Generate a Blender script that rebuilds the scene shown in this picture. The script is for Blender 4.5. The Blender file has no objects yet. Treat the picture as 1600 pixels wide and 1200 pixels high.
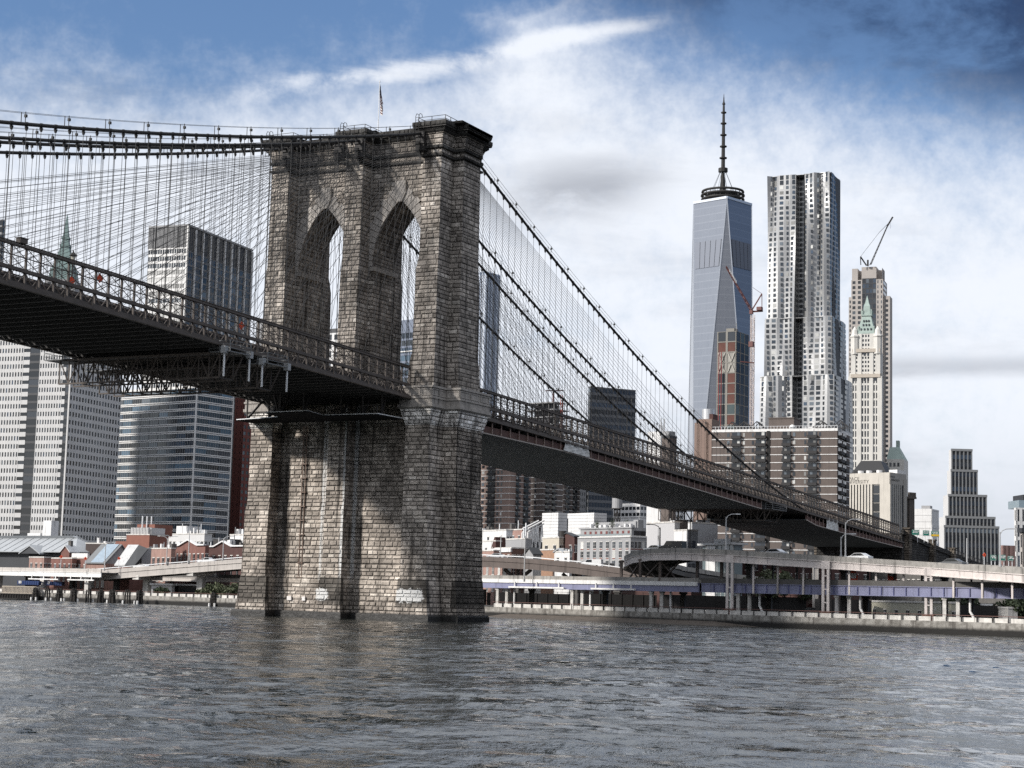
import bpy, bmesh, math, random
import numpy as np
from mathutils import Vector, Matrix
random.seed(7)
rad = math.radians
SC = bpy.context.scene
COL = SC.collection

# ------------------------------------------------------------------ camera
CAM = Vector((-245.158, -154.861, 4.156))
YAW, PITCH, ROLL, FPX = rad(27.5656), rad(6.8921), rad(1.47554), 2746.33
_F = Vector((math.cos(PITCH)*math.cos(YAW), math.cos(PITCH)*math.sin(YAW), math.sin(PITCH)))
_R = Vector((math.sin(YAW), -math.cos(YAW), 0.0))
_U = _R.cross(_F)
CR = _R*math.cos(ROLL) + _U*math.sin(ROLL)
CU = -_R*math.sin(ROLL) + _U*math.cos(ROLL)
cam = bpy.data.cameras.new('camera')
cam.sensor_width = 36.0
cam.lens = FPX/1600*36
cam.clip_start, cam.clip_end = 0.5, 30000
camo = bpy.data.objects.new('camera', cam)
COL.objects.link(camo)
camo.matrix_world = Matrix(((CR.x, CU.x, -_F.x, CAM.x), (CR.y, CU.y, -_F.y, CAM.y), (CR.z, CU.z, -_F.z, CAM.z), (0, 0, 0, 1)))
SC.camera = camo

# ------------------------------------------------------------------ light
SUN_AZ, SUN_EL = rad(27.5656 + 180 - 42), rad(30)      # direction towards the sun, behind the viewer's left shoulder
SUN_AZ = YAW + math.pi - rad(66)
sdir = Vector((math.cos(SUN_EL)*math.cos(SUN_AZ), math.cos(SUN_EL)*math.sin(SUN_AZ), math.sin(SUN_EL)))
sl = bpy.data.lights.new('sun', 'SUN')
sl.energy, sl.angle, sl.color = 4.2, rad(5), (1.0, 0.955, 0.89)
so = bpy.data.objects.new('sun', sl)
so.rotation_euler = sdir.to_track_quat('Z', 'Y').to_euler()
so.location = (0, 0, 300)
COL.objects.link(so)
SC.view_settings.view_transform = 'Standard'
SC.view_settings.look = 'None'
SC.view_settings.exposure = 0.22
SC.view_settings.gamma = 1.0
SC.cycles.use_denoising = False
SC.cycles.caustics_reflective = False
SC.cycles.caustics_refractive = False
SC.cycles.sample_clamp_indirect = 4.0
SC.cycles.max_bounces = 6
SC.cycles.diffuse_bounces = 3
SC.cycles.glossy_bounces = 3

# ------------------------------------------------------------------ node helpers
class NT:
    """Small expression builder over a node tree."""
    def __init__(s, tree):
        s.t = tree
        s.n = tree.nodes
        s.l = tree.links
    def put(s, sock, v):
        if v is None: return
        if isinstance(v, bpy.types.NodeSocket): s.l.new(v, sock)
        else:
            if isinstance(v, (tuple, list)) and sock.type == 'RGBA' and len(v) == 3: v = (*v, 1)
            sock.default_value = v
    def m(s, op, a, b=None, c=None, clamp=False):
        n = s.n.new('ShaderNodeMath'); n.operation = op; n.use_clamp = clamp
        for i, v in enumerate((a, b, c)): s.put(n.inputs[i], v)
        return n.outputs[0]
    def xyz(s, v):
        n = s.n.new('ShaderNodeSeparateXYZ'); s.put(n.inputs[0], v); return n.outputs
    def vec(s, x=0., y=0., z=0.):
        n = s.n.new('ShaderNodeCombineXYZ')
        for i, v in enumerate((x, y, z)): s.put(n.inputs[i], v)
        return n.outputs[0]
    def noise(s, v, scale, detail=4, rough=.55, dist=0.):
        n = s.n.new('ShaderNodeTexNoise'); s.put(n.inputs['Vector'], v)
        n.inputs['Scale'].default_value = scale; n.inputs['Detail'].default_value = detail
        n.inputs['Roughness'].default_value = rough; n.inputs['Distortion'].default_value = dist
        return n.outputs[0]
    def ramp(s, f, *stops):
        n = s.n.new('ShaderNodeValToRGB'); s.put(n.inputs[0], f)
        e = n.color_ramp.elements
        while len(e) < len(stops): e.new(0.5)
        for i, (p, c) in enumerate(stops):
            e[i].position = p
            e[i].color = (c, c, c, 1) if isinstance(c, (int, float)) else (*c, 1)
        return n.outputs[0]
    def mix(s, f, a, b, blend='MIX'):
        n = s.n.new('ShaderNodeMix'); n.data_type = 'RGBA'; n.blend_type = blend; n.clamp_factor = True
        s.put(n.inputs['Factor'], f); s.put(n.inputs['A'], a); s.put(n.inputs['B'], b)
        return [o for o in n.outputs if o.type == 'RGBA'][0]
    def sm(s, x, a, b):
        n = s.n.new('ShaderNodeMapRange'); n.interpolation_type = 'SMOOTHSTEP'
        s.put(n.inputs['Value'], x); n.inputs['From Min'].default_value = a; n.inputs['From Max'].default_value = b
        return n.outputs[0]
    def band(s, x, c, hw, soft):
        d = s.m('ABSOLUTE', s.m('SUBTRACT', x, c))
        return s.m('SUBTRACT', 1., s.sm(d, max(hw-soft, 0.), hw+soft))
    def bump(s, h, strength, dist):
        n = s.n.new('ShaderNodeBump'); s.put(n.inputs['Height'], h)
        n.inputs['Strength'].default_value = strength; n.inputs['Distance'].default_value = dist
        return n.outputs[0]

# ------------------------------------------------------------------ sky
w = bpy.data.worlds.new('World')
SC.world = w
w.use_nodes = True
T = NT(w.node_tree)
T.n.clear()
tc = T.n.new('ShaderNodeTexCoord').outputs['Generated']
dx, dy, dz = T.xyz(tc)
fw = T.m('ADD', T.m('MULTIPLY', dx, math.cos(YAW)), T.m('MULTIPLY', dy, math.sin(YAW)))
rt = T.m('ADD', T.m('MULTIPLY', dx, math.sin(YAW)), T.m('MULTIPLY', dy, -math.cos(YAW)))
A = T.m('MULTIPLY', T.m('ARCTAN2', rt, fw), 57.2958)             # azimuth in degrees, 0 = straight over the river to the city
E = T.m('MULTIPLY', T.m('ARCSINE', dz), 57.2958)                 # elevation in degrees
sky = T.n.new('ShaderNodeTexSky')
sky.sky_type = 'NISHITA'; sky.sun_disc = False
sky.sun_elevation = SUN_EL
sky.sun_rotation = math.pi/2 - SUN_AZ
sky.altitude = 10; sky.air_density = 1.3; sky.dust_density = 1.0; sky.ozone_density = 3.0
bg1 = T.n.new('ShaderNodeBackground'); bg1.inputs[1].default_value = 0.112
T.l.new(T.mix(1.0, sky.outputs[0], (.69, .78, .97), 'MULTIPLY'), bg1.inputs[0])
# clouds: drawn over directions (degrees of azimuth and elevation)
cv = T.vec(T.m('MULTIPLY', A, .13), T.m('MULTIPLY', E, .21), 1.7)
n1 = T.noise(cv, 1.5, 8, .62, .25)
n2 = T.noise(T.vec(T.m('ADD', T.m('MULTIPLY', A, .06), 7.), T.m('MULTIPLY', E, .24), 3.), 1.9, 7, .62, .3)
n3 = T.noise(tc, 75, 3, .7)
nn = T.m('ADD', T.m('MULTIPLY', T.m('SUBTRACT', n1, .5), 1.), T.m('MULTIPLY', T.m('SUBTRACT', n3, .5), .55))
# how blue each direction is: high up left of the long cloud bank, deepest in the upper right
line = T.m('SUBTRACT', E, T.m('ADD', T.m('MULTIPLY', A, .205), 18.0))
line = T.m('ADD', line, T.m('MULTIPLY', T.m('SUBTRACT', n2, .5), 1.5))
bl = T.m('MULTIPLY', T.sm(E, 12.2, 18.4), T.sm(A, 2., -3.))
bl = T.m('MAXIMUM', bl, T.m('MULTIPLY', T.sm(line, -.3, 1.7), T.sm(A, -12., -7.)))
br = T.m('MULTIPLY', T.sm(T.m('ADD', E, T.m('MULTIPLY', A, .22)), 14.0, 21.2), T.sm(A, -4., 4.))
blue = T.m('MAXIMUM', T.m('MULTIPLY', bl, .92), T.m('MULTIPLY', br, .90))
streak = T.m('MULTIPLY', T.band(line, -.32, .24, .34), T.m('MULTIPLY', T.sm(A, -12., -6.), T.m('MULTIPLY', T.sm(A, 6.0, 3.2), T.sm(n1, .30, .55))))
wisp = T.m('MULTIPLY', T.band(line, -1.5, .9, 1.0), T.m('MULTIPLY', T.sm(A, -11., -5.), T.sm(A, 6., -1.)))
blue = T.m('SUBTRACT', blue, T.m('ADD', T.m('MULTIPLY', streak, .52), T.m('MULTIPLY', wisp, .24)))
blue = T.m('ADD', blue, T.m('MULTIPLY', nn, -.85))
blue = T.m('MULTIPLY', T.m('ADD', blue, .06), T.m('MULTIPLY', T.sm(E, 27., 20.), T.m('GREATER_THAN', fw, 0.)))
aA = T.m('ABSOLUTE', A)
side = T.m('MULTIPLY', T.sm(aA, 45., 75.), T.m('SUBTRACT', 1., T.sm(aA, 115., 155.)))      # bluer sky out of view, shaped for reflections in the glass facets
fac = T.m('MULTIPLY', T.m('SUBTRACT', 1., T.sm(blue, -.05, .98)), T.m('MULTIPLY_ADD', side, T.m('MULTIPLY', T.sm(E, 60., 30.), -.30), 1.))
# grey undersides
g1 = T.m('MULTIPLY', T.sm(n2, .50, .70), T.m('MULTIPLY', T.sm(A, -6., -9.), T.m('MULTIPLY', T.sm(E, 12., 14.), T.sm(E, 17., 15.5))))
g2 = T.m('MULTIPLY', T.band(T.m('SUBTRACT', E, T.m('MULTIPLY', A, .16)), 12.9, .75, .8), T.m('MULTIPLY', T.band(A, 2.2, 2.2, 1.6), T.sm(n1, .36, .6)))
g3 = T.m('MULTIPLY', T.band(T.m('ADD', E, T.m('MULTIPLY', T.m('SUBTRACT', n2, .5), .8)), 7.6, .22, .35), T.sm(A, 9.5, 13.))
g4 = T.m('MULTIPLY', T.sm(E, 7., 1.), .30)
g5 = T.m('MULTIPLY', T.sm(n2, .47, .68), .14)
grey = T.m('ADD', T.m('ADD', T.m('MULTIPLY', g1, .42), T.m('MULTIPLY', g2, .50)), T.m('ADD', T.m('MULTIPLY', g3, .40), T.m('ADD', g4, g5)), clamp=True)
ccol = T.mix(grey, (.83, .87, .94), (.25, .27, .32))
# dark heavy blue cloud in the top right corner
dk = T.m('MULTIPLY', T.sm(T.m('ADD', E, T.m('MULTIPLY', A, .30)), 18.6, 22.6), T.m('MULTIPLY', T.sm(E, 26., 20.), T.m('MULTIPLY_ADD', T.sm(n1, .36, .60), .65, .35)))
bg2 = T.n.new('ShaderNodeBackground'); bg2.inputs[1].default_value = 0.93
T.l.new(ccol, bg2.inputs[0])
bg3 = T.n.new('ShaderNodeBackground'); bg3.inputs[1].default_value = 1.0
bg3.inputs[0].default_value = (.012, .028, .085, 1)
mx = T.n.new('ShaderNodeMixShader'); T.put(mx.inputs[0], fac)
T.l.new(bg1.outputs[0], mx.inputs[1]); T.l.new(bg2.outputs[0], mx.inputs[2])
mx2 = T.n.new('ShaderNodeMixShader'); T.put(mx2.inputs[0], T.m('MULTIPLY', dk, .85))
T.l.new(mx.outputs[0], mx2.inputs[1]); T.l.new(bg3.outputs[0], mx2.inputs[2])
wo = T.n.new('ShaderNodeOutputWorld')
T.l.new(mx2.outputs[0], wo.inputs[0])

# ------------------------------------------------------------------ mesh helpers
def ray(u, v):
    return _F + CR*((u-800)/FPX) + CU*((600-v)/FPX)
def on(u, v, x=None, y=None, z=None, d=None):
    """The point of the place that lies on a line of sight at a plane x, y, z or at depth d."""
    r = ray(u, v)
    if x is not None: t = (x-CAM.x)/r.x
    elif y is not None: t = (y-CAM.y)/r.y
    elif z is not None: t = (z-CAM.z)/r.z
    else: t = d
    return CAM + r*t
def hor(u): return 932 + (u-800)*math.tan(ROLL)

MESHES = {}
class MB:
    def __init__(s): s.v = []; s.f = []; s.mi = []; s.cur = 0
    def face(s, pts):
        n = len(s.v); s.v += [tuple(p) for p in pts]; s.f.append(tuple(range(n, n+len(pts)))); s.mi.append(s.cur)
    def hexa(s, p):
        n = len(s.v); s.v += [tuple(q) for q in p]
        for f in ((0,3,2,1),(4,5,6,7),(0,1,5,4),(1,2,6,5),(2,3,7,6),(3,0,4,7)):
            s.f.append(tuple(n+i for i in f)); s.mi.append(s.cur)
    def box(s, x0, x1, y0, y1, z0, z1):
        s.hexa([(x0,y0,z0),(x1,y0,z0),(x1,y1,z0),(x0,y1,z0),(x0,y0,z1),(x1,y0,z1),(x1,y1,z1),(x0,y1,z1)])
    def beam(s, p, q, w, h=None, up=(0,0,1)):
        p = Vector(p); q = Vector(q); h = h or w
        d = (q-p)
        if d.length < 1e-6: return
        d.normalize(); up = Vector(up)
        if abs(d.dot(up)) > .98: up = Vector((1,0,0)) if abs(d.x) < .9 else Vector((0,1,0))
        a = d.cross(up).normalized()*(w/2); b = a.cross(d).normalized()*(h/2)
        s.hexa([p-a-b, p+a-b, p+a+b, p-a+b, q-a-b, q+a-b, q+a+b, q-a+b])
    def tube(s, pts, r, n=6, caps=True):
        pts = [Vector(p) for p in pts]
        rs = r if isinstance(r, (list, tuple)) else [r]*len(pts)
        base = len(s.v); a = None
        for i, p in enumerate(pts):
            d = (pts[min(i+1, len(pts)-1)] - pts[max(i-1, 0)]).normalized()
            if a is None:
                a = d.orthogonal().normalized()
            a = (a - d*a.dot(d)).normalized(); b = d.cross(a)
            for k in range(n):
                t = 2*math.pi*k/n
                s.v.append(tuple(p + (a*math.cos(t) + b*math.sin(t))*rs[i]))
        for i in range(len(pts)-1):
            for k in range(n):
                k2 = (k+1) % n
                s.f.append((base+i*n+k, base+i*n+k2, base+(i+1)*n+k2, base+(i+1)*n+k)); s.mi.append(s.cur)
        if caps:
            s.f.append(tuple(base+k for k in reversed(range(n)))); s.mi.append(s.cur)
            s.f.append(tuple(base+(len(pts)-1)*n+k for k in range(n))); s.mi.append(s.cur)
    def loft(s, rings, caps=True):
        """rings: list of lists of 3-D points of the same length, bottom to top, counter-clockwise seen from above"""
        n = len(rings[0]); base = len(s.v)
        for r in rings: s.v += [tuple(p) for p in r]
        for i in range(len(rings)-1):
            for k in range(n):
                k2 = (k+1) % n
                s.f.append((base+i*n+k, base+i*n+k2, base+(i+1)*n+k2, base+(i+1)*n+k)); s.mi.append(s.cur)
        if caps:
            s.f.append(tuple(base+k for k in reversed(range(n)))); s.mi.append(s.cur)
            s.f.append(tuple(base+(len(rings)-1)*n+k for k in range(n))); s.mi.append(s.cur)
    def build(s, name, mats, parent=None, loc=None, **props):
        me = bpy.data.meshes.new(name)
        me.from_pydata(s.v, [], s.f)
        if not isinstance(mats, (list, tuple)): mats = [mats]
        for m_ in mats: me.materials.append(m_)
        if len(mats) > 1: me.polygons.foreach_set('material_index', s.mi)
        me.update()
        o = bpy.data.objects.new(name, me)
        COL.objects.link(o)
        if parent is not None: o.parent = parent
        if loc is not None: o.location = loc
        for k, v_ in props.items(): o[k] = v_
        return o
def empty(name, label, cat, loc=(0,0,0), rz=0., group=None):
    o = bpy.data.objects.new(name, None)
    o.empty_display_size = .5
    COL.objects.link(o)
    o.location = loc; o.rotation_euler = (0, 0, rz)
    o['label'] = label; o['category'] = cat
    if group: o['group'] = group
    return o
def tag(o, label, cat, group=None):
    o['label'] = label; o['category'] = cat
    if group: o['group'] = group
    return o
def dup_tree(o, loc, rz=None, label=None):
    def cp(a, par):
        c = a.copy(); COL.objects.link(c)
        if par is not None: c.parent = par
        for ch in a.children: cp(ch, c)
        return c
    r = cp(o, None); r.location = loc
    if rz is not None: r.rotation_euler = (0, 0, rz)
    if label: r['label'] = label
    return r
def inst(name, mesh, parent, loc, scale=(1,1,1), rot=None):
    o = bpy.data.objects.new(name, mesh)
    COL.objects.link(o)
    o.parent = parent; o.location = loc; o.scale = scale
    if rot is not None: o.rotation_euler = rot
    return o

# ------------------------------------------------------------------ materials
MATS = {}
def mat(name, col, rough=.8, metal=0., var=.25, scale=1.5, bump=0., spec=.5, streak=0., grime=0.):
    """Plain paint / stone / metal with its own blotches and run-down streaks."""
    if name in MATS: return MATS[name]
    m_ = bpy.data.materials.new(name); m_.use_nodes = True
    t = NT(m_.node_tree); bs = m_.node_tree.nodes['Principled BSDF']
    tc_ = t.n.new('ShaderNodeTexCoord').outputs['Object']
    a = t.noise(tc_, scale, 5, .62)
    f = t.m('MULTIPLY_ADD', t.m('SUBTRACT', a, .5), 2*var*1.6, 1.)
    if streak:
        x, y, z = t.xyz(tc_)
        sv = t.vec(t.m('MULTIPLY', x, 1.3), t.m('MULTIPLY', y, 1.3), t.m('MULTIPLY', z, .07))
        b = t.noise(sv, 1.2, 4, .6)
        f = t.m('MULTIPLY', f, t.m('MULTIPLY_ADD', t.sm(b, .52, .72), -streak, 1.))
    c = t.mix(1., col, t.vec(f, f, f), 'MULTIPLY')
    if grime:
        d = t.noise(tc_, scale*.35, 4, .6)
        c = t.mix(t.m('MULTIPLY', t.sm(d, .5, .7), grime), c, (.03, .027, .024))
    t.l.new(c, bs.inputs['Base Color'])
    bs.inputs['Roughness'].default_value = rough
    bs.inputs['Metallic'].default_value = metal
    bs.inputs['Specular IOR Level'].default_value = spec
    if bump: t.l.new(t.bump(a, .6, bump), bs.inputs['Normal'])
    MATS[name] = m_
    return m_
def mat_stone(name, tint=(1,1,1), dark=1., lower=False):
    if name in MATS: return MATS[name]
    m_ = bpy.data.materials.new(name); m_.use_nodes = True
    t = NT(m_.node_tree); bs = m_.node_tree.nodes['Principled BSDF']
    g = t.n.new('ShaderNodeNewGeometry')
    P = g.outputs['Position']; Nn = g.outputs['True Normal']
    x, y, z = t.xyz(P); nx, ny, nz = t.xyz(Nn)
    facex = t.m('GREATER_THAN', t.m('ABSOLUTE', nx), t.m('ABSOLUTE', ny))
    h = t.m('ADD', t.m('MULTIPLY', y, facex), t.m('MULTIPLY', t.m('ADD', x, 3.37), t.m('SUBTRACT', 1., facex)))
    # ashlar courses of uneven height, every course with its own stone length
    def wn(dim, v=None, w_=None):
        n = t.n.new('ShaderNodeTexWhiteNoise'); n.noise_dimensions = dim
        if v is not None: t.put(n.inputs['Vector'], v)
        if w_ is not None: t.put(n.inputs['W'], w_)
        return n.outputs['Value']
    jig = t.m('MULTIPLY', t.m('SUBTRACT', t.noise(P, 1.1, 2), .5), .07)
    zz_ = t.m('ADD', t.m('ADD', z, jig), t.m('MULTIPLY', t.m('SUBTRACT', t.noise(t.vec(0., 0., z), .42, 1), .5), 1.5))
    rr_ = t.m('DIVIDE', zz_, .68)
    ci = t.m('FLOOR', rr_); fr = t.m('FRACT', rr_)
    w1 = wn('1D', w_=ci); w2 = wn('1D', w_=t.m('ADD', ci, 71.3))
    wid = t.m('MULTIPLY_ADD', w2, 1.25, .95)
    uu = t.m('DIVIDE', t.m('ADD', t.m('ADD', h, jig), t.m('MULTIPLY', w1, 53.)), wid)
    uu = t.m('ADD', uu, t.m('MULTIPLY', t.m('SINE', t.m('MULTIPLY', uu, 2.3)), .16))
    cell = t.m('FLOOR', uu); fu = t.m('FRACT', uu)
    rnd = wn('2D', v=t.vec(cell, ci, 0.)); rnd2 = wn('2D', v=t.vec(t.m('ADD', cell, 17.), t.m('ADD', ci, 5.), 0.))
    dv_ = t.m('MULTIPLY', t.m('MINIMUM', fr, t.m('SUBTRACT', 1., fr)), .68)
    du_ = t.m('MULTIPLY', t.m('MINIMUM', fu, t.m('SUBTRACT', 1., fu)), wid)
    dj = t.m('MINIMUM', dv_, du_)
    pill = t.sm(dj, .015, .17)
    joint = t.m('SUBTRACT', 1., t.sm(dj, .018, .055))
    stonec = t.ramp(rnd, (0., (.185, .168, .152)), (.16, (.245, .222, .202)), (.42, (.295, .268, .242)), (.66, (.325, .297, .270)), (.88, (.37, .338, .306)), (1., (.46, .43, .395)))
    stonec = t.mix(t.m('MULTIPLY', joint, t.m('MULTIPLY_ADD', rnd2, .5, .5)), stonec, (.040, .035, .031))
    big = t.noise(P, .16, 5, .6)
    med = t.noise(P, .9, 6, .65)
    fine = t.noise(P, 7., 5, .7)
    st = t.noise(t.vec(t.m('MULTIPLY', h, 1.), t.m('MULTIPLY', z, .055), 5.), .85, 5, .6)
    c = stonec
    f = t.m('MULTIPLY', t.m('MULTIPLY_ADD', t.sm(big, .28, .72), .85, .58), t.m('MULTIPLY_ADD', fine, 1.0, .50))
    f = t.m('MULTIPLY', f, t.m('MULTIPLY_ADD', t.sm(med, .35, .65), .5, .72))
    c = t.mix(1., c, t.vec(f, f, f), 'MULTIPLY')
    c = t.mix(1., c, t.vec(tint[0]*dark, tint[1]*dark, tint[2]*dark), 'MULTIPLY')
    c = t.mix(t.m('MULTIPLY', t.sm(st, .52, .68), .80), c, (.022, .019, .017))       # soot runs
    if lower:
        facing = t.m('LESS_THAN', nx, -.5)
        # lime runs on the recessed front wall, either side of the middle buttress
        wn = t.m('MULTIPLY', t.m('SUBTRACT', t.noise(t.vec(0., 0., z), .45, 4), .5), .9)
        for yc, hw in ((3.1, .55), (-1.95, .55), (4.0, .14), (2.2, .12)):
            ms = t.band(t.m('ADD', y, wn), yc, hw, .18)
            ms = t.m('MULTIPLY', t.m('MULTIPLY', ms, facing), t.sm(z, 5.2, 8.))
            c = t.mix(t.m('MULTIPLY', ms, t.m('MULTIPLY_ADD', t.sm(fine, .3, .6), .5, .5)), c, (.70, .70, .69))
        # black weathered zones above the tide and white paint daubs
        tide = t.m('MULTIPLY', t.sm(t.m('ADD', z, t.m('MULTIPLY', med, .8)), 7.1, 6.6), t.sm(t.m('ADD', z, med), 2.2, 3.2))
        bt = t.m('MAXIMUM', t.m('LESS_THAN', x, -8.3), t.m('LESS_THAN', y, -19.5))
        c = t.mix(t.m('MULTIPLY', t.m('MULTIPLY', tide, bt), .78), c, (.035, .033, .030))
        for yc, hw, zc, hz in ((-14.6, 2.5, 3.9, 1.0), (2.4, 2.0, 3.7, 1.0)):
            yy = t.m('ADD', y, t.m('MULTIPLY', t.m('SUBTRACT', med, .5), 1.4))
            zz = t.m('ADD', z, t.m('MULTIPLY', t.m('SUBTRACT', t.noise(P, 1.6, 4), .5), 1.6))
            ms = t.m('MULTIPLY', t.band(yy, yc, hw, .7), t.band(zz, zc, hz, .6))
            ms = t.m('MULTIPLY', t.sm(t.m('ADD', ms, t.m('MULTIPLY', t.m('SUBTRACT', t.noise(P, 2.4, 5, .7), .5), 1.3)), .38, .62), facing)
            c = t.mix(t.m('MULTIPLY', ms, .85), c, (.74, .74, .73))
        # damp foot
        c = t.mix(t.m('MULTIPLY', t.sm(t.m('ADD', z, t.m('MULTIPLY', med, .7)), 1.7, .9), .93), c, (.010, .010, .009))
    t.l.new(c, bs.inputs['Base Color'])
    bs.inputs['Roughness'].default_value = .9
    bs.inputs['Specular IOR Level'].default_value = .25
    hgt = t.m('ADD', t.m('MULTIPLY', pill, t.m('MULTIPLY_ADD', rnd2, .55, .55)), t.m('ADD', t.m('MULTIPLY', med, .8), t.m('MULTIPLY', fine, .35)))
    t.l.new(t.bump(hgt, 1., .26), bs.inputs['Normal'])
    MATS[name] = m_
    return m_
STONE = mat_stone('granite_ashlar', (1., .985, .968), 1.10)
STONE_LOW = mat_stone('granite_ashlar_pier', (1.03, 1., .965), 1.30, True)
STONE_PALE = mat_stone('pale_granite', (1.3, 1.36, 1.42), 2.2)
DRESSED = mat('dressed_granite', (.33, .305, .28), .88, 0, .32, .9, bump=.2, streak=.55)
STONE_DARK = mat_stone('sooty_granite', (.9, .95, 1.), .20)
IRON = mat('weathered_brown_steel', (.082, .067, .058), .7, .0, .35, .8, grime=.3)
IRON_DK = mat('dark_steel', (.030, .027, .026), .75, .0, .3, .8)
CABLE = mat('cable_black', (.014, .013, .013), .7, 0., .2, 2.)
WIRE = mat('wire_dark', (.020, .020, .021), .7, 0., .2, 2.)
DECKM = mat('deck_underside', (.062, .060, .060), .9, 0., .3, .5)
RUST = mat('rust_red_panel', (.088, .046, .037), .8, 0., .4, .6)
SHEET = mat('dark_netting', (.085, .098, .106), .9, 0., .35, .25, bump=.1)
GALV = mat('galvanised_pipe', (.72, .73, .74), .45, .0, .12, 1.)
TARP = mat('pale_tarpaulin', (.62, .62, .60), .6, 0., .18, .6, bump=.25)
WOOD = mat('grey_planks', (.12, .105, .09), .9, 0., .3, 1.2)
# =================================================================== THE BRIDGE
# axis along X (river at -X, city at +X), origin under the middle of the tower, water at z = 0
bridge = empty('suspension_bridge', 'stone towered suspension bridge with pointed arches and brown steel deck', 'bridge')
TH = 4.6
def zd(x): return 34.81 + .03355*(-x) if x < 0 else 34.81 - .03299*x - 2e-5*x*x
_cl = [(-4.9, 78.5), (-18.5, 74.8), (-31.9, 71.2), (-45.7, 67.7), (-64.8, 63.25), (-77.4, 60.55), (-91.8, 57.6), (-100.2, 56.0)]
_cr = [(13.8, 76.85), (27.6, 71.67), (43., 65.9), (58.55, 60.73), (82.9, 52.8), (116.8, 43.4), (138.2, 38.1), (159.1, 33.4), (182., 29.6), (200., 26.6)]
_pl = np.polyfit([p[0] for p in _cl], [p[1] for p in _cl], 2)
_pr = np.polyfit([p[0] for p in _cr], [p[1] for p in _cr], 3)
def zc(x):
    a = float(np.polyval(_pl, x)); b = float(np.polyval(_pr, x))
    if x <= -4: return a
    if x >= 8: return b
    t = (x+4)/12
    return min(a*(1-t) + b*t, 79.0)
CY = (-13.0, -1.3, 2.7, 13.0)
XL, XR = -186., 196.

# ---- tower
def plan(xb, xw, xs, yh, wt, cw, st, o=0.):
    """full outline: three front buttresses, recessed walls, stepped ends (counter-clockwise from above)"""
    xb, xw, xs, yh, st = xb+o, xw+o, xs+o, yh+o, st
    yi = yh - o - wt - o; c = cw+o
    q = [(-xs, -yh-st), (xs, -yh-st), (xs, -yh), (xb, -yh), (xb, -yi), (xw, -yi), (xw, -c), (xb, -c), (xb, c), (xw, c), (xw, yi), (xb, yi), (xb, yh), (xs, yh), (xs, yh+st)]
    return q + [(-x, y) for x, y in reversed(q)]
def ring(pts, z): return [(x, y, z) for x, y in pts]
tower = empty('tower', '', '')
del tower['label'], tower['category']
tower.parent = bridge

m = MB()
sec = [(-3., 9.5, 6.7, 4.7, 18.15, 5.9, 2.2, 2.6), (1.2, 9.4, 6.7, 4.7, 18.05, 5.8, 2.15, 2.6), (6.4, 9.05, 6.4, 4.5, 17.55, 5.1, 1.95, 2.6), (6.6, 8.95, 6.3, 4.45, 17.5, 4.75, 1.85, 2.55),
       (16.8, 8.85, 6.2, 4.4, 17.35, 4.65, 1.8, 2.5), (18.9, 8.65, 6.1, 4.2, 17.05, 4.4, 1.75, 2.5), (30.7, 8.6, 6.0, 4.1, 16.95, 4.25, 1.75, 2.5), (34.5, 8.6, 6.0, 4.1, 16.95, 4.25, 1.75, 2.5)]
m.loft([ring(plan(*s[1:]), s[0]) for s in sec])
m.build('pier_base', STONE_LOW, tower)
m = MB()
m.loft([ring(plan(9.4, 6.7, 4.7, 18.05, 5.8, 2.15, 2.6, o), z) for z, o in ((-3, .55), (.75, .5), (1.0, .32))])
m.build('footing', mat('tide_black_stone', (.013, .012, .011), .55, 0, .4, 1.2, bump=.3), tower)
# corbelled band and parapet round each outer buttress
def outer_plan(xb, xs, yh, wt, st, o, sgn):
    xb, xs, yh_, yi = xb+o, xs+o, yh+o, yh-wt-o
    q = [(-xb, -yi), (-xb, -yh_), (-xs, -yh_), (-xs, -yh_-st), (xs, -yh_-st), (xs, -yh_), (xb, -yh_), (xb, -yi)]
    return q if sgn < 0 else [(x, -y) for x, y in reversed(q)]
for sg in (-1, 1):
    P_ = lambda o: outer_plan(8.6, 4.1, 16.95, 4.25, 2.5, o, sg)
    m = MB(); m.loft([ring(P_(o), z) for z, o in ((30.55, .1), (30.75, .14), (33.0, .72))]); m.build('corbel_band', STONE_PALE, tower)
    m = MB(); m.loft([ring(P_(o), z) for z, o in ((33.0, .80), (33.25, 1.05), (33.7, 1.05), (33.75, .85), (34.55, .85), (34.6, 1.0), (34.9, 1.0), (34.95, .82), (36.25, .82), (36.3, 1.02), (36.62, 1.02))])
    # sunk panels: raised borders on the faces
    o = .82; xb = 8.6+o; yh = 16.95+o; yi = 16.95-4.25-o; xs = 4.1+o; st = 2.5
    def border(axis, c, a0, a1, n):
        w_ = (a1-a0)/n
        for k in range(n):
            b0, b1 = a0+k*w_+.14, a0+(k+1)*w_-.14
            for (p0, p1, q0, q1) in ((b0, b1, 35.05, 35.2), (b0, b1, 36.0, 36.15), (b0, b0+.16, 35.2, 36.0), (b1-.16, b1, 35.2, 36.0)):
                if axis == 'x': m.box(c-.09, c+.02, min(p0*sg, p1*sg), max(p0*sg, p1*sg), q0, q1)
                else: m.box(p0, p1, min(c*sg, (c+.09)*sg), max(c*sg, (c+.09)*sg), q0, q1)
    border('x', -xb, yi, yh, 3); border('x', -xs, yh, yh+st, 1)
    border('y', yh, -xb, -xs, 2); border('y', yh+st, -xs, xs, 3)
    m.build('parapet', DRESSED, tower)
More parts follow.
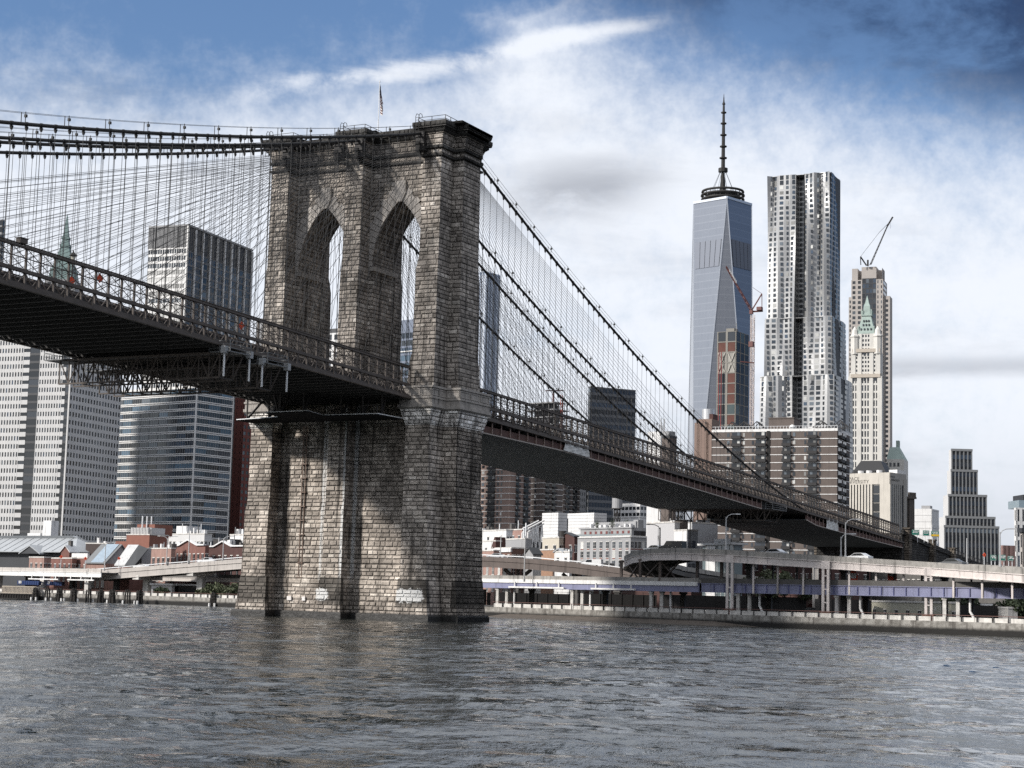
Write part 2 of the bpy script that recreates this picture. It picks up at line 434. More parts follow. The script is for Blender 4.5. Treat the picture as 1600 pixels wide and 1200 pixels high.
# shafts above the roadway
sU = [(36.5, 7.75, 3.35, 17.0, 4.9, 2.0, 1.95), (41.5, 7.4, 3.2, 16.85, 4.45, 2.0, 1.8), (42.2, 7.15, 3.1, 16.75, 4.2, 2.0, 1.72), (55.6, 7.0, 3.0, 16.65, 4.0, 2.0, 1.7), (58.2, 6.65, 2.75, 16.55, 3.55, 2.0, 1.66), (75.9, 6.55, 2.65, 16.5, 3.4, 2.0, 1.65)]
for sg in (-1, 1):
    m = MB(); m.loft([ring(outer_plan(s[1], s[2], s[3], s[4], s[5], 0, sg), s[0]) for s in sU])
    m.build('shaft', STONE, tower)
m = MB(); m.loft([[(-s[1], -s[6], s[0]), (s[1], -s[6], s[0]), (s[1], s[6], s[0]), (-s[1], s[6], s[0])] for s in [(33.0,)+sU[0][1:]] + sU])
m.build('shaft', STONE, tower)
# arch wall with two pointed openings
XW = 3.5; AC, AW, ZS, AH = 7.3, 5.15, 57.4, 10.9
AR = (AW**2+AH**2)/(2*AW)
def arch_z(dy):          # height of the soffit at distance dy from the opening's centre line
    return ZS + math.sqrt(max(AR**2 - (AR-AW+abs(dy))**2, 0))
m = MB()
N_ = 16
ys = [-AW*math.cos(math.pi*k/(2*N_)) for k in range(N_+1)]
ys = ys + [-y for y in reversed(ys[:-1])]
for c in (-AC, AC):
    for k in range(len(ys)-1):
        y0, y1 = c+ys[k], c+ys[k+1]; a0, a1 = arch_z(ys[k]), arch_z(ys[k+1])
        m.hexa([(-XW, y0, a0), (XW, y0, a0), (XW, y1, a1), (-XW, y1, a1), (-XW, y0, 75.9), (XW, y0, 75.9), (XW, y1, 75.9), (-XW, y1, 75.9)])
for y0, y1 in ((-13.6, -AC-AW), (-AC+AW, AC-AW), (AC+AW, 13.6)):
    m.box(-XW, XW, y0, y1, 57.4, 75.9)
for y0, y1 in ((-13.2, -AC-AW+.25), (-AC+AW-.25, AC-AW+.25), (AC+AW-.25, 13.2)):
    m.box(-XW, XW, y0, y1, 33.0, 56.7)
m.build('arch_wall', STONE, tower)
for y0, y1 in ((-13.25, -AC-AW+.55), (-AC+AW-.55, AC-AW+.55), (AC+AW-.55, 13.25)):
    m = MB(); m.box(-XW-.25, XW+.25, y0, y1, 56.7, 57.05); m.box(-XW-.1, XW+.1, y0+.02, y1-.02, 57.05, 57.4)
    m.build('impost_moulding', DRESSED, tower)
# voussoirs: wedge stones standing proud, stepped at their backs
for c in (-AC, AC):
    m = MB()
    ang_top = math.acos((AR-AW)/AR)
    for sgn in (-1, 1):
        n = 13
        for k in range(n):
            t0, t1 = ang_top*k/n + .004, ang_top*(k+1)/n - .004
            r0 = AR; r1 = AR + (1.9 if k % 2 else 2.35)
            def pp(r, t): return (c + sgn*(r*math.cos(t) - (AR-AW)), ZS + r*math.sin(t))
            quad = [pp(r0, t0), pp(r1, t0), pp(r1, t1), pp(r0, t1)]
            for sx in (-1,):
                a, b = (-XW-.16, -XW+.1) if sx < 0 else (XW-.1, XW+.16)
                q = quad if sgn > 0 else quad[::-1]
                q = [(max(min(y, c+6.05), c-6.05) if abs(y-c) > 6.05 else y, z) for y, z in q]
                m.hexa([(a, y, z) for y, z in q] + [(b, y, z) for y, z in q])
    for a, b in ((-XW-.4, -XW+.1),):
        pts = [(c-.35, 67.9), (c+.35, 67.9), (c+1.05, 69.3), (c+.95, 71.4), (c-.95, 71.4), (c-1.05, 69.3)]
        m.loft([[(a, y, z) for y, z in pts], [(b, y, z) for y, z in pts]])
    m.build('arch_ring', mat('voussoir_granite', (.40, .372, .345), .88, 0, .30, 1.4, bump=.2), tower)
# string courses, upper block and cornice that follow the whole outline
def tp(o): return plan(6.55, 3.5, 2.65, 16.5, 3.4, 1.65, 2.0, o)
for z0, h in ((74.05, .42), (75.35, .55)):
    m = MB(); m.loft([ring(tp(o), z) for z, o in ((z0, .08), (z0+.1, .34), (z0+h, .36))]); m.build('string_course', STONE_DARK, tower)
m = MB(); m.loft([ring(tp(o), z) for z, o in ((75.88, .04), (77.3, .30), (77.9, .55))]); m.build('attic_block', STONE, tower)
m = MB(); m.loft([ring(tp(o), z) for z, o in ((77.9, .6), (78.25, 1.0), (78.6, 1.0), (78.65, 1.3), (79.1, 1.42), (79.6, 1.42), (79.7, 1.2))]); m.build('cornice', STONE_DARK, tower)
for y0, y1 in ((-19.4, -11.6), (-3., 3.), (11.6, 19.4)):
    m = MB(); m.box(-5.2, 5.2, y0, y1, 79.6, 79.95)
    m.build('roof_slab', STONE_DARK, tower)
# railings and cage ladders on the roof
for y0, y1 in ((-17.2, -12.2), (-2.0, 2.2), (12.2, 17.0)):
    m = MB()
    cs = [(-6.9, y0), (-6.9, y1), (6.9, y1), (6.9, y0)]
    for i in range(4):
        a, b = cs[i], cs[(i+1) % 4]
        L = math.hypot(a[0]-b[0], a[1]-b[1]); n = max(2, int(L/1.7))
        for z in (80.1, 80.65): m.beam((a[0], a[1], z), (b[0], b[1], z), .07)
        for k in range(n):
            t = k/n; x, y = a[0]+(b[0]-a[0])*t, a[1]+(b[1]-a[1])*t
            m.beam((x, y, 79.3), (x, y, 80.68), .08)
    # hooped ladder down the front
    for q in (-.3, .3): m.tube([(-8.3, y1-.6+q, 76.5), (-8.3, y1-.6+q, 80.5), (-8.0, y1-.6+q, 81.0), (-7.4, y1-.6+q, 81.0), (-7.2, y1-.6+q, 80.5)], .05, 5)
    for k in range(9): m.beam((-8.3, y1-.9, 76.7+k*.45), (-8.3, y1-.3, 76.7+k*.45), .05)
    m.build('roof_railing', WIRE, tower)
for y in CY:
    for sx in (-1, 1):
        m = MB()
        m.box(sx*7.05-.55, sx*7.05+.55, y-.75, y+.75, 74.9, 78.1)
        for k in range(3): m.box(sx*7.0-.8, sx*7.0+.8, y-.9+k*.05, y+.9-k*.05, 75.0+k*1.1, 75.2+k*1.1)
        m.build('cable_slot_shade', IRON_DK, tower)  # dark boxes standing in for the dark slots where the cables enter
cu = bpy.data.curves.new('date_cut', 'FONT'); cu.body = '1876'; cu.size = 1.5; cu.extrude = .03; cu.space_character = 1.15
to = bpy.data.objects.new('t', cu); COL.objects.link(to)
dg = bpy.context.evaluated_depsgraph_get()
def text_mesh(name, body, size, material, parent, loc, rot, align='LEFT', space=1., extrude=.03):
    cu = bpy.data.curves.new(name, 'FONT'); cu.body = body; cu.size = size; cu.extrude = extrude; cu.align_x = align; cu.space_character = space
    ob = bpy.data.objects.new(name, cu); COL.objects.link(ob)
    dg = bpy.context.evaluated_depsgraph_get()
    me = bpy.data.meshes.new_from_object(ob.evaluated_get(dg))
    bpy.data.objects.remove(ob)
    me.materials.clear(); me.materials.append(material)
    o = bpy.data.objects.new(name, me); COL.objects.link(o)
    o.parent = parent; o.location = loc; o.rotation_euler = rot
    return o
bpy.data.objects.remove(to)
text_mesh('carved_date', '1876', 1.35, STONE_DARK, tower, (-3.53, 4.2, 69.5), (math.pi/2, 0, -math.pi/2), space=1.25)
# pipes and hatch on the river face
m = MB()
for y in (8.05, 7.45):
    m.tube([(-6.28, y, 2.2), (-6.3, y, 31.)], .09, 6)
for k in range(12): m.box(-6.5, -6.2, 7.2, 8.3, 4+k*2.3, 4.14+k*2.3)
m.build('drain_pipe', mat('pipe_brown', (.16, .11, .085), .6, 0, .3), tower)
for y0, y1 in ((8.9, 9.7), (6.2, 6.8)):
    m = MB(); m.box(-6.9, -6.55, y0, y1, 2.65, 3.3)
    m.build('warning_plate', mat('white_plate', (.75, .72, .70), .5), tower)

# ---- deck
def ribbon(mb, xs_, y0, y1, zf0, zf1):
    for a, b in zip(xs_[:-1], xs_[1:]):
        mb.hexa([(a, y0, zf0(a)), (b, y0, zf0(b)), (b, y1, zf0(b)), (a, y1, zf0(a)), (a, y0, zf1(a)), (b, y0, zf1(b)), (b, y1, zf1(b)), (a, y1, zf1(a))])
xsm = [XL + k*(284.-XL)/75 for k in range(76)]
deck = empty('deck', '', ''); del deck['label'], deck['category']; deck.parent = bridge
for y0, y1 in ((-12.6, -5.2), (-5.05, -1.), (-1., 5.05), (5.2, 12.6)):
    m = MB(); ribbon(m, xsm, y0, y1, lambda x: zd(x)+.35, lambda x: zd(x)+.75); m.build('roadway_slab', DECKM, deck)
m = MB()
x = XL
while x < 284:
    if not (-8 < x < 8):
        m.box(x-.16, x+.16, -13.2, 13.2, zd(x)-.75, zd(x)+.33)
    x += 2.4
fb = m.build('floor_beam', DECKM, deck); fb['kind'] = 'stuff'
m = MB()
for y in (-9, -5.1, -1.2, 2.5, 6, 9.5):
    ribbon(m, xsm, y-.12, y+.12, lambda x: zd(x)-.35, lambda x: zd(x)+.34)
s_ = m.build('stringer', DECKM, deck); s_['kind'] = 'stuff'
for sg in (-1, 1):
    m = MB()
    ribbon(m, xsm, sg*13.9-.25, sg*13.9+.25, lambda x: zd(x)-.62, lambda x: zd(x)-.22)
    ribbon(m, xsm, sg*13.55-.12, sg*13.55+.12, lambda x: zd(x)-.18, lambda x: zd(x)+.10)
    m.build('edge_girder', IRON, deck)
    # brackets that carry the edge girder
    m = MB(); x = XL+1
    while x < 284:
        if not (-9.5 < x < 9.5):
            y = sg*13.9
            m.beam((x, sg*13.1, zd(x)+1.0), (x, y, zd(x)+.75), .16); m.beam((x, y, zd(x)+.8), (x, y, zd(x)-.3), .18)
            m.beam((x, sg*13.1, zd(x)-.1), (x, y, zd(x)-.4), .16)
        x += 4.8
    b_ = m.build('bracket', IRON, deck); b_['kind'] = 'stuff'
def truss(y, h, name, x0, x1):
    """side truss: chords, posts, double diagonals, ladder-like lower rail"""
    m = MB(); p = 2.4
    n = int((x1-x0)/p); xs_ = [x0+k*p for k in range(n+1)]
    ribbon(m, xs_, y-.24, y+.24, lambda x: zd(x)+h-.22, lambda x: zd(x)+h+.02)
    ribbon(m, xs_, y-.14, y+.14, lambda x: zd(x)+h+.14, lambda x: zd(x)+h+.24)
    ribbon(m, xs_, y-.24, y+.24, lambda x: zd(x)+1.55, lambda x: zd(x)+1.95)
    ribbon(m, xs_, y-.22, y+.22, lambda x: zd(x)-.02, lambda x: zd(x)+.26)
    ribbon(m, xs_, y-.06, y+.06, lambda x: zd(x)+(h+1.95)/2-.05, lambda x: zd(x)+(h+1.95)/2+.05)
    if x0 > 0:
        for q in (.78, 2.45, 3.85): ribbon(m, xs_, y-.05, y+.05, lambda x: zd(x)+q-.05, lambda x: zd(x)+q+.05)
    for k in range(n+1):
        x = xs_[k]; z = zd(x)
        m.box(x-.11, x+.11, y-.12, y+.12, z+.2, z+h-.1)
        m.box(x-.2, x+.2, y-.18, y+.18, z+1.45, z+2.05)
        if k+2 <= n:
            m.beam((x, y+.07, z+1.8), (xs_[k+2], y+.07, zd(xs_[k+2])+h-.2), .065)
            m.beam((x, y-.07, z+h-.2), (xs_[k+2], y-.07, zd(xs_[k+2])+1.8), .065)
        if k < n:
            xm = x+p/2
            m.beam((x, y, z+1.6), (xm, y, zd(xm)+.2), .10); m.beam((xm, y, zd(xm)+.2), (xs_[k+1], y, zd(xs_[k+1])+1.6), .10)
    return m.build(name, IRON, deck)
for y in (-13., -5.1, 5.1, 13.):
    truss(y, TH if abs(y) > 10 else 3.1, 'side_truss' if abs(y) > 10 else 'inner_truss', XL, -7.4)
    truss(y, TH if abs(y) > 10 else 4.3, 'side_truss' if abs(y) > 10 else 'inner_truss', 8.2, 284.)
# overhead struts and raised footway between the inner trusses
m = MB()
ribbon(m, xsm, -2.4, 2.4, lambda x: zd(x)+2.2, lambda x: zd(x)+2.4)
m.build('footway', WOOD, deck)
m = MB()
for y in (-2.4, 2.4):
    for hh in (2.9, 3.4): ribbon(m, xsm, y-.04, y+.04, lambda x: zd(x)+hh, lambda x: zd(x)+hh+.07)
x = XL
while x < 284:
    for y in (-2.4, 2.4): m.box(x-.05, x+.05, y-.05, y+.05, zd(x)+2.3, zd(x)+3.45)
    if not -9 < x < 9:
        m.beam((x, -5.1, zd(x)+2.1), (x, 5.1, zd(x)+2.1), .16)
    x += 2.4
m.build('footway_railing', IRON, deck)

# ---- cables
cabs = []
for y in CY:
    m = MB()
    xx = [XL + k*(XR-XL)/190 for k in range(191)]
    m.tube([(x, y, zc(x)) for x in xx], .225, 8)
    cb = m.build('main_cable', CABLE, bridge); cabs.append(cb)
    m = MB()
    x = XL+1.2
    while x < XR-6:
        if not -8.5 < x < 8.5:
            s = (zc(x+.1)-zc(x-.1))/.2
            m.tube([(x-.16, y, zc(x-.16)), (x+.16, y, zc(x+.16))], .275, 8)
            m.hexa([(x-.1, y-.09, zc(x)-.75), (x+.1, y-.09, zc(x)-.75), (x+.1, y+.09, zc(x)-.75), (x-.1, y+.09, zc(x)-.75), (x-.22, y-.12, zc(x)-.3), (x+.22, y-.12, zc(x)-.3), (x+.22, y+.12, zc(x)-.3), (x-.22, y+.12, zc(x)-.3)])
        x += 2.4
    b_ = m.build('cable_band', CABLE, cb); b_['kind'] = 'stuff'
    m = MB()
    for dy in (-.32, .32):
        for sgn, a, b in ((-1, XL, -7.), (1, 7.5, XR-14)):
            n = 40; m.tube([(a+(b-a)*k/n, y+dy, zc(a+(b-a)*k/n)+1.32) for k in range(n+1)], .028, 4, False)
    m.build('hand_wire', WIRE, cb)
    m = MB()
    x = XL+3
    while x < XR-14:
        if not -8 < x < 9:
            for dy in (-.32, .32):
                m.beam((x, y+dy, zc(x)+.2), (x, y+dy, zc(x)+1.42), .07)
            m.box(x-.14, x+.14, y-.5, y-.22, zc(x)+.75, zc(x)+1.08)
        x += 7.2
    b_ = m.build('wire_post', WIRE, cb); b_['kind'] = 'stuff'
# suspenders: the hundred that show largest each by itself, the others as one mass
susp = []
for y in CY:
    x = XL+1.2
    while x < XR-14:
        if not -9 < x < 9 and zc(x) - zd(x) - TH > 1.2: susp.append((x, y))
        x += 2.4
susp.sort(key=lambda p: (Vector((p[0], p[1], 50))-CAM).length + (0 if p[0] > -106 else 500) - (0 if p[1] < -10 else -60))
def rod(mb, p, q, r): mb.tube([p, q], r, 4, False)
for i, (x, y) in enumerate(susp[:100]):
    m = MB(); rod(m, (x, y, zc(x)-.6), (x, y, zd(x)+1.8), .032); m.build('suspender', WIRE, bridge)
m = MB()
for x, y in susp[100:]: rod(m, (x, y, zc(x)-.6), (x, y, zd(x)+1.8), .032)
o = m.build('suspender', WIRE, bridge); o['kind'] = 'stuff'
stays = []
for y in CY:
    for sgn in (-1, 1):
        for k in range(32):
            x = sgn*(12 + k*3.7)
            stays.append((x, y, sgn))
stays.sort(key=lambda p: abs(p[1]+13)*4 + (0 if p[2] < 0 else 30) + (200 if p[0] < -116 else 0))
def stay(mb, x, y, sgn):
    k = (abs(x)-12)/4.7
    rod(mb, (sgn*7.0, y, 74.7+k*.085), (x, y+.12, zd(x)+TH*.5), .031)
for p in stays[:100]:
    m = MB(); stay(m, *p); m.build('diagonal_stay', WIRE, bridge)
m = MB()
for p in stays[100:]: stay(m, *p)
o = m.build('diagonal_stay', WIRE, bridge); o['kind'] = 'stuff'
# masonry approach beyond the side span
m = MB()
def zp(x): return float(np.interp(x, [284, 287, 311, 338, 368, 400, 470], [27.4, 26.9, 24.9, 23.2, 21.3, 19.5, 16.]))
xa = [284, 289, 297, 311, 324, 338, 352, 368, 384, 400, 435, 470]
ribbon(m, xa, -13.4, 13.4, lambda x: 1.5, lambda x: zp(x)-1.1)
m.build('approach_wall', STONE_DARK, bridge)
for sg in (-1, 1):
    m = MB(); ribbon(m, xa, sg*13.5-.35, sg*13.5+.35, lambda x: zp(x)-1.4, lambda x: zp(x)); m.build('approach_parapet', STONE_DARK, bridge)
for x in (288, 318, 345):
    for sg in (-1, 1):
        m = MB(); m.box(x-1.4, x+1.4, sg*14.1-.9, sg*14.1+.9, 1.5, zp(x)+.9); m.box(x-1.8, x+1.8, sg*14.1-1.2, sg*14.1+1.2, zp(x)+.9, zp(x)+1.3)
        m.build('approach_pilaster', mat_stone('brown_granite', (1.0, .93, .84), .5), bridge)
m = MB(); x = 347.
while x < 470:
    m.beam((x, -13.5, zp(x)), (x, -13.5, zp(x)+1.2), .14); x += 2.4
ribbon(m, [347, 380, 420, 470], -13.56, -13.44, lambda x: zp(x)+1.1, lambda x: zp(x)+1.25)
m.build('approach_fence', IRON_DK, bridge)

# ---- flag on the tower
fp = empty('flagpole', 'thin white flagpole with a limp striped flag on top of the stone tower', 'flagpole', (-2.0, -1.45, 79.6))
m = MB(); m.tube([(0, 0, 0), (0, 0, 9.6)], [.09, .05], 8); m.tube([(0, 0, 9.55), (0, 0, 9.8)], .10, 8); m.box(-.25, .25, -.25, .25, 0, .25)
m.build('pole', GALV, fp)
fm = bpy.data.materials.new('flag_cloth'); fm.use_nodes = True
t = NT(fm.node_tree)
ox, oy, oz = t.xyz(t.n.new('ShaderNodeTexCoord').outputs['UV'])
str_ = t.m('GREATER_THAN', t.m('FRACT', t.m('MULTIPLY', oy, 6.5)), .5)
c = t.mix(str_, (.62, .60, .58), (.10, .012, .016))
c = t.mix(t.m('MULTIPLY', t.m('LESS_THAN', ox, .42), t.m('GREATER_THAN', oy, .46)), c, (.010, .013, .035))
t.l.new(c, t.n['Principled BSDF'].inputs['Base Color'])
bm = bmesh.new(); uvl = bm.loops.layers.uv.new('UVMap')
NU, NV = 14, 18; G = []
for i in range(NU+1):
    row = []
    for j in range(NV+1):
        u_, v_ = i/NU, j/NV
        # hanging limp: the fly end drops down along the pole in folds
        drop = 3.3*u_**.9; r = .06 + .75*math.sin(math.pi*min(u_, .6))*(.35+.65*(1-v_))
        th = 1.2*math.sin(u_*9+v_*2.) - .9
        z = 9.3 - (1-v_)*2.3 - drop*.93
        row.append(bm.verts.new((r*math.cos(th), r*math.sin(th)*.9-.05, z)))
    G.append(row)
for i in range(NU):
    for j in range(NV):
        f = bm.faces.new((G[i][j], G[i+1][j], G[i+1][j+1], G[i][j+1]))
        for lp, (a, b) in zip(f.loops, ((i, j), (i+1, j), (i+1, j+1), (i, j+1))): lp[uvl].uv = (a/NU, b/NV)
me = bpy.data.meshes.new('flag'); bm.to_mesh(me); bm.free(); me.materials.append(fm)
fo = bpy.data.objects.new('flag', me); COL.objects.link(fo); fo.parent = fp

# ---- lamp standing in the footway, and the box on the top chord
def footway_lamp(x, y, label):
    z = zd(x)+4.4
    r = empty('street_lamp', label, 'lamp', (x, y, z))
    m = MB(); m.tube([(0,0,0), (0,0,3.4)], [.10, .06], 8); m.tube([(0,0,0), (0,0,.5)], .16, 8); m.build('post', IRON_DK, r)
    m = MB(); m.tube([(0,0,3.4), (0,0,3.6), (0,0,4.2), (0,0,4.25)], [.08, .2, .34, .3], 8); m.build('lantern', mat('lantern_glass', (.6,.58,.5), .2), r)
    m = MB(); m.tube([(0,0,4.25), (0,0,4.35), (0,0,4.75), (0,0,5.0)], [.52, .5, .1, .03], 8); m.build('lamp_cap', IRON_DK, r)
_p = on(115, 392, y=-2.2)
footway_lamp(_p.x, -2.2, 'old lantern lamp standing above the bridge truss left of the tower')
_p = on(34, 382, y=-13.)
m = MB(); m.box(-.6, .6, -.35, .35, 0, .55); m.box(-.68, .68, -.42, .42, .55, .63)
tag(m.build('junction_box', IRON, None, (_p.x, -13., zd(_p.x)+TH+.25)), 'brown steel box sitting on the top rail of the bridge truss', 'box')

# ---- hanging platforms
def catch_platform():
    r = empty('safety_platform', 'dark netted safety platform hung round the tower front below the deck', 'platform', (-12, 0, 31.5))
    pts = [(-13.5, 16.4), (-16.0, 5.8), (-22.0, 4.7), (-22.7, -3.6), (-16.4, -2.2), (-16.2, -12.2), (-9.0, -12.3), (-9.0, 16.4)]
    pts = [(x+12, y) for x, y in pts]
    m = MB(); m.loft([[(x, y, -.12) for x, y in pts], [(x, y, .0) for x, y in pts]]); m.build('net_floor', mat('black_netting', (.012, .012, .013), 1., 0, .3, spec=.05), r)
    m = MB()
    for i in range(6): m.beam((*pts[i], .07), (*pts[i+1], .07), .13)
    m.build('edge_rope', GALV, r)
    m = MB()
    for x, y, dx_ in ((-14, 14, 3), (-15, 9, 3), (-16.5, 6, -2), (-19, 4, 2), (-20, -1, 2), (-15.5, -5, 3), (-15.5, -9, 3), (-14, -11.5, 2)):
        m = MB(); m.beam((x+12, y, 0), (x+12+dx_, y*.95, zd(x)-31.5-.6), .28); m.beam((x+12, y, 0), (x+12, y, zd(x)-31.5-.6), .2); m.build('strut', IRON_DK, r)
    m = MB()
    for y in (-12., -11.4): m.beam((-16.1+12, y, 0), (-16.1+12, y, 1.5), .1)
    m.beam((-16.1+12, -12.4, 1.45), (-16.1+12, -8.5, 1.3), .12)
    m.build('guard_frame', IRON_DK, r)
catch_platform()
def traveller(x, w_, zlo, zhi, y0, y1, label, pipes, far_basket=True):
    """lattice gantry that hangs crosswise under the deck"""
    r = empty('work_gantry', label, 'gantry', (x, 0, zlo), 0, 'inspection gantries under the bridge deck')
    h = zhi-zlo
    for sx in (-1, 1):
        m = MB(); X = sx*w_/2; n = int((y1-y0)/1.7); p = (y1-y0)/n
        m.beam((X, y0, 0), (X, y1, 0), .2); m.beam((X, y0, h), (X, y1, h), .24)
        m.beam((X, y0, h), (X, y0-1.6, h), .2); m.beam((X, y0-1.6, h), (X, y0, 0), .16)
        for k in range(n+1):
            y = y0+k*p; m.beam((X, y, 0), (X, y, h), .14)
            if k < n: m.beam((X, y, h if k % 2 == 0 else 0), (X, y+p, 0 if k % 2 == 0 else h), .13)
        m.build('lattice_side', IRON, r)
    m = MB(); m.box(-w_/2+.05, w_/2-.05, y0, y1, h+.14, h+.22)
    for k in range(int((y1-y0)/3)): m.box(-w_/2, w_/2, y0+k*3-.08, y0+k*3+.08, -.06, .06)
    m.build('floor', IRON_DK, r)
    for yy, ln in ((y0-2.2, 3.4),) + (((y1-1.2, 3.4),) if far_basket else ()):
        m = MB()
        for dz in (.5, 1.0, 1.5):
            for sx in (-1, 1): m.beam((sx*(w_/2+.8), yy, h+dz), (sx*(w_/2+.8), yy+ln, h+dz), .07)
            for q in (0, ln): m.beam((-w_/2-.8, yy+q, h+dz), (w_/2+.8, yy+q, h+dz), .07)
        for sx in (-1, 1):
            for q in (0, ln/2, ln): m.beam((sx*(w_/2+.8), yy+q, h), (sx*(w_/2+.8), yy+q, h+1.5), .09)
        m.box(-w_/2-.8, w_/2+.8, yy, yy+ln, h-.02, h+.1)
        m.build('guard_rail', mat('grey_rail', (.16, .165, .17), .6, 0, .2), r)
    for px_, py_ in pipes:
        m = MB(); m.tube([(px_-x, py_, .0), (px_-x, py_, h-.2)], .14, 8); m.build('counterweight_pipe', GALV, r)
        m = MB(); m.box(px_-x-.38, px_-x+.38, py_-.35, py_+.35, h-.2, h+.75); m.build('hoist_box', mat('grey_box', (.34, .35, .36), .5, 0, .2), r)
traveller(-56.6, 3.0, 32.0, 35.3, -13.4, 14.2, 'steel lattice gantry hung under the deck, farther out from the tower', [(-58.9, -14.7), (-53.3, -14.7)])
traveller(-48.0, 3.2, 31.6, 34.8, -13.4, 14.2, 'steel lattice gantry hung under the deck, nearest to the tower', [(-50.3, -14.7), (-44.4, -14.7)])
traveller(163.5, 9., 23.9, 26.6, -13.4, 14.2, 'broad lattice gantry under the side span between two netted platforms', [], False)
def containment(x0, x1, zt, label, tarp):
    r = empty('containment_platform', label, 'platform', ((x0+x1)/2, 0, 0))
    cx = (x0+x1)/2
    xs_ = [x0+(x1-x0)*k/24 for k in range(25)]
    m = MB(); ribbon(m, [x-cx for x in xs_], -13.6, 13.4, lambda x: zt(x+cx), lambda x: zt(x+cx)+.15); m.build('net_floor', SHEET, r)
    m = MB(); ribbon(m, [x-cx for x in xs_], -13.55, -13.45, lambda x: zt(x+cx)+.2, lambda x: zt(x+cx)+1.3); m.build('side_panel', RUST, r)
    m = MB(); ribbon(m, [x-cx for x in xs_], 13.3, 13.38, lambda x: zt(x+cx)+.2, lambda x: min(zt(x+cx)+3.0, zd(x+cx)-.6)); m.build('side_panel', SHEET, r)
    m = MB(); ribbon(m, [x-cx for x in xs_], -13.78, -13.62, lambda x: zt(x+cx)-.08, lambda x: zt(x+cx)+.12); m.build('edge_rope', mat('pale_rope', (.38, .34, .31), .8), r)
    m = MB(); x = x0+1
    while x < x1:
        m.beam((x-cx, -13.7, zt(x)), (x-cx, -13.7, min(zt(x)+2.1, zd(x)-.4)), .17); x += 3.35
    b_ = m.build('post', mat('post_red', (.30, .22, .19), .7, 0, .3), r); b_['kind'] = 'stuff'
    for (a, b, z0, z1) in tarp:
        m = MB(); n = 9
        for k in range(n):
            for j in range(4):
                def q(k, j):
                    x = a+(b-a)*k/n; t_ = j/4
                    return (x-cx + (.8*t_ if k == 0 else 0) - (1.2*t_ if k == n else 0), -13.95-.25*math.sin(k*2.1+j)*(.3+t_), (z0+zt(x)-zt(a))*(1-t_)+(z1+zt(x)-zt(a))*t_)
                m.face([q(k, j), q(k+1, j), q(k+1, j+1), q(k, j+1)])
        tp_ = m.build('tarpaulin', TARP, r)
        so_ = tp_.modifiers.new('s', 'SOLIDIFY'); so_.thickness = .05
    return r
containment(14., 156., lambda x: float(np.interp(x, [14, 46, 71, 111, 156], [31.5, 31.1, 30.1, 28.5, 26.5])), 'long dark netted work platform under the side span next to the tower', [(46., 57.5, 31.2, 33.3)])
containment(190., 284., lambda x: float(np.interp(x, [190, 198, 209, 254, 284], [25.6, 24.6, 24.1, 22.6, 21.8])), 'dark netted work platform under the side span close to the shore masonry', [(206., 217., 24.2, 27.0)])
# =================================================================== WATER, SHORE, ROADS
SH = [(-240, -900), (-60, -380), (-10, -230), (31, -100), (50, -42), (69, 15), (101, 109), (119, 194), (165, 420), (260, 900), (700, 2600)]
_sy = [p[1] for p in SH]; _sx = [p[0] for p in SH]
def shx(y): return float(np.interp(y, _sy, _sx))
ZG = 1.9
# water: real waves on a grid, fine near the viewer and coarser far off
rng = np.random.default_rng(5)
WAVES = []
for i in range(70):
    L = .9*(4.2/.9)**rng.random()
    th = YAW + rng.normal(0, .50)
    WAVES.append((2*math.pi/L*math.cos(th), 2*math.pi/L*math.sin(th), .0100*L**.85*(.5+rng.random()), rng.random()*6.28))
def wave(X, Y, lmin=0.):
    Z = np.zeros_like(X)
    calm = .80 + .34*np.sin(X*.031+Y*.017+1.)*np.sin(Y*.043-X*.012) + .20*np.sin(X*.11-Y*.07)*np.sin(Y*.09+.5)
    for kx, ky, a, p in WAVES:
        if 2*math.pi/math.hypot(kx, ky) < lmin: continue
        ph = kx*X + ky*Y + p
        ph = ph + .5*np.sin(.37*ph + .21*(kx*Y-ky*X) + 2*p)          # crests that bend and end
        Z += a*(.62 - np.abs(np.sin(ph*.5)))*(.6+.4*np.sin(.13*(kx*Y-ky*X)*3 + p*3))
    return Z*np.clip(calm, .3, 1.3)
wm = bpy.data.materials.new('river_water'); wm.use_nodes = True
t = NT(wm.node_tree); bs = t.n['Principled BSDF']
tcw = t.n.new('ShaderNodeNewGeometry').outputs['Position']
px_, py_, pz_ = t.xyz(tcw)
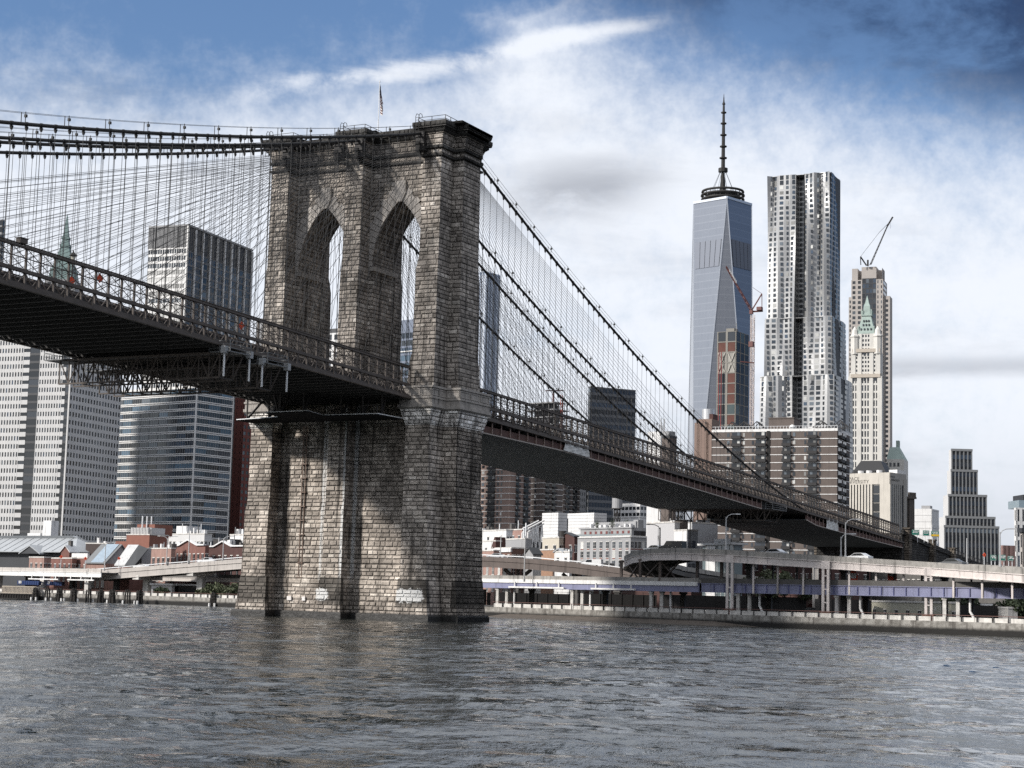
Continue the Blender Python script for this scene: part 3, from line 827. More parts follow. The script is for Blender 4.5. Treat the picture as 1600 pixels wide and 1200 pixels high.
# ripples drawn out along the crests
cr_ = t.vec(t.m('ADD', t.m('MULTIPLY', px_, math.cos(YAW)), t.m('MULTIPLY', py_, math.sin(YAW))), t.m('MULTIPLY', t.m('ADD', t.m('MULTIPLY', px_, -math.sin(YAW)), t.m('MULTIPLY', py_, math.cos(YAW))), 1.6), 0.)
r1 = t.noise(cr_, .085, 9, .55, .2)
r2 = t.noise(cr_, 3.6, 4, .65)
gust = t.noise(tcw, .045, 4, .6)
hh = t.m('MULTIPLY', r1, t.m('MULTIPLY_ADD', t.sm(gust, .30, .70), .6, .7))
t.l.new(t.bump(hh, 1., 2.1), bs.inputs['Normal'])
bs.inputs['Base Color'].default_value = (.016, .020, .018, 1)
bs.inputs['Roughness'].default_value = .03
bs.inputs['IOR'].default_value = 2.9
V, Fc = [], []
def wgrid(f0, f1, df, l0, l1, dl, lmin=0.):
    f = np.arange(f0, f1+1e-6, df); l = np.arange(l0, l1+1e-6, dl)
    FF, LL = np.meshgrid(f, l, indexing='ij')
    X = CAM.x + FF*math.cos(YAW) + LL*math.sin(YAW); Y = CAM.y + FF*math.sin(YAW) - LL*math.cos(YAW)
    Z = wave(X, Y, lmin)
    n0 = sum(len(v) for v in V)
    V.append(np.stack([X.ravel(), Y.ravel(), Z.ravel()], 1))
    nf, nl = len(f), len(l)
    i, j = np.meshgrid(np.arange(nf-1), np.arange(nl-1), indexing='ij')
    a = (n0 + i*nl + j).ravel()
    Fc.append(np.stack([a, a+1, a+nl+1, a+nl], 1)[:, ::-1])
wgrid(26, 130, .32, -64, 64, .34)
wgrid(130, 240, .55, -100, 100, .6, 1.4)
wgrid(240, 560, 1.0, -280, 280, 1.1, 2.4)
V = np.concatenate(V); Fc = np.concatenate(Fc)
me = bpy.data.meshes.new('river')
me.vertices.add(len(V)); me.vertices.foreach_set('co', V.astype(np.float32).ravel())
me.loops.add(len(Fc)*4); me.loops.foreach_set('vertex_index', Fc.astype(np.int32).ravel())
me.polygons.add(len(Fc)); me.polygons.foreach_set('loop_start', np.arange(0, len(Fc)*4, 4, dtype=np.int32))
me.polygons.foreach_set('use_smooth', np.ones(len(Fc), bool))
me.update(); me.validate()
me.materials.append(wm)
o = bpy.data.objects.new('river', me); COL.objects.link(o); o['kind'] = 'structure'
m = MB(); m.face([(-9000, -9000, -.45), (9000, -9000, -.45), (9000, 9000, -.45), (-9000, 9000, -.45)])
m.build('river_far', wm, None, kind='structure')

# land, quay wall, beach
GROUND = mat('city_ground', (.075, .072, .068), .9, 0, .3, .08)
m = MB()
ys_ = sorted(set(_sy + [-9000., 9000.]))
for a, b in zip(ys_[:-1], ys_[1:]):
    m.face([(shx(a)+.5, a, ZG), (9000, a, ZG), (9000, b, ZG), (shx(b)+.5, b, ZG)])
m.build('ground', GROUND, None, kind='structure')
qm = bpy.data.materials.new('quay_concrete'); qm.use_nodes = True
t = NT(qm.node_tree); bs = t.n['Principled BSDF']
P = t.n.new('ShaderNodeNewGeometry').outputs['Position']
x, y, z = t.xyz(P)
n_ = t.noise(P, .8, 6, .65); nv = t.noise(t.vec(x, y, t.m('MULTIPLY', z, .12)), 1.1, 4, .6)
c = t.mix(t.sm(n_, .35, .65), (.33, .315, .29), (.16, .15, .135))
c = t.mix(t.m('MULTIPLY', t.sm(nv, .5, .68), .7), c, (.06, .052, .045))
c = t.mix(t.sm(t.m('ADD', z, t.m('MULTIPLY', n_, .7)), 1.65, 1.05), c, (.012, .011, .010))
t.l.new(c, bs.inputs['Base Color']); bs.inputs['Roughness'].default_value = .9
t.l.new(t.bump(n_, .8, .15), bs.inputs['Normal'])
sw = empty('quay_wall', 'long stained concrete quay wall with a black tide line along the shore', 'quay wall', (69, 15, 0))
m = MB()
yy = [-300, -230, -165, -100, -70, -42, -14, 15, 46, 78, 109, 150, 194, 300, 420]
for a, b in zip(yy[:-1], yy[1:]):
    xa_, xb_ = shx(a), shx(b)
    m.hexa([(xa_-69, a-15, -2), (xa_-69+1.2, a-15, -2), (xb_-69+1.2, b-15, -2), (xb_-69, b-15, -2), (xa_-69+.1, a-15, ZG+.12), (xa_-69+1.2, a-15, ZG+.12), (xb_-69+1.2, b-15, ZG+.12), (xb_-69+.1, b-15, ZG+.12)])
m.build('wall', qm, sw)
def railing(y0, y1, label, off, panel):
    r = empty('railing', label, 'railing', (shx(y0)+off, y0, ZG))
    x0 = shx(y0)+off
    n = int((y1-y0)/2.6); mp, mq, mr = MB(), MB(), MB()
    for k in range(n):
        a, b = y0+k*(y1-y0)/n, y0+(k+1)*(y1-y0)/n
        xa_, xb_ = shx(a)+off-x0, shx(b)+off-x0
        mp.beam((xa_, a-y0, .1), (xa_, a-y0, 1.15), .11)
        mq.beam((xa_, a-y0, 1.12), (xb_, b-y0, 1.12), .09)
        mr.hexa([(xa_+.3, a-y0+.2, .1), (xa_+.5, a-y0+.2, .1), (xb_+.5, b-y0-.1, .1), (xb_+.3, b-y0-.1, .1), (xa_+.3, a-y0+.2, .82), (xa_+.5, a-y0+.2, .82), (xb_+.5, b-y0-.1, .82), (xb_+.3, b-y0-.1, .82)])
    p_ = mp.build('post', IRON_DK, r); p_['kind'] = 'stuff'
    mq.build('hand_rail', mat('rail_red', (.12, .06, .05), .7), r)
    p_ = mr.build('kerb_block', panel, r); p_['kind'] = 'stuff'
PALE = mat('pale_concrete', (.55, .53, .50), .85, 0, .35, .9, streak=.5)
railing(-170, 12, 'quay railing with pale kerb blocks below the viaduct right of the tower', .6, PALE)
railing(60, 200, 'quay railing over pale blocks behind the pile clusters left of the tower', .6, PALE)
bm_ = MB()
bp = [(14, 0.), (8, 5.), (-2, 8.), (-12, 8.), (-22, 6.), (-32, 4.), (-42, 2.4), (-52, 0.)]
for (a, wa), (b, wb) in zip(bp[:-1], bp[1:]):
    bm_.face([(shx(a)-wa, a, -.25), (shx(a)-wa*.35, a, .30 if wa else 0), (shx(b)-wb*.35, b, .30 if wb else 0), (shx(b)-wb, b, -.25)][::-1])
    bm_.face([(shx(a)-wa*.35, a, .30 if wa else 0), (shx(a)+.1, a, .75 if wa else 0), (shx(b)+.1, b, .75 if wb else 0), (shx(b)-wb*.35, b, .30 if wb else 0)][::-1])
bm_.build('beach', mat('wet_sand', (.095, .078, .064), .9, 0, .4, .6, bump=.2), None, kind='structure')

# ---- roads on legs
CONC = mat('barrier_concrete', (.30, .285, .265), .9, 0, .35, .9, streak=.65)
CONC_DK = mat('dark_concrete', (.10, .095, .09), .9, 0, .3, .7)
BEIGE = mat('beige_girder', (.47, .435, .405), .7, 0, .15, .4, streak=.35)
PINKW = mat('pinkish_white_girder', (.60, .545, .52), .6, 0, .2, .7, streak=.6)
WHITE = mat('white_paint', (.70, .69, .675), .6, 0, .14, .6, streak=.4)
BLUE = mat('lavender_blue_girder', (.20, .207, .315), .6, 0, .22, .4, streak=.45)
BROWN = mat('brown_girder', (.115, .092, .082), .75, 0, .25, .5, streak=.4)
ASPH = mat('asphalt', (.05, .05, .052), .9, 0, .2, 1.)
def offs(pts, d):
    out = []
    for i, p in enumerate(pts):
        a = pts[max(i-1, 0)]; b = pts[min(i+1, len(pts)-1)]
        q = Vector((b.x-a.x, b.y-a.y, 0)).normalized(); n = Vector((q.y, -q.x, 0))
        out.append(Vector((p.x+n.x*d, p.y+n.y*d, p.z)))
    return out
def strip(mb, A_, B_, z0, z1):
    """solid strip between two plan lines; z0, z1 are offsets from the points' own height"""
    for i in range(len(A_)-1):
        a, b, c, d = A_[i], A_[i+1], B_[i+1], B_[i]
        mb.hexa([(a.x,a.y,a.z+z0),(d.x,d.y,d.z+z0),(c.x,c.y,c.z+z0),(b.x,b.y,b.z+z0),(a.x,a.y,a.z+z1),(d.x,d.y,d.z+z1),(c.x,c.y,c.z+z1),(b.x,b.y,b.z+z1)])
def refine(pts, step=6.):
    out = [pts[0]]
    for a, b in zip(pts[:-1], pts[1:]):
        n = max(1, int((b-a).length/step))
        out += [a.lerp(b, (k+1)/n) for k in range(n)]
    return out
def vroad(label, pts, width, thick, fascia, barrier, group=None, rail=False):
    """pts: outer top edge of the barrier, inland on the right hand"""
    pts = refine([Vector(p) for p in pts])
    c = pts[len(pts)//2]
    r = empty('viaduct', label, 'viaduct', (c.x, c.y, ZG), 0, group)
    L = [p - Vector((c.x, c.y, ZG)) for p in pts]
    o = lambda d: offs(L, d)
    m = MB(); strip(m, o(.3), o(width-.3), -1.25, -.95); m.build('roadway', ASPH, r)
    m = MB(); strip(m, o(0), o(.28), -.95, 0); m.build('barrier', barrier, r)
    m = MB(); strip(m, o(width-.28), o(width), -.95, 0); m.build('barrier', barrier, r)
    m = MB(); strip(m, o(.06), o(.34), -thick, -.955); strip(m, o(-.12), o(.45), -thick-.12, -thick); strip(m, o(-.10), o(.4), -1.06, -.93); m.build('girder', fascia, r)
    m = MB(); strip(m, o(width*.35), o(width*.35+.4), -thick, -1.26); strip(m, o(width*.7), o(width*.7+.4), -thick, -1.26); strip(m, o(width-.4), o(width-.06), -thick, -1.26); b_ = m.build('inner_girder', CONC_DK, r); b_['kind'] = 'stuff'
    if rail:
        m = MB(); strip(m, o(.1), o(.18), .28, .5)
        for p in o(.14)[::1]: m.beam((p.x, p.y, p.z-.05), (p.x, p.y, p.z+.5), .1)
        m.build('guard_rail', GALV, r)
    return r, c
def col(r, c, x, y, z0, z1, w_, material, name='column'):
    m = MB(); X, Y = x-c.x, y-c.y
    m.box(X-w_/2, X+w_/2, Y-w_/2, Y+w_/2, z0-ZG, z1-ZG); m.box(X-w_*.7, X+w_*.7, Y-w_*.7, Y+w_*.7, z1-ZG-.45, z1-ZG)
    return m.build(name, material, r)
# lower shore road, blue plate girder on the right, pale on the left
ylo = [-330, -240, -160, -100, -70, -42, -35]
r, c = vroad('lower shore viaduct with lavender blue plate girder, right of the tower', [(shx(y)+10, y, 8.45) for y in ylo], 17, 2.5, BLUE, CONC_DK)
m = MB(); y = -330.
while y < -36: m.box(shx(y)+10-.12-c.x, shx(y)+10.02-c.x, y-.06-c.y, y+.06-c.y, 5.95-ZG, 7.4-ZG); y += 2.3
b_ = m.build('stiffener', mat('stiffener_blue', (.08, .085, .2), .7), r); b_['kind'] = 'stuff'
for u in (1168, 1322, 1487, 1640):
    p = on(u, hor(u), d=float(np.interp(u, [760, 1200, 1600], [357, 311, 271]))+7)
    for k in (0, 1): col(r, c, shx(p.y)+11, p.y-1.1+k*2.2, ZG, 5.9, .6, PALE)
    m = MB(); X, Y = shx(p.y)+10.4-c.x, p.y-3.2-c.y
    m.tube([(X, Y, 4.0), (X, Y, 1.7), (X-.3, Y-.5, 1.0), (X-.4, Y-.9, .1)], .22, 8); m.build('downpipe', WHITE, r)
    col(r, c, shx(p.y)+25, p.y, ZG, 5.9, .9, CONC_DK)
r, c = vroad('lower shore viaduct with a white edge band and hanging white beams beside the tower', [(shx(y)+9.5, y, 8.45) for y in (-34.6, -14, 15, 46, 74)], 17, 2.5, BLUE, CONC)
m = MB()
for a, b in ((-34.4, -14), (-14, 15), (15, 46), (46, 74)): m.beam((shx(a)+9.45-c.x, a-c.y, 7.35-ZG), (shx(b)+9.45-c.x, b-c.y, 7.35-ZG), .22, .75)
m.build('edge_band', WHITE, r)
m = MB()
for a, b in ((-2, 13), (-20, -9)):
    m.beam((shx(a)+9.0-c.x, a-c.y, 6.1-ZG), (shx(b)+9.0-c.x, b-c.y, 6.1-ZG), .3, .32)
    for k in range(3): yk = a+(b-a)*(.1+.4*k); m.beam((shx(yk)+9.1-c.x, yk-c.y, 6.1-ZG), (shx(yk)+9.2-c.x, yk-c.y, 7.2-ZG), .2)
m.build('hanging_beam', WHITE, r)
for u in (774, 900, 1029):
    p = on(u, hor(u), d=float(np.interp(u, [760, 1200], [357, 311]))+6)
    for k in (0, 1): col(r, c, shx(p.y)+10.5, p.y-1.1+k*2.2, ZG, 5.9, .6, PALE)
    m = MB(); X, Y = shx(p.y)+10.1-c.x, p.y-3-c.y
    m.tube([(X, Y, 4.0), (X, Y, .1)], .22, 8); m.build('downpipe', WHITE, r)
    col(r, c, shx(p.y)+24, p.y, ZG, 5.9, .9, CONC_DK)
Y137 = on(137, hor(137), d=456).y
r, c = vroad('dim lower roadway running behind the beige ramp left of the tower', [(shx(y)+30, y, 8.0) for y in (62, 85, 109, Y137+6)], 12, 1.9, BEIGE, CONC_DK)
r, c = vroad('lower shore viaduct with pale beige edge behind the row of pile clusters', [(shx(y)+6, y, 8.6) for y in (Y137, 165, 194, 300, 420)], 17, 2.1, WHITE, BEIGE)
for u in (4, 69, 133):
    p = on(u, hor(u), d=float(np.interp(u, [0, 180, 330], [484, 446, 429]))+9)
    col(r, c, shx(p.y)+7.5, p.y, ZG, 6.6, 1.3, PALE); col(r, c, shx(p.y)+19, p.y, ZG, 6.6, 1.2, CONC_DK)
m = MB()
for a, b in ((Y137+2, Y137+13), (Y137+17, Y137+30)):
    m.beam((shx(a)+5.4-c.x, a-c.y, 5.6-ZG), (shx(b)+5.4-c.x, b-c.y, 5.6-ZG), .3, .32)
    for k in range(3): yk = a+(b-a)*(.1+.4*k); m.beam((shx(yk)+5.4-c.x, yk-c.y, 5.6-ZG), (shx(yk)+5.6-c.x, yk-c.y, 6.6-ZG), .2)
m.build('hanging_beam', WHITE, r)
# upper viaduct on the right with its curled ramp end
UP = [(1760, 246, 9.2), (1600, 271, 10.5), (1450, 292, 11.65), (1290, 304, 12.6), (1140, 319, 13.6), (1060, 326, 13.95), (1015, 333, 13.9), (988, 343, 13.5), (974, 356, 12.9), (974, 368, 12.5), (985, 378, 12.1), (1010, 388, 11.6), (1080, 400, 10.7), (1180, 410, 9.7)]
up = []
for u, d, z in UP:
    p = on(u, hor(u), d=d); up.append((p.x, p.y, z))
r, c = vroad('upper viaduct with pinkish white girder and tall twin columns, curling back at its left end', up, 9.5, 2.15, PINKW, CONC)
UV, UC = r, c
def up_z(y): return float(np.interp(y, [q[1] for q in up[:6]], [q[2] for q in up[:6]]))
def up_x(y): return float(np.interp(y, [q[1] for q in up[:6]], [q[0] for q in up[:6]]))
RUSTC = mat('rusty_pedestal', (.13, .06, .042), .85, 0, .4, 1.2)
for u, d in ((1141, 319), (1291, 304), (1452, 292), (1625, 268)):
    p = on(u, hor(u), d=d)
    m = MB(); X, Y, Zt = p.x-c.x-.25, p.y-c.y, up_z(p.y)-ZG
    for k in (-.45, .45): m.box(X-.3, X+.3, Y+k-.22, Y+k+.22, .2, Zt-1.1)
    [m.box(X-.3, X+.3, Y-.25, Y+.25, q, q+.18) for q in (2.5, 4.8, 7.1)]; m.box(X-.36, X+.36, Y-.75, Y+.75, Zt-2.3, Zt-.98)
    m.build('column', PINKW, r)
    m = MB(); m.loft([[(X-1.1, Y-1.2, z), (X+1.1, Y-1.2, z), (X+1.1, Y+1.2, z), (X-1.1, Y+1.2, z)] if z < .1 else [(X-.7, Y-.95, z), (X+.7, Y-.95, z), (X+.7, Y+.95, z), (X-.7, Y+.95, z)] for z in (-3., -.2, .25, 1.0)]); m.build('pedestal', RUSTC, r)
    col(r, c, p.x+8.6, p.y-.5, ZG, up_z(p.y)-2.2, .9, CONC_DK)
for u in (1177, 1215, 1255, 1327, 1369, 1412, 1490, 1535, 1582):
    d = float(np.interp(u, [1040, 1140, 1290, 1450, 1600], [328, 319, 304, 292, 271]))
    p = on(u, hor(u), d=d+1.2); m = MB()
    m.box(p.x-c.x-.16, p.x-c.x+.16, p.y-c.y-.16, p.y-c.y+.16, 5.8-ZG, up_z(p.y)-ZG-2.1); m.build('hanger', PINKW, r)
    q = Vector((p.x+6.2, p.y-1.5, 0)); m = MB()
    m.box(q.x-c.x-.14, q.x-c.x+.14, q.y-c.y-.14, q.y-c.y+.14, 7.0-ZG, up_z(p.y)-ZG-2.0); m.build('hanger', CONC_DK, r)
for u, d in ((970, 352), (1000, 337), (1031, 331), (1089, 326), (1127, 322)):
    p = on(u, hor(u), d=d+1.5); col(r, c, p.x, p.y, 7.2, 12.0, .5, BROWN, 'post')
for (u0, d0), (u1, d1) in (((978, 350), (1000, 340)), ((1000, 338), (1031, 333)), ((1031, 333), (1062, 329))):
    p = on(u0, hor(u0), d=d0+2); q = on(u1, hor(u1), d=d1+2); m = MB()
    P0 = Vector((p.x-c.x, p.y-c.y, 0)); P1 = Vector((q.x-c.x, q.y-c.y, 0))
    m.beam(P0+Vector((0, 0, 7.4-ZG)), P1+Vector((0, 0, 11.6-ZG)), .25); m.beam(P0+Vector((.3, 0, 11.6-ZG)), P1+Vector((.3, 0, 7.4-ZG)), .25)
    m.build('cross_brace', BROWN, r)
# the ramp behind, two lengths of it, cut by the tower from this side
def pv(rows): 
    out = []
    for u, v, d in rows:
        p = on(u, hor(u), d=d); out.append((p.x, p.y, 4.156+(hor(u)-v)*d/FPX))
    return out
rl = pv([(560, 868, 441), (470, 867.5, 447), (378, 873, 452), (314, 878, 456), (250, 883, 460), (190, 888, 464), (137, 892.5, 468)])
r, c = vroad('beige ramp with white guard rail rising behind the tower on the left', rl[::1], 10, 2.5, BEIGE, BEIGE, rail=True)
for u, v in ((230, 884), (314, 878), (420, 871)):
    d = float(np.interp(u, [137, 560], [468, 441])); p = on(u, hor(u), d=d+5); zt = 4.156+(hor(u)-v)*d/FPX-2.6
    col(r, c, p.x, p.y, ZG, zt, 1.7, PALE)
    m = MB(); m.box(p.x-c.x-5, p.x-c.x+5, p.y-c.y-1.0, p.y-c.y+1.0, zt-ZG-1.1, zt-ZG); m.build('cross_head', PALE, r)
rr = pv([(1075, 903, 392), (980, 891, 402), (900, 880, 409), (830, 873.5, 415), (752, 869.5, 422), (640, 868, 431)])
r, c = vroad('dark brown steel ramp sloping down behind the quay right of the tower', rr, 10, 2.4, BROWN, BROWN, rail=True)
for u, v in ((808, 873), (900, 880), (965, 889)):
    d = float(np.interp(u, [752, 980], [422, 402])); p = on(u, hor(u), d=d+5); zt = 4.156+(hor(u)-v)*d/FPX-2.4
    col(r, c, p.x, p.y, ZG, zt-2.6, 1.2, CONC_DK)
    m = MB()
    for k in (-1, 1): m.beam((p.x-c.x, p.y-c.y, zt-ZG-2.8), (p.x-c.x, p.y-c.y+k*3.6, zt-ZG-.1), .7)
    m.beam((p.x-c.x, p.y-c.y, zt-ZG-2.8), (p.x-c.x, p.y-c.y, zt-ZG-.1), .5)
    m.build('forked_head', BROWN, r)

# ---- pile clusters in the water
PILE = mat('tarred_pile', (.020, .017, .015), .85, 0, .3, 2.)
def dolphin(x, y, label):
    r = empty('pile_cluster', label, 'piles', (x, y, 0), 0, 'tarred pile clusters along the left quay')
    for k in range(7):
        a = k*2*math.pi/6; ro = 0 if k == 6 else 1
        m = MB(); m.tube([(ro*1.05*math.cos(a), ro*1.05*math.sin(a), -2.5), (ro*.52*math.cos(a), ro*.52*math.sin(a), 3.1+.35*math.sin(k*2.3))], [.23, .19], 7)
        m.build('pile', PILE, r)
    m = MB()
    for z in (1.9, 2.6): m.tube([(.86*math.cos(a*math.pi/6), .86*math.sin(a*math.pi/6), z) for a in range(13)], .06, 5)
    m.build('rope_band', IRON_DK, r)
    m = MB()
    for a in (2.9, 4.1): m.tube([(1.2*math.cos(a), 1.2*math.sin(a), -.3), (1.15*math.cos(a), 1.15*math.sin(a), .75)], .26, 7)
    m.build('white_collar', WHITE, r)
    return r
DU = [(56, 936.2), (75, 937), (94, 937.6), (116, 938.4), (139, 939), (158, 939.8), (176, 940.4), (200, 941.6), (219, 942.4), (334, 946.6), (358, 947.8)]
pos = [on(u, hor(u), d=float(np.interp(u, [0, 180, 330], [484, 446, 429]))-7) for u, v in DU]
d0 = dolphin(pos[0].x, pos[0].y, '')
WORD = ['first', 'second', 'third', 'fourth', 'fifth', 'sixth', 'seventh', 'eighth', 'ninth', 'tenth', 'eleventh']
d0['label'] = 'tarred pile cluster at the corner of the beige barge, first from the left'
for k, p in enumerate(pos[1:], 1):
    lb = f'tarred pile cluster off the left quay, {WORD[k]} from the left'
    if k == 10: lb = 'tarred pile cluster right beside the tower foot, last of its row'
    if k == 9: lb = 'tarred pile cluster before the green shrubs, second from the tower foot'
    dup_tree(d0, (p.x, p.y, 0), k*.7, lb)
# mooring piles by the right foot of the tower
for k, (u, v, lb) in enumerate(((756.5, 957, 'dark mooring pile close against the tower foot, left of a pair'), (763, 957.5, 'dark mooring pile right of its twin beside the tower foot'))):
    p = on(u, v, z=0); m = MB(); m.tube([(0, 0, -3), (0, 0, 5.6-k*.8)], [.55, .45], 9); m.tube([(0, 0, 5.5-k*.8), (0, 0, 5.8-k*.8)], .5, 9)
    for z in (1.5, 3., 4.5): m.tube([(0, 0, z), (0, 0, z+.12)], .62, 9)
    tag(m.build('mooring_pile', PILE, None, (p.x, p.y, 0)), lb, 'pile', 'mooring piles at the tower foot')

# ---- cars
GLASS = mat('car_glass', (.015, .018, .022), .08, 0, .05)
TYRE = mat('tyre', (.015, .015, .015), .8)
def car(u, v, d, z, ang, paint, label, kind='saloon'):
    p = on(u, v, d=d)
    r = empty('parked_car' if kind == 'x' else 'car', label, 'car' if kind != 'pickup' else 'pickup', (p.x, p.y, z), ang)
    L, W = 4.5, 1.8
    prof = {'saloon': [(-2.25, .35), (2.2, .35), (2.25, .75), (1.2, .92), (.45, 1.42), (-.9, 1.45), (-1.75, .98), (-2.25, .9)],
            'pickup': [(-2.7, .45), (2.6, .45), (2.65, .95), (1.4, 1.1), (.8, 1.75), (-.5, 1.75), (-.7, 1.15), (-2.7, 1.1)],
            'van': [(-2.5, .4), (2.4, .4), (2.45, 1.0), (1.6, 1.2), (1.0, 2.0), (-2.45, 2.0)]}[kind]
    m = MB(); m.loft([[(x, y, z_) for x, z_ in prof] for y in (W/2, -W/2)]); m.build('body', paint, r)
    gl = {'saloon': [(1.05, .95), (.42, 1.36), (-.85, 1.38), (-1.55, 1.0)], 'pickup': [(1.25, 1.13), (.76, 1.68), (-.42, 1.68), (-.55, 1.18)], 'van': [(1.45, 1.25), (.98, 1.85), (-.2, 1.85), (-.2, 1.25)]}[kind]
    for sg in (-1, 1):
        m = MB(); q = [[(x, sg*(W/2-.05), z_) for x, z_ in gl], [(x, sg*(W/2+.015), z_) for x, z_ in gl]]
        m.loft(q if sg < 0 else q[::-1]); m.build('window', GLASS, r)
        for x in (-1.4, 1.4):
            m = MB(); m.tube([(x, sg*(W/2-.22), .33), (x, sg*(W/2+.02), .33)], .33, 12); m.build('wheel', TYRE, r)
    return r
def paint(n, c): return mat('paint_'+n, c, .3, .1, .03)
A1 = math.atan2(up[3][1]-up[2][1], up[3][0]-up[2][0]); A2 = math.atan2(rl[4][1]-rl[3][1], rl[4][0]-rl[3][0])
def ztop(u): return float(np.interp(u, [1040, 1140, 1290, 1450, 1600], [13.9, 13.6, 12.6, 11.65, 10.5]))-.95
def dtop(u): return float(np.interp(u, [1040, 1140, 1290, 1450, 1600], [328, 319, 304, 292, 271]))
car(1342, 871, dtop(1342)+3.2, ztop(1342)+.35, A1, paint('white', (.78, .78, .78)), 'white saloon car on the upper viaduct beside the twin lamp posts')
car(1210, 866, dtop(1210)+3.2, ztop(1210)+.2, A1, paint('silver', (.55, .56, .58)), 'silver car half hidden by the viaduct barrier below the brown flats')
car(1487, 880, dtop(1487)+3.2, ztop(1487)+.35, A1, paint('grey', (.12, .125, .13)), 'dark grey car on the upper viaduct beside a tall lamp post')
car(1052, 858, 333, ztop(1052)+.45, A1, paint('black', (.02, .02, .022)), 'black car on the curled ramp before the white warehouses', 'van')
car(1024, 858, 338, ztop(1040)+.25, A1, paint('white', (.78, .78, .78)), 'small white car at the crest of the curled ramp')
car(324, 877, 459, 4.156+(hor(324)-877)*455/FPX-.75, A2+math.pi, paint('white', (.78, .78, .78)), 'white pickup truck driving up the beige ramp', 'pickup')
car(222, 885.5, 465, 4.156+(hor(222)-885.5)*462/FPX-.75, A2, paint('white', (.78, .78, .78)), 'pale car low on the beige ramp before the red brick houses')
car(775, 868, 426, 4.156+(hor(775)-870)*423/FPX-.6, A2, paint('silver', (.55, .56, .58)), 'silver car on the brown ramp close to the tower')
car(925, 879, 412, 4.156+(hor(925)-883)*409/FPX-.6, A2, paint('white', (.78, .78, .78)), 'white van on the brown ramp before the grey window grid building', 'van')

# ---- street lamps
LAMPM = mat('lamp_post_grey', (.42, .42, .42), .5, .2, .1)
def lamp(u, vb, vt, d, label, arm=(-1,), material=LAMPM):
    p = on(u, vb, d=d); zt = on(u, vt, d=d).z
    r = empty('street_lamp', label, 'lamp', (p.x, p.y, p.z), YAW-math.pi/2, 'street lamps along the shore roads')
    h = zt-p.z
    m = MB(); m.tube([(0, 0, 0), (0, 0, h-.5)], [.15, .09], 8); m.tube([(0, 0, 0), (0, 0, .6)], .24, 8); m.build('post', material, r)
    for s in arm:
        m = MB(); m.tube([(0, 0, h-.9), (s*.35, 0, h-.3), (s*1.0, 0, h), (s*2.0, 0, h+.08)], .075, 6); m.build('arm', material, r)
        m = MB(); m.loft([[(s*1.9-.1, -.18, h-.05), (s*2.7, -.18, h-.02), (s*2.7, .18, h-.02), (s*1.9-.1, .18, h-.05)][::(1 if s > 0 else -1)], [(s*1.9-.1, -.12, h+.16), (s*2.6, -.12, h+.16), (s*2.6, .12, h+.16), (s*1.9-.1, .12, h+.16)][::(1 if s > 0 else -1)]]); m.build('lamp_head', material, r)
    return r
lamp(1134, 862, 803, 325, 'grey lamp post on the viaduct under the bridge, arm to the right', (1,))
lamp(1031, 859, 820, 336, 'dark lamp post on the curled ramp, arm to the left', (-1,), IRON_DK)
lamp(1078, 860, 806, 327, 'slim dark pole on the curled ramp without an arm', (), IRON_DK)
lamp(1321, 873, 811, 306, 'taller lamp post of two standing close together on the viaduct', (1,))
lamp(1314, 873, 834, 312, 'shorter lamp post of two standing close together on the viaduct', (1,))
lamp(1511, 884, 836, 292, 'plain pole on the viaduct before the stepped tower', ())
lamp(1563, 887, 826, 284, 'tall lamp post at the right before the pale sky, arm to the right', (1,))
lamp(163, 892, 847, 463, 'white lamp post before the grey gabled roofs, arm to the right', (1,))
lamp(260, 882, 838, 460, 'lamp post on the beige ramp before the red brick block, arm to the right', (1, -1))
lamp(294, 880, 824, 458, 'lamp post on the beige ramp before the gabled brick house', ())
lamp(348, 876, 838, 455, 'lamp post on the beige ramp closest to the tower', (1,))
lamp(819, 909, 833, 356, 'tall lamp post on the lower road beside the brown ramp', ())
lamp(782, 869, 832, 425, 'slim lamp post on the brown ramp nearest the tower', ())
lamp(952, 886, 842, 407, 'lamp post with white box before the grey window grid building', (1,))

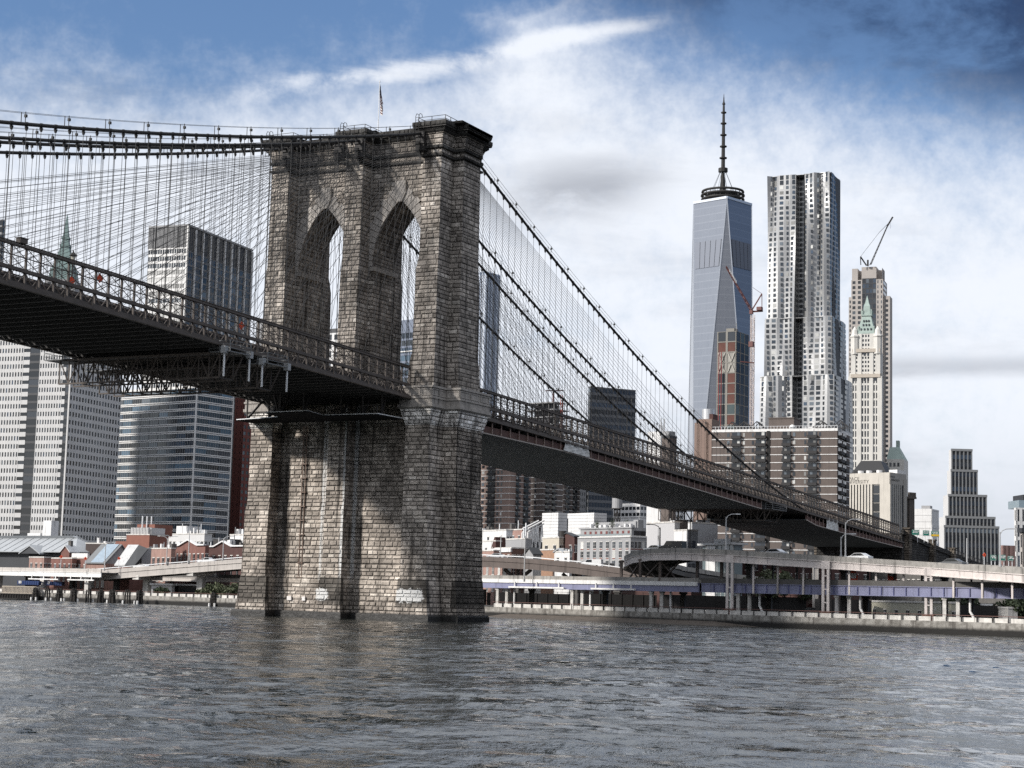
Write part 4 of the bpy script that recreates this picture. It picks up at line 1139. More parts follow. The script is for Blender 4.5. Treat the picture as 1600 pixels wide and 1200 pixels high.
# ---- road signs
GREEN = mat('sign_green', (.010, .16, .115), .5, 0, .08)
ORANGE = mat('sign_orange', (.75, .09, .03), .5, 0, .08)
def sign_board(name, label, cat, u, v, wpx, hpx, d, material, kind='green', group=None):
    p = on(u, v, d=d); s = d/FPX
    r = empty(name, label, cat, (p.x, p.y, p.z), YAW-math.pi/2+.08, group)
    W, H = wpx*s, hpx*s
    m = MB()
    if kind == 'diamond':
        pts = [(0, -H/2), (W/2, 0), (0, H/2), (-W/2, 0)]
        m.loft([[(x, .05, z) for x, z in pts], [(x, -.05, z) for x, z in pts]]); m.build('board', material, r)
        m = MB(); m.beam((0, .1, H/2), (0, .1, -H/2-2.6), .12); m.build('post', GALV, r)
        m = MB()
        for k in range(3): m.box(-W*.16+.02*k, W*.16-.05*k, -.09, -.052, -.25*H*.4+k*H*.1-.02, -.25*H*.4+k*H*.1+.07)
        m.build('marking', IRON_DK, r)
    else:
        m.box(-W/2, W/2, -.06, .06, -H/2, H/2); m.build('board', material, r)
        m = MB()
        for x0, x1, z0, z1 in ((-W/2+.08, W/2-.08, H/2-.14, H/2-.08), (-W/2+.08, W/2-.08, -H/2+.08, -H/2+.14), (-W/2+.08, -W/2+.14, -H/2+.14, H/2-.14), (W/2-.14, W/2-.08, -H/2+.14, H/2-.14)): m.box(x0, x1, -.075, -.062, z0, z1)
        m.build('border', WHITE, r)
        m = MB(); random.seed(int(u))
        for k in range(3 if H > 2.2 else 2):
            z = H*.24-k*H*.24; x = -W*.36+random.random()*.3
            while x < W*.30:
                l_ = .25+random.random()*.4; m.box(x, x+l_, -.08, -.066, z-.13, z+.13); x += l_+.14
        m.build('lettering', WHITE, r)
        m = MB(); m.beam((-W*.3, .1, H/2), (-W*.3, .1, -H/2-2.2), .14); m.beam((W*.3, .1, H/2), (W*.3, .1, -H/2-2.2), .14); m.build('post', GALV, r)
    return r
G_ = 'green road signs by the bridge approach'
sign_board('road_sign', 'green road sign beside the orange diamond at the bridge approach', 'road sign', 1430, 832, 13, 8.5, 545, GREEN, group=G_)
sign_board('road_sign', 'middle green road sign of three above the masonry approach', 'road sign', 1447, 833, 10, 8.5, 550, GREEN, group=G_)
r = sign_board('road_sign', 'green road sign with a yellow lower panel above the masonry approach', 'road sign', 1461, 834, 13, 8.5, 555, GREEN, group=G_)
m = MB(); m.box(-1.25, 1.25, -.10, -.082, -.8, -.2); m.build('yellow_panel', mat('sign_yellow', (.75, .48, .04), .5), r)
sign_board('road_sign', 'left green sign of the gantry row at the far right', 'road sign', 1552, 871.5, 9.5, 9, 420, GREEN, group=G_)
sign_board('road_sign', 'middle green sign of the gantry row at the far right', 'road sign', 1565.5, 871.5, 11.5, 9.5, 424, GREEN, group=G_)
sign_board('road_sign', 'right green sign of the gantry row at the far right', 'road sign', 1579, 872.5, 9, 7.5, 428, GREEN, group=G_)
D_ = 'orange diamond signs'
for u, v, s, d, lb in ((1419, 830, 7, 540, 'orange diamond sign beside the green signs where the deck meets land'), (1538, 867, 6, 430, 'orange diamond sign in front of the stepped tower base'),
                      (95.5, 870, 5.5, 462, 'orange diamond sign before the low brick row under the grey hall roof'), (133.5, 872.5, 5, 464, 'orange diamond sign before the narrow brick house with white gable board'),
                      (186, 872.5, 5, 466, 'orange diamond sign before the grey gabled roofs')):
    sign_board('warning_sign', lb, 'sign', u, v, s, s*1.1, d, ORANGE, 'diamond', D_)
for u, v, lb in ((110.5, 439, 'red sign fixed low in the bridge truss left of the teal spire'), (155.5, 435, 'red diamond sign fixed high in the bridge truss'), (376.5, 508.5, 'red diamond sign in the bridge truss close to the tower')):
    p = on(u, v, y=-12.5); m = MB(); pts = [(0, -.6), (.5, 0), (0, .6), (-.5, 0)]
    m.loft([[(x, .0, z) for x, z in pts], [(x, -.06, z) for x, z in pts]])
    o = m.build('bridge_sign', ORANGE, None, (p.x, -12.55, p.z)); o.rotation_euler = (0, 0, -.7); tag(o, lb, 'sign', 'red signs in the bridge truss')
# small signs hung under the upper viaduct
for u, v, lb, ml in ((1333, 902, 'round orange and white drum lamp above the lower road', ORANGE), (1394, 899, 'red topped white notice above the lower road', ORANGE)):
    p = on(u, v, d=306); m = MB(); m.box(-.75, .75, -.3, .3, -.6, .6); m.box(-.5, .5, -.2, .2, .6, 1.5) if u < 1350 else None
    m.loft([[(.8*math.cos(k*math.pi/6), .8*math.sin(k*math.pi/6)*.6, z) for k in range(12)] for z in (-1.1, -.6)])
    o = m.build('drum_beacon' if u < 1350 else 'notice', ml, None, (p.x, p.y, p.z)); o.rotation_euler = (0, 0, YAW-math.pi/2); tag(o, lb, 'sign')
    m = MB(); m.box(-.5, .5, -.34, -.31, -.2, .7); m.build('white_face', WHITE, o)
    m = MB(); m.beam((0, .3, -1), (0, .3, -3.2), .14); m.build('post', GALV, o)

# ---- trees and shrubs
LEAF = mat('leaf_green', (.040, .055, .026), .8, 0, .5, .5)
LEAF2 = mat('leaf_olive', (.070, .082, .042), .8, 0, .5, .5)
BARK = mat('bark', (.06, .045, .035), .9, 0, .3)
def tree(u, v, d, h, rx, label, material=LEAF, trunk=.38, group='trees and shrubs along the shore', seed=1, name='tree'):
    p = on(u, v, d=d); rs = np.random.default_rng(seed)
    r = empty(name, label, 'tree' if name == 'tree' else 'shrub', (p.x, p.y, ZG), 0, group)
    m = MB(); m.tube([(0, 0, 0), (.1, .05, h*trunk), (0, .1, h*.7)], [.05*h*.5+.06, .035*h*.5+.04, .03], 7)
    for k in range(6):
        a = k*1.05; m.tube([(0, 0, h*trunk*(.8+.06*k)), (rx*.6*math.cos(a), rx*.6*math.sin(a), h*(.55+.05*k))], [.09, .03], 5)
    m.build('trunk', BARK, r)
    m = MB()
    lumps = [(rs.normal(0, .42, 3), .35+.4*rs.random()) for _ in range(14)]
    for q, s in lumps:
        c_ = Vector((q[0]*rx, q[1]*rx, h*(trunk+.30) + q[2]*h*.26))
        for _ in range(110):
            dv = Vector(rs.normal(0, 1, 3)).normalized()*(rs.random()**.4)*s*rx*.8
            dv.z *= .8
            pc = c_+dv
            if pc.z < .2: continue
            n = Vector(rs.normal(0, 1, 3)).normalized(); a = n.orthogonal().normalized()*(.13+.17*rs.random()); b = n.cross(a)*.8
            m.face([pc-a-b, pc+a-b, pc+a*1.2+b, pc-a+b])
    m.build('crown', material, r)
tree(1203, 905, 372, 9.0, 3.6, 'green tree behind the upper viaduct left of a white lamp arc', LEAF2, seed=3)
tree(1226, 905, 374, 9.2, 3.8, 'green tree seen between the dark posts of the upper viaduct', LEAF2, seed=4)
tree(1264, 905, 370, 8.2, 2.6, 'small green tree next to the pale stone pillar under the viaduct', LEAF, seed=5)
tree(1508, 950, 330, 4.6, 3.2, 'dark leafy tree over the parked vehicles at the right under the viaduct', LEAF, seed=6)
tree(1588, 950, 322, 4.8, 4.2, 'dark leafy tree at the far right under the blue girder', LEAF, seed=7)
tree(1476, 905, 400, 9.4, 3.0, 'green treetop seen in the gap above the blue girder', LEAF, seed=17)
tree(326, 935, 444, 4.2, 2.6, 'bushy green shrub behind the quay, left one by the tower foot', LEAF2, .1, seed=8, name='shrub')
tree(361, 934, 440, 5.4, 3.4, 'taller bushy green shrub behind the quay touching the tower edge', LEAF2, .1, seed=9, name='shrub')
tree(252, 934, 452, 3.4, 1.8, 'small green shrub under the beige ramp before a white shed', LEAF, .1, seed=10, name='shrub')
# =================================================================== BUILDINGS
def glass(name, col, rough=.12, metal=.0, spec=.8, var=.12):
    """pane glass whose tone differs from pane to pane (blinds, rooms behind)"""
    if name in MATS: return MATS[name]
    m_ = mat(name, col, rough, metal, var, .12, spec=spec)
    t = NT(m_.node_tree); bs = t.n['Principled BSDF']
    k = t.m('FRACT', t.m('ADD', t.n.new('ShaderNodeObjectInfo').outputs['Random'], t.n.new('ShaderNodeNewGeometry').outputs['Random Per Island']))
    k = t.m('MULTIPLY_ADD', t.m('POWER', k, 2.2), 1.9, .45)
    c = t.mix(1., col, t.vec(k, k, k), 'MULTIPLY')
    t.l.new(c, bs.inputs['Base Color'])
    return m_
G_DK = glass('dark_window', (.018, .021, .026)); G_MD = glass('mid_window', (.055, .065, .075)); G_LT = glass('pale_blind', (.26, .26, .25), .4)
G_BL = glass('blue_window', (.050, .085, .12)); G_NV = glass('navy_window', (.022, .034, .052))
UNIT = {}
def unit_mesh(material):
    if material.name not in UNIT:
        m = MB(); m.box(-.5, .5, -.5, .5, -.5, .5)
        o = m.build('window', material); UNIT[material.name] = o.data; bpy.data.objects.remove(o)
    return UNIT[material.name]
class Bld:
    """A block on two visible faces: 'R' runs from the near corner to the right, 'L' to the left."""
    def __init__(s, name, label, u0, uL, uR, vref, vtop, d, beta, group=None, cat='building', base=ZG):
        C = on(u0, vref, d=d); s.C = C; s.base = base; s.vref = vref
        r = ray(u0, vref); s.th = math.atan2(r.y, r.x) - rad(beta)
        s.eR = Vector((math.cos(s.th), math.sin(s.th))); s.eL = Vector((-s.eR.y, s.eR.x))
        s.Lr = s.su('R', uR); s.Ll = s.su('L', uL)
        s.H = s.zv(vtop)
        s.root = empty(name, label, cat, (C.x, C.y, base), s.th, group)
        s.mb = {}; s.wins = []; random.seed(len(label)*7+int(u0))
    def su(s, face, u, vref=None):
        r = ray(u, vref or s.vref); e = s.eR if face == 'R' else s.eL
        a, b = e.x, -r.x; c, d_ = e.y, -r.y
        px, py = CAM.x - s.C.x, CAM.y - s.C.y
        return (px*d_ - b*py)/(a*d_ - b*c)
    def zv(s, v, ds=0., face='R'):
        e = s.eR if face == 'R' else s.eL
        D = Vector((s.C.x+e.x*ds-CAM.x, s.C.y+e.y*ds-CAM.y, -CAM.z)); k = (600-v)/FPX
        return (k*_F.dot(D) - CU.dot(D))/(CU.z - k*_F.z) - s.base
    def P(s, part, material):
        if part not in s.mb: s.mb[part] = (MB(), material)
        return s.mb[part][0]
    def fbox(s, mb, face, s0, s1, z0, z1, o0, o1):
        """box on a face: along s, up z, outwards o0..o1"""
        if face == 'R': mb.box(s0, s1, -o1, -o0, z0, z1)
        else: mb.box(-o1, -o0, s0, s1, z0, z1)
    def win(s, face, sc, zc_, w_, h, o, material):
        s.wins.append((face, sc, zc_, w_, h, o, material))
    def core(s, material, H=None, inset=.35, z0=0., part='core', Lr=None, Ll=None, s0=0., t0=0.):
        s.P(part, material).box(s0+inset, (Lr or s.Lr), t0+inset, (Ll or s.Ll), z0, H or s.H)
    def grid(s, face, s0, s1, z0, z1, cols, rows, pier, sp, wmat, part='wall', wins=(G_DK,), depth=.34, o=0., weights=None, wo=-.22, skip=None):
        m = s.P(part, wmat); cw = (s1-s0)/cols; ch = (z1-z0)/rows
        for i in range(cols+1):
            a = s0+i*cw; hw = pier/2
            s.fbox(m, face, max(s0, a-hw), min(s1, a+hw), z0, z1, o-depth, o)
        for j in range(rows+1):
            a = z0+j*ch; hw = sp/2
            s.fbox(m, face, s0, s1, max(z0, a-hw), min(z1, a+hw), o-depth, o-.025)
        if wins:
            for j in range(rows):
                for i in range(cols):
                    if skip and skip(i, j): continue
                    s.win(face, s0+(i+.5)*cw, z0+(j+.5)*ch, cw-pier, ch-sp, o+wo, random.choices(wins, weights)[0])
    def bands(s, face, s0, s1, z0, z1, rows, sp, wmat, wins=(G_DK,), part='wall', depth=.34, o=0., mull=0., mw=.12, weights=None):
        """ribbon windows: one strip of glass per storey"""
        m = s.P(part, wmat); ch = (z1-z0)/rows
        for j in range(rows+1):
            a = z0+j*ch; s.fbox(m, face, s0, s1, max(z0, a-sp/2), min(z1, a+sp/2), o-depth, o)
        for j in range(rows): s.win(face, (s0+s1)/2, z0+(j+.5)*ch, s1-s0, ch-sp, o-.22, random.choices(wins, weights)[0])
        if mull:
            k = s0
            while k <= s1+.01:
                s.fbox(m, face, max(s0, k-mw/2), min(s1, k+mw/2), z0, z1, o-depth, o-.06); k += mull
    def plain(s, wmat, H=None, part='wall', z0=0.):
        s.P(part, wmat).box(0, s.Lr, 0, s.Ll, z0, H or s.H)
    def parapet(s, material, z=None, h=.9, t=.4, part='parapet', Lr=None, Ll=None, out=.12):
        m = s.P(part, material); z = z or s.H; R_ = Lr or s.Lr; L_ = Ll or s.Ll
        m.box(-out, R_+out, -out, t, z, z+h); m.box(-out, t, t, L_+out, z, z+h); m.box(R_-t, R_+out, t, L_+out, z, z+h); m.box(t, R_-t, L_-t, L_+out, z, z+h)
    def done(s):
        for k, (mb, material) in s.mb.items():
            if mb.v:
                ob = mb.build(k, material, s.root)
                if k == 'trim': ob['kind'] = 'stuff'
        ws = s.wins
        if ws:
            # the hundred largest that can be seen, the others as one mass
            order = sorted(range(len(ws)), key=lambda i: (-round(ws[i][3]*ws[i][4], 1), abs(ws[i][2]-s.H*.8)))
            for i in order[:100]:
                f, sc, zc_, w_, h, o, material = ws[i]
                if f == 'R': inst('window', unit_mesh(material), s.root, (sc, -o, zc_), (w_, .12, h))
                else: inst('window', unit_mesh(material), s.root, (-o, sc, zc_), (.12, w_, h))
            rest = {}
            for i in order[100:]: rest.setdefault(ws[i][6].name, []).append(ws[i])
            if rest:
                m = MB(); ml = []
                for q, (nm, L_) in enumerate(rest.items()):
                    m.cur = q; ml.append(L_[0][6])
                    for f, sc, zc_, w_, h, o, _ in L_: s.fbox(m, f, sc-w_/2, sc+w_/2, zc_-h/2, zc_+h/2, o-.06, o+.06)
                ob = m.build('window', ml, s.root); ob['kind'] = 'stuff'
        return s
def roofstuff(b, items, material):
    m = b.P('roof_plant', material)
    for x0, x1, y0, y1, z1 in items: m.box(x0, x1, y0, y1, b.H, b.H+z1)

C_OFF = mat('pale_office_concrete', (.55, .545, .54), .85, 0, .10, .1, streak=.12)
C_GREY = mat('grey_concrete', (.30, .30, .305), .85, 0, .14, .1, streak=.2)
C_DARK = mat('charcoal_cladding', (.035, .037, .042), .6, 0, .2, .1)
C_WHITE = mat('white_render', (.64, .635, .63), .8, 0, .12, .35, streak=.4)
B_BRN = mat('brown_brick', (.120, .098, .088), .9, 0, .2, .4, streak=.15)
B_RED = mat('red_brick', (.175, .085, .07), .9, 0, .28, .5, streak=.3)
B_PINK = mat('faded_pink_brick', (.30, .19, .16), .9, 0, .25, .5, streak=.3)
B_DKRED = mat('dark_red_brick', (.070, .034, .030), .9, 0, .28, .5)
ROOFG = mat('lead_grey_roof', (.33, .345, .36), .6, 0, .12, .3, streak=.2)
ROOFD = mat('dark_slate_roof', (.040, .042, .046), .7, 0, .25, .6)
TAN = mat('tan_stone', (.375, .345, .322), .85, 0, .12, .1)
IVORY = mat('ivory_terracotta', (.58, .565, .53), .7, 0, .10, .1, streak=.2)
COPPER = mat('copper_green', (.30, .37, .34), .7, 0, .2, .3)
STEELF = mat('stainless_panel', (.37, .37, .37), .42, .5, .08, .08)

# -- A pale office block, far left
b = Bld('office_tower', 'pale concrete office tower with rows of small punched windows at the far left', 103, -70, 184, 725, 495, 800, 34)
b.core(G_NV, inset=.5); n = int(b.H/3.72); zt = n*3.72
W_ = (G_DK, G_MD, G_NV); ww = (5, 3, 2)
m = b.P('wall', C_OFF)
b.grid('R', 0, b.Lr, 0, zt, 18, n, b.Lr/18*.44, 1.65, C_OFF, wins=W_, weights=ww)
s1, s2, s3, s4 = b.su('L', 90), b.su('L', 53), b.su('L', 27), b.su('L', -12)
for a, c in ((s1, s2), (s3, s4)): b.grid('L', a, c, 0, zt, 9, n, (c-a)/9*.48, 1.65, C_OFF, wins=W_, weights=ww)
b.grid('L', s4+6, b.Ll, 0, zt, 9, n, 1.4, 1.95, C_OFF, wins=W_, weights=ww)
for a, c in ((.0, s1), (s2, s3), (s4, s4+6)):
    b.bands('L', a, a+(c-a)*.62, 0, zt, n, 1.1, C_DARK, wins=(G_DK,), o=-.1, part='recess')
    b.bands('L', a+(c-a)*.62, c, 0, zt, n, 2.1, C_OFF, wins=(G_DK,), o=-.05)
b.fbox(m, 'L', 0, .8, 0, zt, -.3, .02)
b.parapet(C_OFF, zt, 2.2, .8); b.done()
# -- B glass banded block
b = Bld('office_tower', 'glass office block with thin white bands at every storey left of the tower', 302, 174, 361, 725, 606, 860, 46)
n = int(b.H/3.6); st = b.H/n
b.core(C_DARK, inset=.4)
GW = (G_BL, G_NV, G_MD, G_DK)
for f, L_ in (('R', b.Lr), ('L', b.Ll)):
    for j in range(n):
        z = j*st
        for dz in (.0, .82):
            b.fbox(b.P('white_band', WHITE), f, 0, L_, z+dz, z+dz+.50, -.4, .02)
        k = 0; q = 8 if f == 'R' else 6
        wL = (L_)/int(L_/6.5)
        for i in range(int(L_/6.5)):
            b.win(f, (i+.5)*wL, z+1.32+(st-1.32)/2, wL-.25, st-1.4, -.2, random.choices(GW, (5, 4, 2, 2))[0])
    k = 1.6
    while k < L_: b.fbox(b.P('mullion', C_GREY), f, k-.07, k+.07, 0, b.H, -.3, -.06); k += 1.62
m = b.P('corner_post', WHITE)
b.fbox(m, 'R', -.1, .7, 0, b.H, -.4, .12); b.fbox(m, 'R', b.Lr-.7, b.Lr, 0, b.H, -.4, .12)
b.parapet(WHITE, b.H, 1.3, .6); b.done()
# -- brown slab between B and the tower
b = Bld('apartment_block', 'narrow dark red brick slab squeezed between the glass block and the bridge tower', 377, 363, 396, 725, 621, 930, 40)
b.core(B_DKRED, inset=.3); n = int(b.H/3.4)
b.grid('L', 0, b.Ll, 0, b.H, 2, n, 2.6, 1.9, mat('oxblood_brick', (.16, .055, .045), .9, 0, .2), wins=(G_DK,)); b.grid('R', 0, b.Lr, 0, b.H, 3, n, 1.4, 1.6, B_DKRED, wins=(G_DK, G_MD)); b.done()  # right face's shade put into a darker brick
# -- C tall tower behind the stays
b = Bld('office_tower', 'tall grey slab tower with white ribs seen through the stays left of the bridge tower', 291, 229, 393, 430, 353, 900, 31)
b.core(C_DARK, inset=.5); mech = b.zv(386); n = int(mech/3.6); st = mech/n
b.bands('L', .8, b.Ll-.5, 0, mech, n, 1.35, WHITE, wins=(G_LT, G_MD), weights=(3, 1), mull=1.4, mw=.3)
b.P('louvre_wall', C_GREY)
k = .8
while k < b.Ll: b.fbox(b.P('louvre_wall', C_GREY), 'L', k, k+.35, mech, b.H, -.5, 0); k += .75
b.grid('R', .8, b.Lr, 0, b.zv(391), 9, n, .1, .9, mat('smoke_panel', (.14, .145, .155), .6, 0, .1, .1), wins=(G_MD, G_NV, G_DK), weights=(2, 3, 3), part='spandrel')
for i in range(10): b.fbox(b.P('white_rib', WHITE), 'R', max(.2, i*b.Lr/9-.42), i*b.Lr/9+.42, 0, b.H-.5, -.3, .6)
b.fbox(b.P('white_rib', WHITE), 'L', -.2, .5, 0, b.H, -.3, .4)
b.P('roof_edge', C_GREY).box(-.3, b.Lr, -.3, b.Ll, b.H, b.H+1.); b.done()
# -- D copper spired tower
p = on(100, 430, d=1050); Zf = lambda v: on(97, v, d=1050).z-ZG
r = empty('spired_tower', 'slender tower with a green copper spire behind the stays at the left', 'building', (p.x, p.y, ZG), .5)
m = MB(); h0 = Zf(440)
m.box(-9, 9, -9, 9, 0, h0); m.build('shaft', C_GREY, r)
m = MB(); s_ = [(h0, 7.6), (Zf(425), 6.6), (Zf(405), 4.3), (Zf(385), 2.4), (Zf(372), 1.8), (Zf(358), 1.2), (Zf(332), .15)]
m.loft([[(-w_, -w_, z), (w_, -w_, z), (w_, w_, z), (-w_, w_, z)] for z, w_ in s_])
for z, w_ in ((Zf(424), 6.9), (Zf(384), 2.9), (Zf(371), 2.2)): m.box(-w_, w_, -w_, w_, z-.7, z+.7)
m.build('spire', mat('copper_teal', (.15, .215, .21), .7, 0, .25, .2), r)
m = MB()
for k in range(-2, 3):
    for z in range(int(h0-30), int(h0-3), 5):
        m.box(k*3.2-.8, k*3.2+.8, -9.15, -9., z, z+3); m.box(-9.15, -9., k*3.2-.8, k*3.2+.8, z, z+3)
o = m.build('window', G_DK, r); o['kind'] = 'stuff'
# -- sliver at the very left edge
b = Bld('office_tower', 'dark tower top cut off by the left edge above the bridge deck', 1, -30, 4.5, 400, 343, 1000, 30)
b.core(C_DARK, inset=.3); b.bands('R', 0, b.Lr, 0, b.H, int(b.H/4), 1.2, C_GREY); b.bands('L', 0, b.Ll, 0, b.H, int(b.H/4), 1.2, C_GREY); b.done()
# -- through the arches
b = Bld('office_tower', 'slate blue office block seen through the right arch', 662, 606, 690, 560, 497, 850, 40)
b.core(C_DARK, inset=.3); n = int(b.H/3.8); SL = mat('slate_blue_panel', (.13, .155, .21), .5, .1, .1)
b.bands('L', 0, b.Ll, 0, b.H-6, n, 1.0, SL, wins=(G_BL, G_NV, G_MD), mull=2.4, mw=.2); b.bands('R', 0, b.Lr, 0, b.H-6, n, 1.0, SL, wins=(G_BL, G_NV))
b.P('louvre_wall', SL).box(0, b.Lr, 0, b.Ll, b.H-6, b.H)
b.fbox(b.P('white_band', WHITE), 'L', 0, b.Ll, b.zv(547.5), b.zv(546), -.2, .25); b.done()
b = Bld('office_tower', 'white building with square windows seen through the left arch', 540, 500, 560, 540, 519, 800, 35)
b.core(G_NV, inset=.3); n = int(b.H/3.9)
b.grid('L', 0, b.Ll, 0, b.H, 4, n, 1.3, 1.5, C_WHITE); b.grid('R', 0, b.Lr, 0, b.H, 3, n, 1.3, 1.5, C_WHITE); b.P('dark_cap', C_DARK).box(1, b.Lr, 1, b.Ll, b.H, b.H+2.2); b.done()
b = Bld('office_tower', 'plain grey block peeping out behind the left edge of the bridge tower', 413, 401, 440, 510, 497, 760, 35)
b.core(C_GREY, inset=.0); b.grid('L', 0, b.Ll, 0, b.H-4, 3, 24, .9, 1.6, C_GREY, wins=(G_MD,)); b.done()
# -- G pale glass tower right of the bridge tower
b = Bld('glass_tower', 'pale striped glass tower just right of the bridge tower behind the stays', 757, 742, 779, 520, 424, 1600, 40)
PG = mat('pale_blue_fin', (.56, .61, .70), .4, .1, .05)  # far haze put into the fin, glass and pane colours
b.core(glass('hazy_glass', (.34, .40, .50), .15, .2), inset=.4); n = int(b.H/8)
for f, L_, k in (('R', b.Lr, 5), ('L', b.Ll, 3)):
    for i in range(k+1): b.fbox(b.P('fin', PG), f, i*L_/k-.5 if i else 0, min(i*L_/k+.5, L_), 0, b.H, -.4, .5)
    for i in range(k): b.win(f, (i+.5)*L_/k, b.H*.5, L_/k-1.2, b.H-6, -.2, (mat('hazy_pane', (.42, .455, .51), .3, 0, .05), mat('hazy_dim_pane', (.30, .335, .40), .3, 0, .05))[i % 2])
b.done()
# -- H building under construction
b = Bld('construction_block', 'half built concrete frame with scaffold floors behind the side span', 866, 816, 893, 640, 628, 1120, 38)
zs0 = b.zv(720); n = 22; st = (b.H-zs0)/8
m = b.P('slab', C_GREY); mc = b.P('column', mat('raw_concrete', (.16, .155, .15), .9, 0, .2)); ms = b.P('screen', mat('scaffold_net', (.07, .07, .075), .9, 0, .4, .3))
lev = [(0, b.Lr, 0, b.Ll)]*6 + [(0, b.Lr-3, 0, b.Ll-3)]*2 + [(1, b.Lr-5, 1, b.Ll-5)]
for j in range(9):
    x0, x1, y0, y1 = lev[j]; z = zs0+j*st
    m.box(x0-.6, x1, y0-.6, y1, z-.3, z+.35)
    if j < 8:
        for q in np.arange(x0, x1, 4.5):
            mc.box(q, q+.6, y0+.1, y0+.7, z+.35, z+st-.3)
        for q in np.arange(y0, y1, 4.5): mc.box(x0+.1, x0+.7, q, q+.6, z+.35, z+st-.3)
        if j in (1, 2, 4, 6): b.fbox(ms, 'R', x0, x1*.6, z+.3, z+st*.72, -.2, -.02)
        if j in (0, 2, 3, 5): b.fbox(ms, 'L', y0+3, y1, z+.3, z+st*.8, -.2, -.02)
b.P('core', C_DARK).box(5, b.Lr-6, 5, b.Ll-6, 0, b.H-1); b.P('core_wall', B_BRN).box(.5, b.Lr, .5, b.Ll, 0, zs0-.3)
m = b.P('hoist', mat('hoist_red', (.30, .07, .05), .7)); q = b.Lr*.25
for k in range(14): m.beam((q, -1.6, zs0+k*2.6), (q+1.6, -1.6, zs0+k*2.6+2.6), .3)
m.beam((q, -1.6, zs0-20), (q, -1.6, b.H+5), .35); m.beam((q+1.8, -1.6, zs0-20), (q+1.8, -1.6, b.H+5), .35)
m = b.P('crane_stub', mat('crane_red', (.125, .045, .04), .6))
m.beam((4, 4, b.H), (4, 4, b.H+9), .9); m.beam((-4, 4, b.H+7), (14, 4, b.H+9), .7); b.done()
# -- I dark slab
b = Bld('office_tower', 'dark flat topped slab tower behind the side span cables', 922, 918, 993, 640, 603.5, 950, 62)
b.core(C_DARK, inset=.3); n = int(b.H/3.8)
b.bands('R', 0, b.Lr, 0, b.H, n, 1.5, mat('gunmetal_panel', (.13, .135, .145), .5, .1, .1), wins=(G_NV, G_DK), mull=1.8, mw=.22); b.bands('L', 0, b.Ll, 0, b.H, n, 1.5, C_GREY, wins=(G_MD,)); b.done()
# -- J small blocks over the side span truss
b = Bld('loft_building', 'small white penthouse block peeping over the side span truss', 1033, 1012, 1040, 690, 674, 760, 30)
b.core(C_WHITE, inset=0); b.grid('L', 0, b.Ll, b.H-7, b.H, 4, 2, 1.3, 1.6, C_WHITE, wins=(G_MD,), o=.1)
b.P('roof_frame', C_GREY).box(0, .4, 0, .4, b.H, b.H+4)
for k in range(4): b.P('roof_frame', C_GREY).box(k*1.5, k*1.5+.3, 1, 1.3, b.H, b.H+3+(k % 2)*3)
b.done()
b = Bld('loft_building', 'small brown block with a railed roof beside the white penthouse', 1046, 1034, 1057, 700, 684, 740, 40)
b.core(B_BRN, inset=0); b.grid('R', 0, b.Lr, 0, b.H, 3, 14, 1.2, 1.7, B_BRN, o=.1); b.parapet(C_DARK, None, 1., .2); b.P('roof_plant', C_GREY).box(1, 5, 1, 5, b.H, b.H+3); b.done()
# -- J2 brown flats with silver tank
b = Bld('apartment_block', 'brown brick block carrying a silver roof tank left of the brown flats', 1112, 1085, 1124, 690, 660, 690, 22)
b.core(mat('rosy_brown_brick', (.21, .15, .125), .9, 0, .18), inset=0); b.grid('L', 0, b.Ll, 0, b.H, 2, 20, 4.6, 2.2, MATS['rosy_brown_brick'], wins=(G_LT, G_DK), o=.1)
b.fbox(b.P('upper_storey', MATS['rosy_brown_brick']), 'L', 0, b.Ll*.9, b.H, b.H+1.4, -8, 0)
m = b.P('tank', mat('silver_tank', (.62, .62, .62), .3, .6, .05)); cx, cy = 4., b.Ll*.45
m.loft([[(cx+2.4*math.cos(k*math.pi/10), cy+2.4*math.sin(k*math.pi/10), z) for k in range(20)] for z in (b.H+1., b.H+5.6)])
b.P('roof_plant', B_DKRED).box(2, 7, b.Ll*.05, b.Ll*.3, b.H, b.H+3.6); b.done()

# -- K glass skyscraper with tapering facets
KD = 1850.; p = on(1125.5, 640, d=KD)
wt_ = bpy.data.materials.new('facet_glass'); wt_.use_nodes = True
t = NT(wt_.node_tree); bs = t.n['Principled BSDF']
ob_ = t.n.new('ShaderNodeTexCoord').outputs['Object']; x, y, z = t.xyz(ob_)
fl = t.m('FRACT', t.m('MULTIPLY', z, 1/8.)); f2 = t.m('FRACT', t.m('MULTIPLY', t.m('ADD', x, y), 1/6.))
ln = t.m('MAXIMUM', t.m('LESS_THAN', fl, .12), t.m('MULTIPLY', t.m('LESS_THAN', f2, .06), .6))
pn = t.noise(t.vec(t.m('SNAP', t.m('ADD', x, y), 6.), t.m('SNAP', z, 8.), 0.), 3.1, 1)
c = t.mix(t.m('MULTIPLY_ADD', pn, .5, 0.), (.27, .285, .315), (.36, .375, .40)); c = t.mix(t.m('MULTIPLY', ln, .30), c, (.46, .47, .49))
t.l.new(c, bs.inputs['Base Color']); bs.inputs['Metallic'].default_value = .62; bs.inputs['Roughness'].default_value = .16
r = empty('glass_skyscraper', 'very tall faceted glass skyscraper with a ring and needle mast on its roof', 'skyscraper', (p.x, p.y, ZG), math.atan2(ray(1125, 640).y, ray(1125, 640).x) + rad(8))
kz = lambda v: on(1125, v, d=KD+ (560-v)*.0).z-ZG
D0 = Vector((p.x-CAM.x, p.y-CAM.y, 0)).length
def kzv(v, back=0.):
    D = Vector((p.x-CAM.x, p.y-CAM.y, -CAM.z)); k = (600-v)/FPX
    return (k*_F.dot(D)-CU.dot(D))/(CU.z-k*_F.z)-ZG
Hk = kzv(319); zb = 56.
hw = 31.
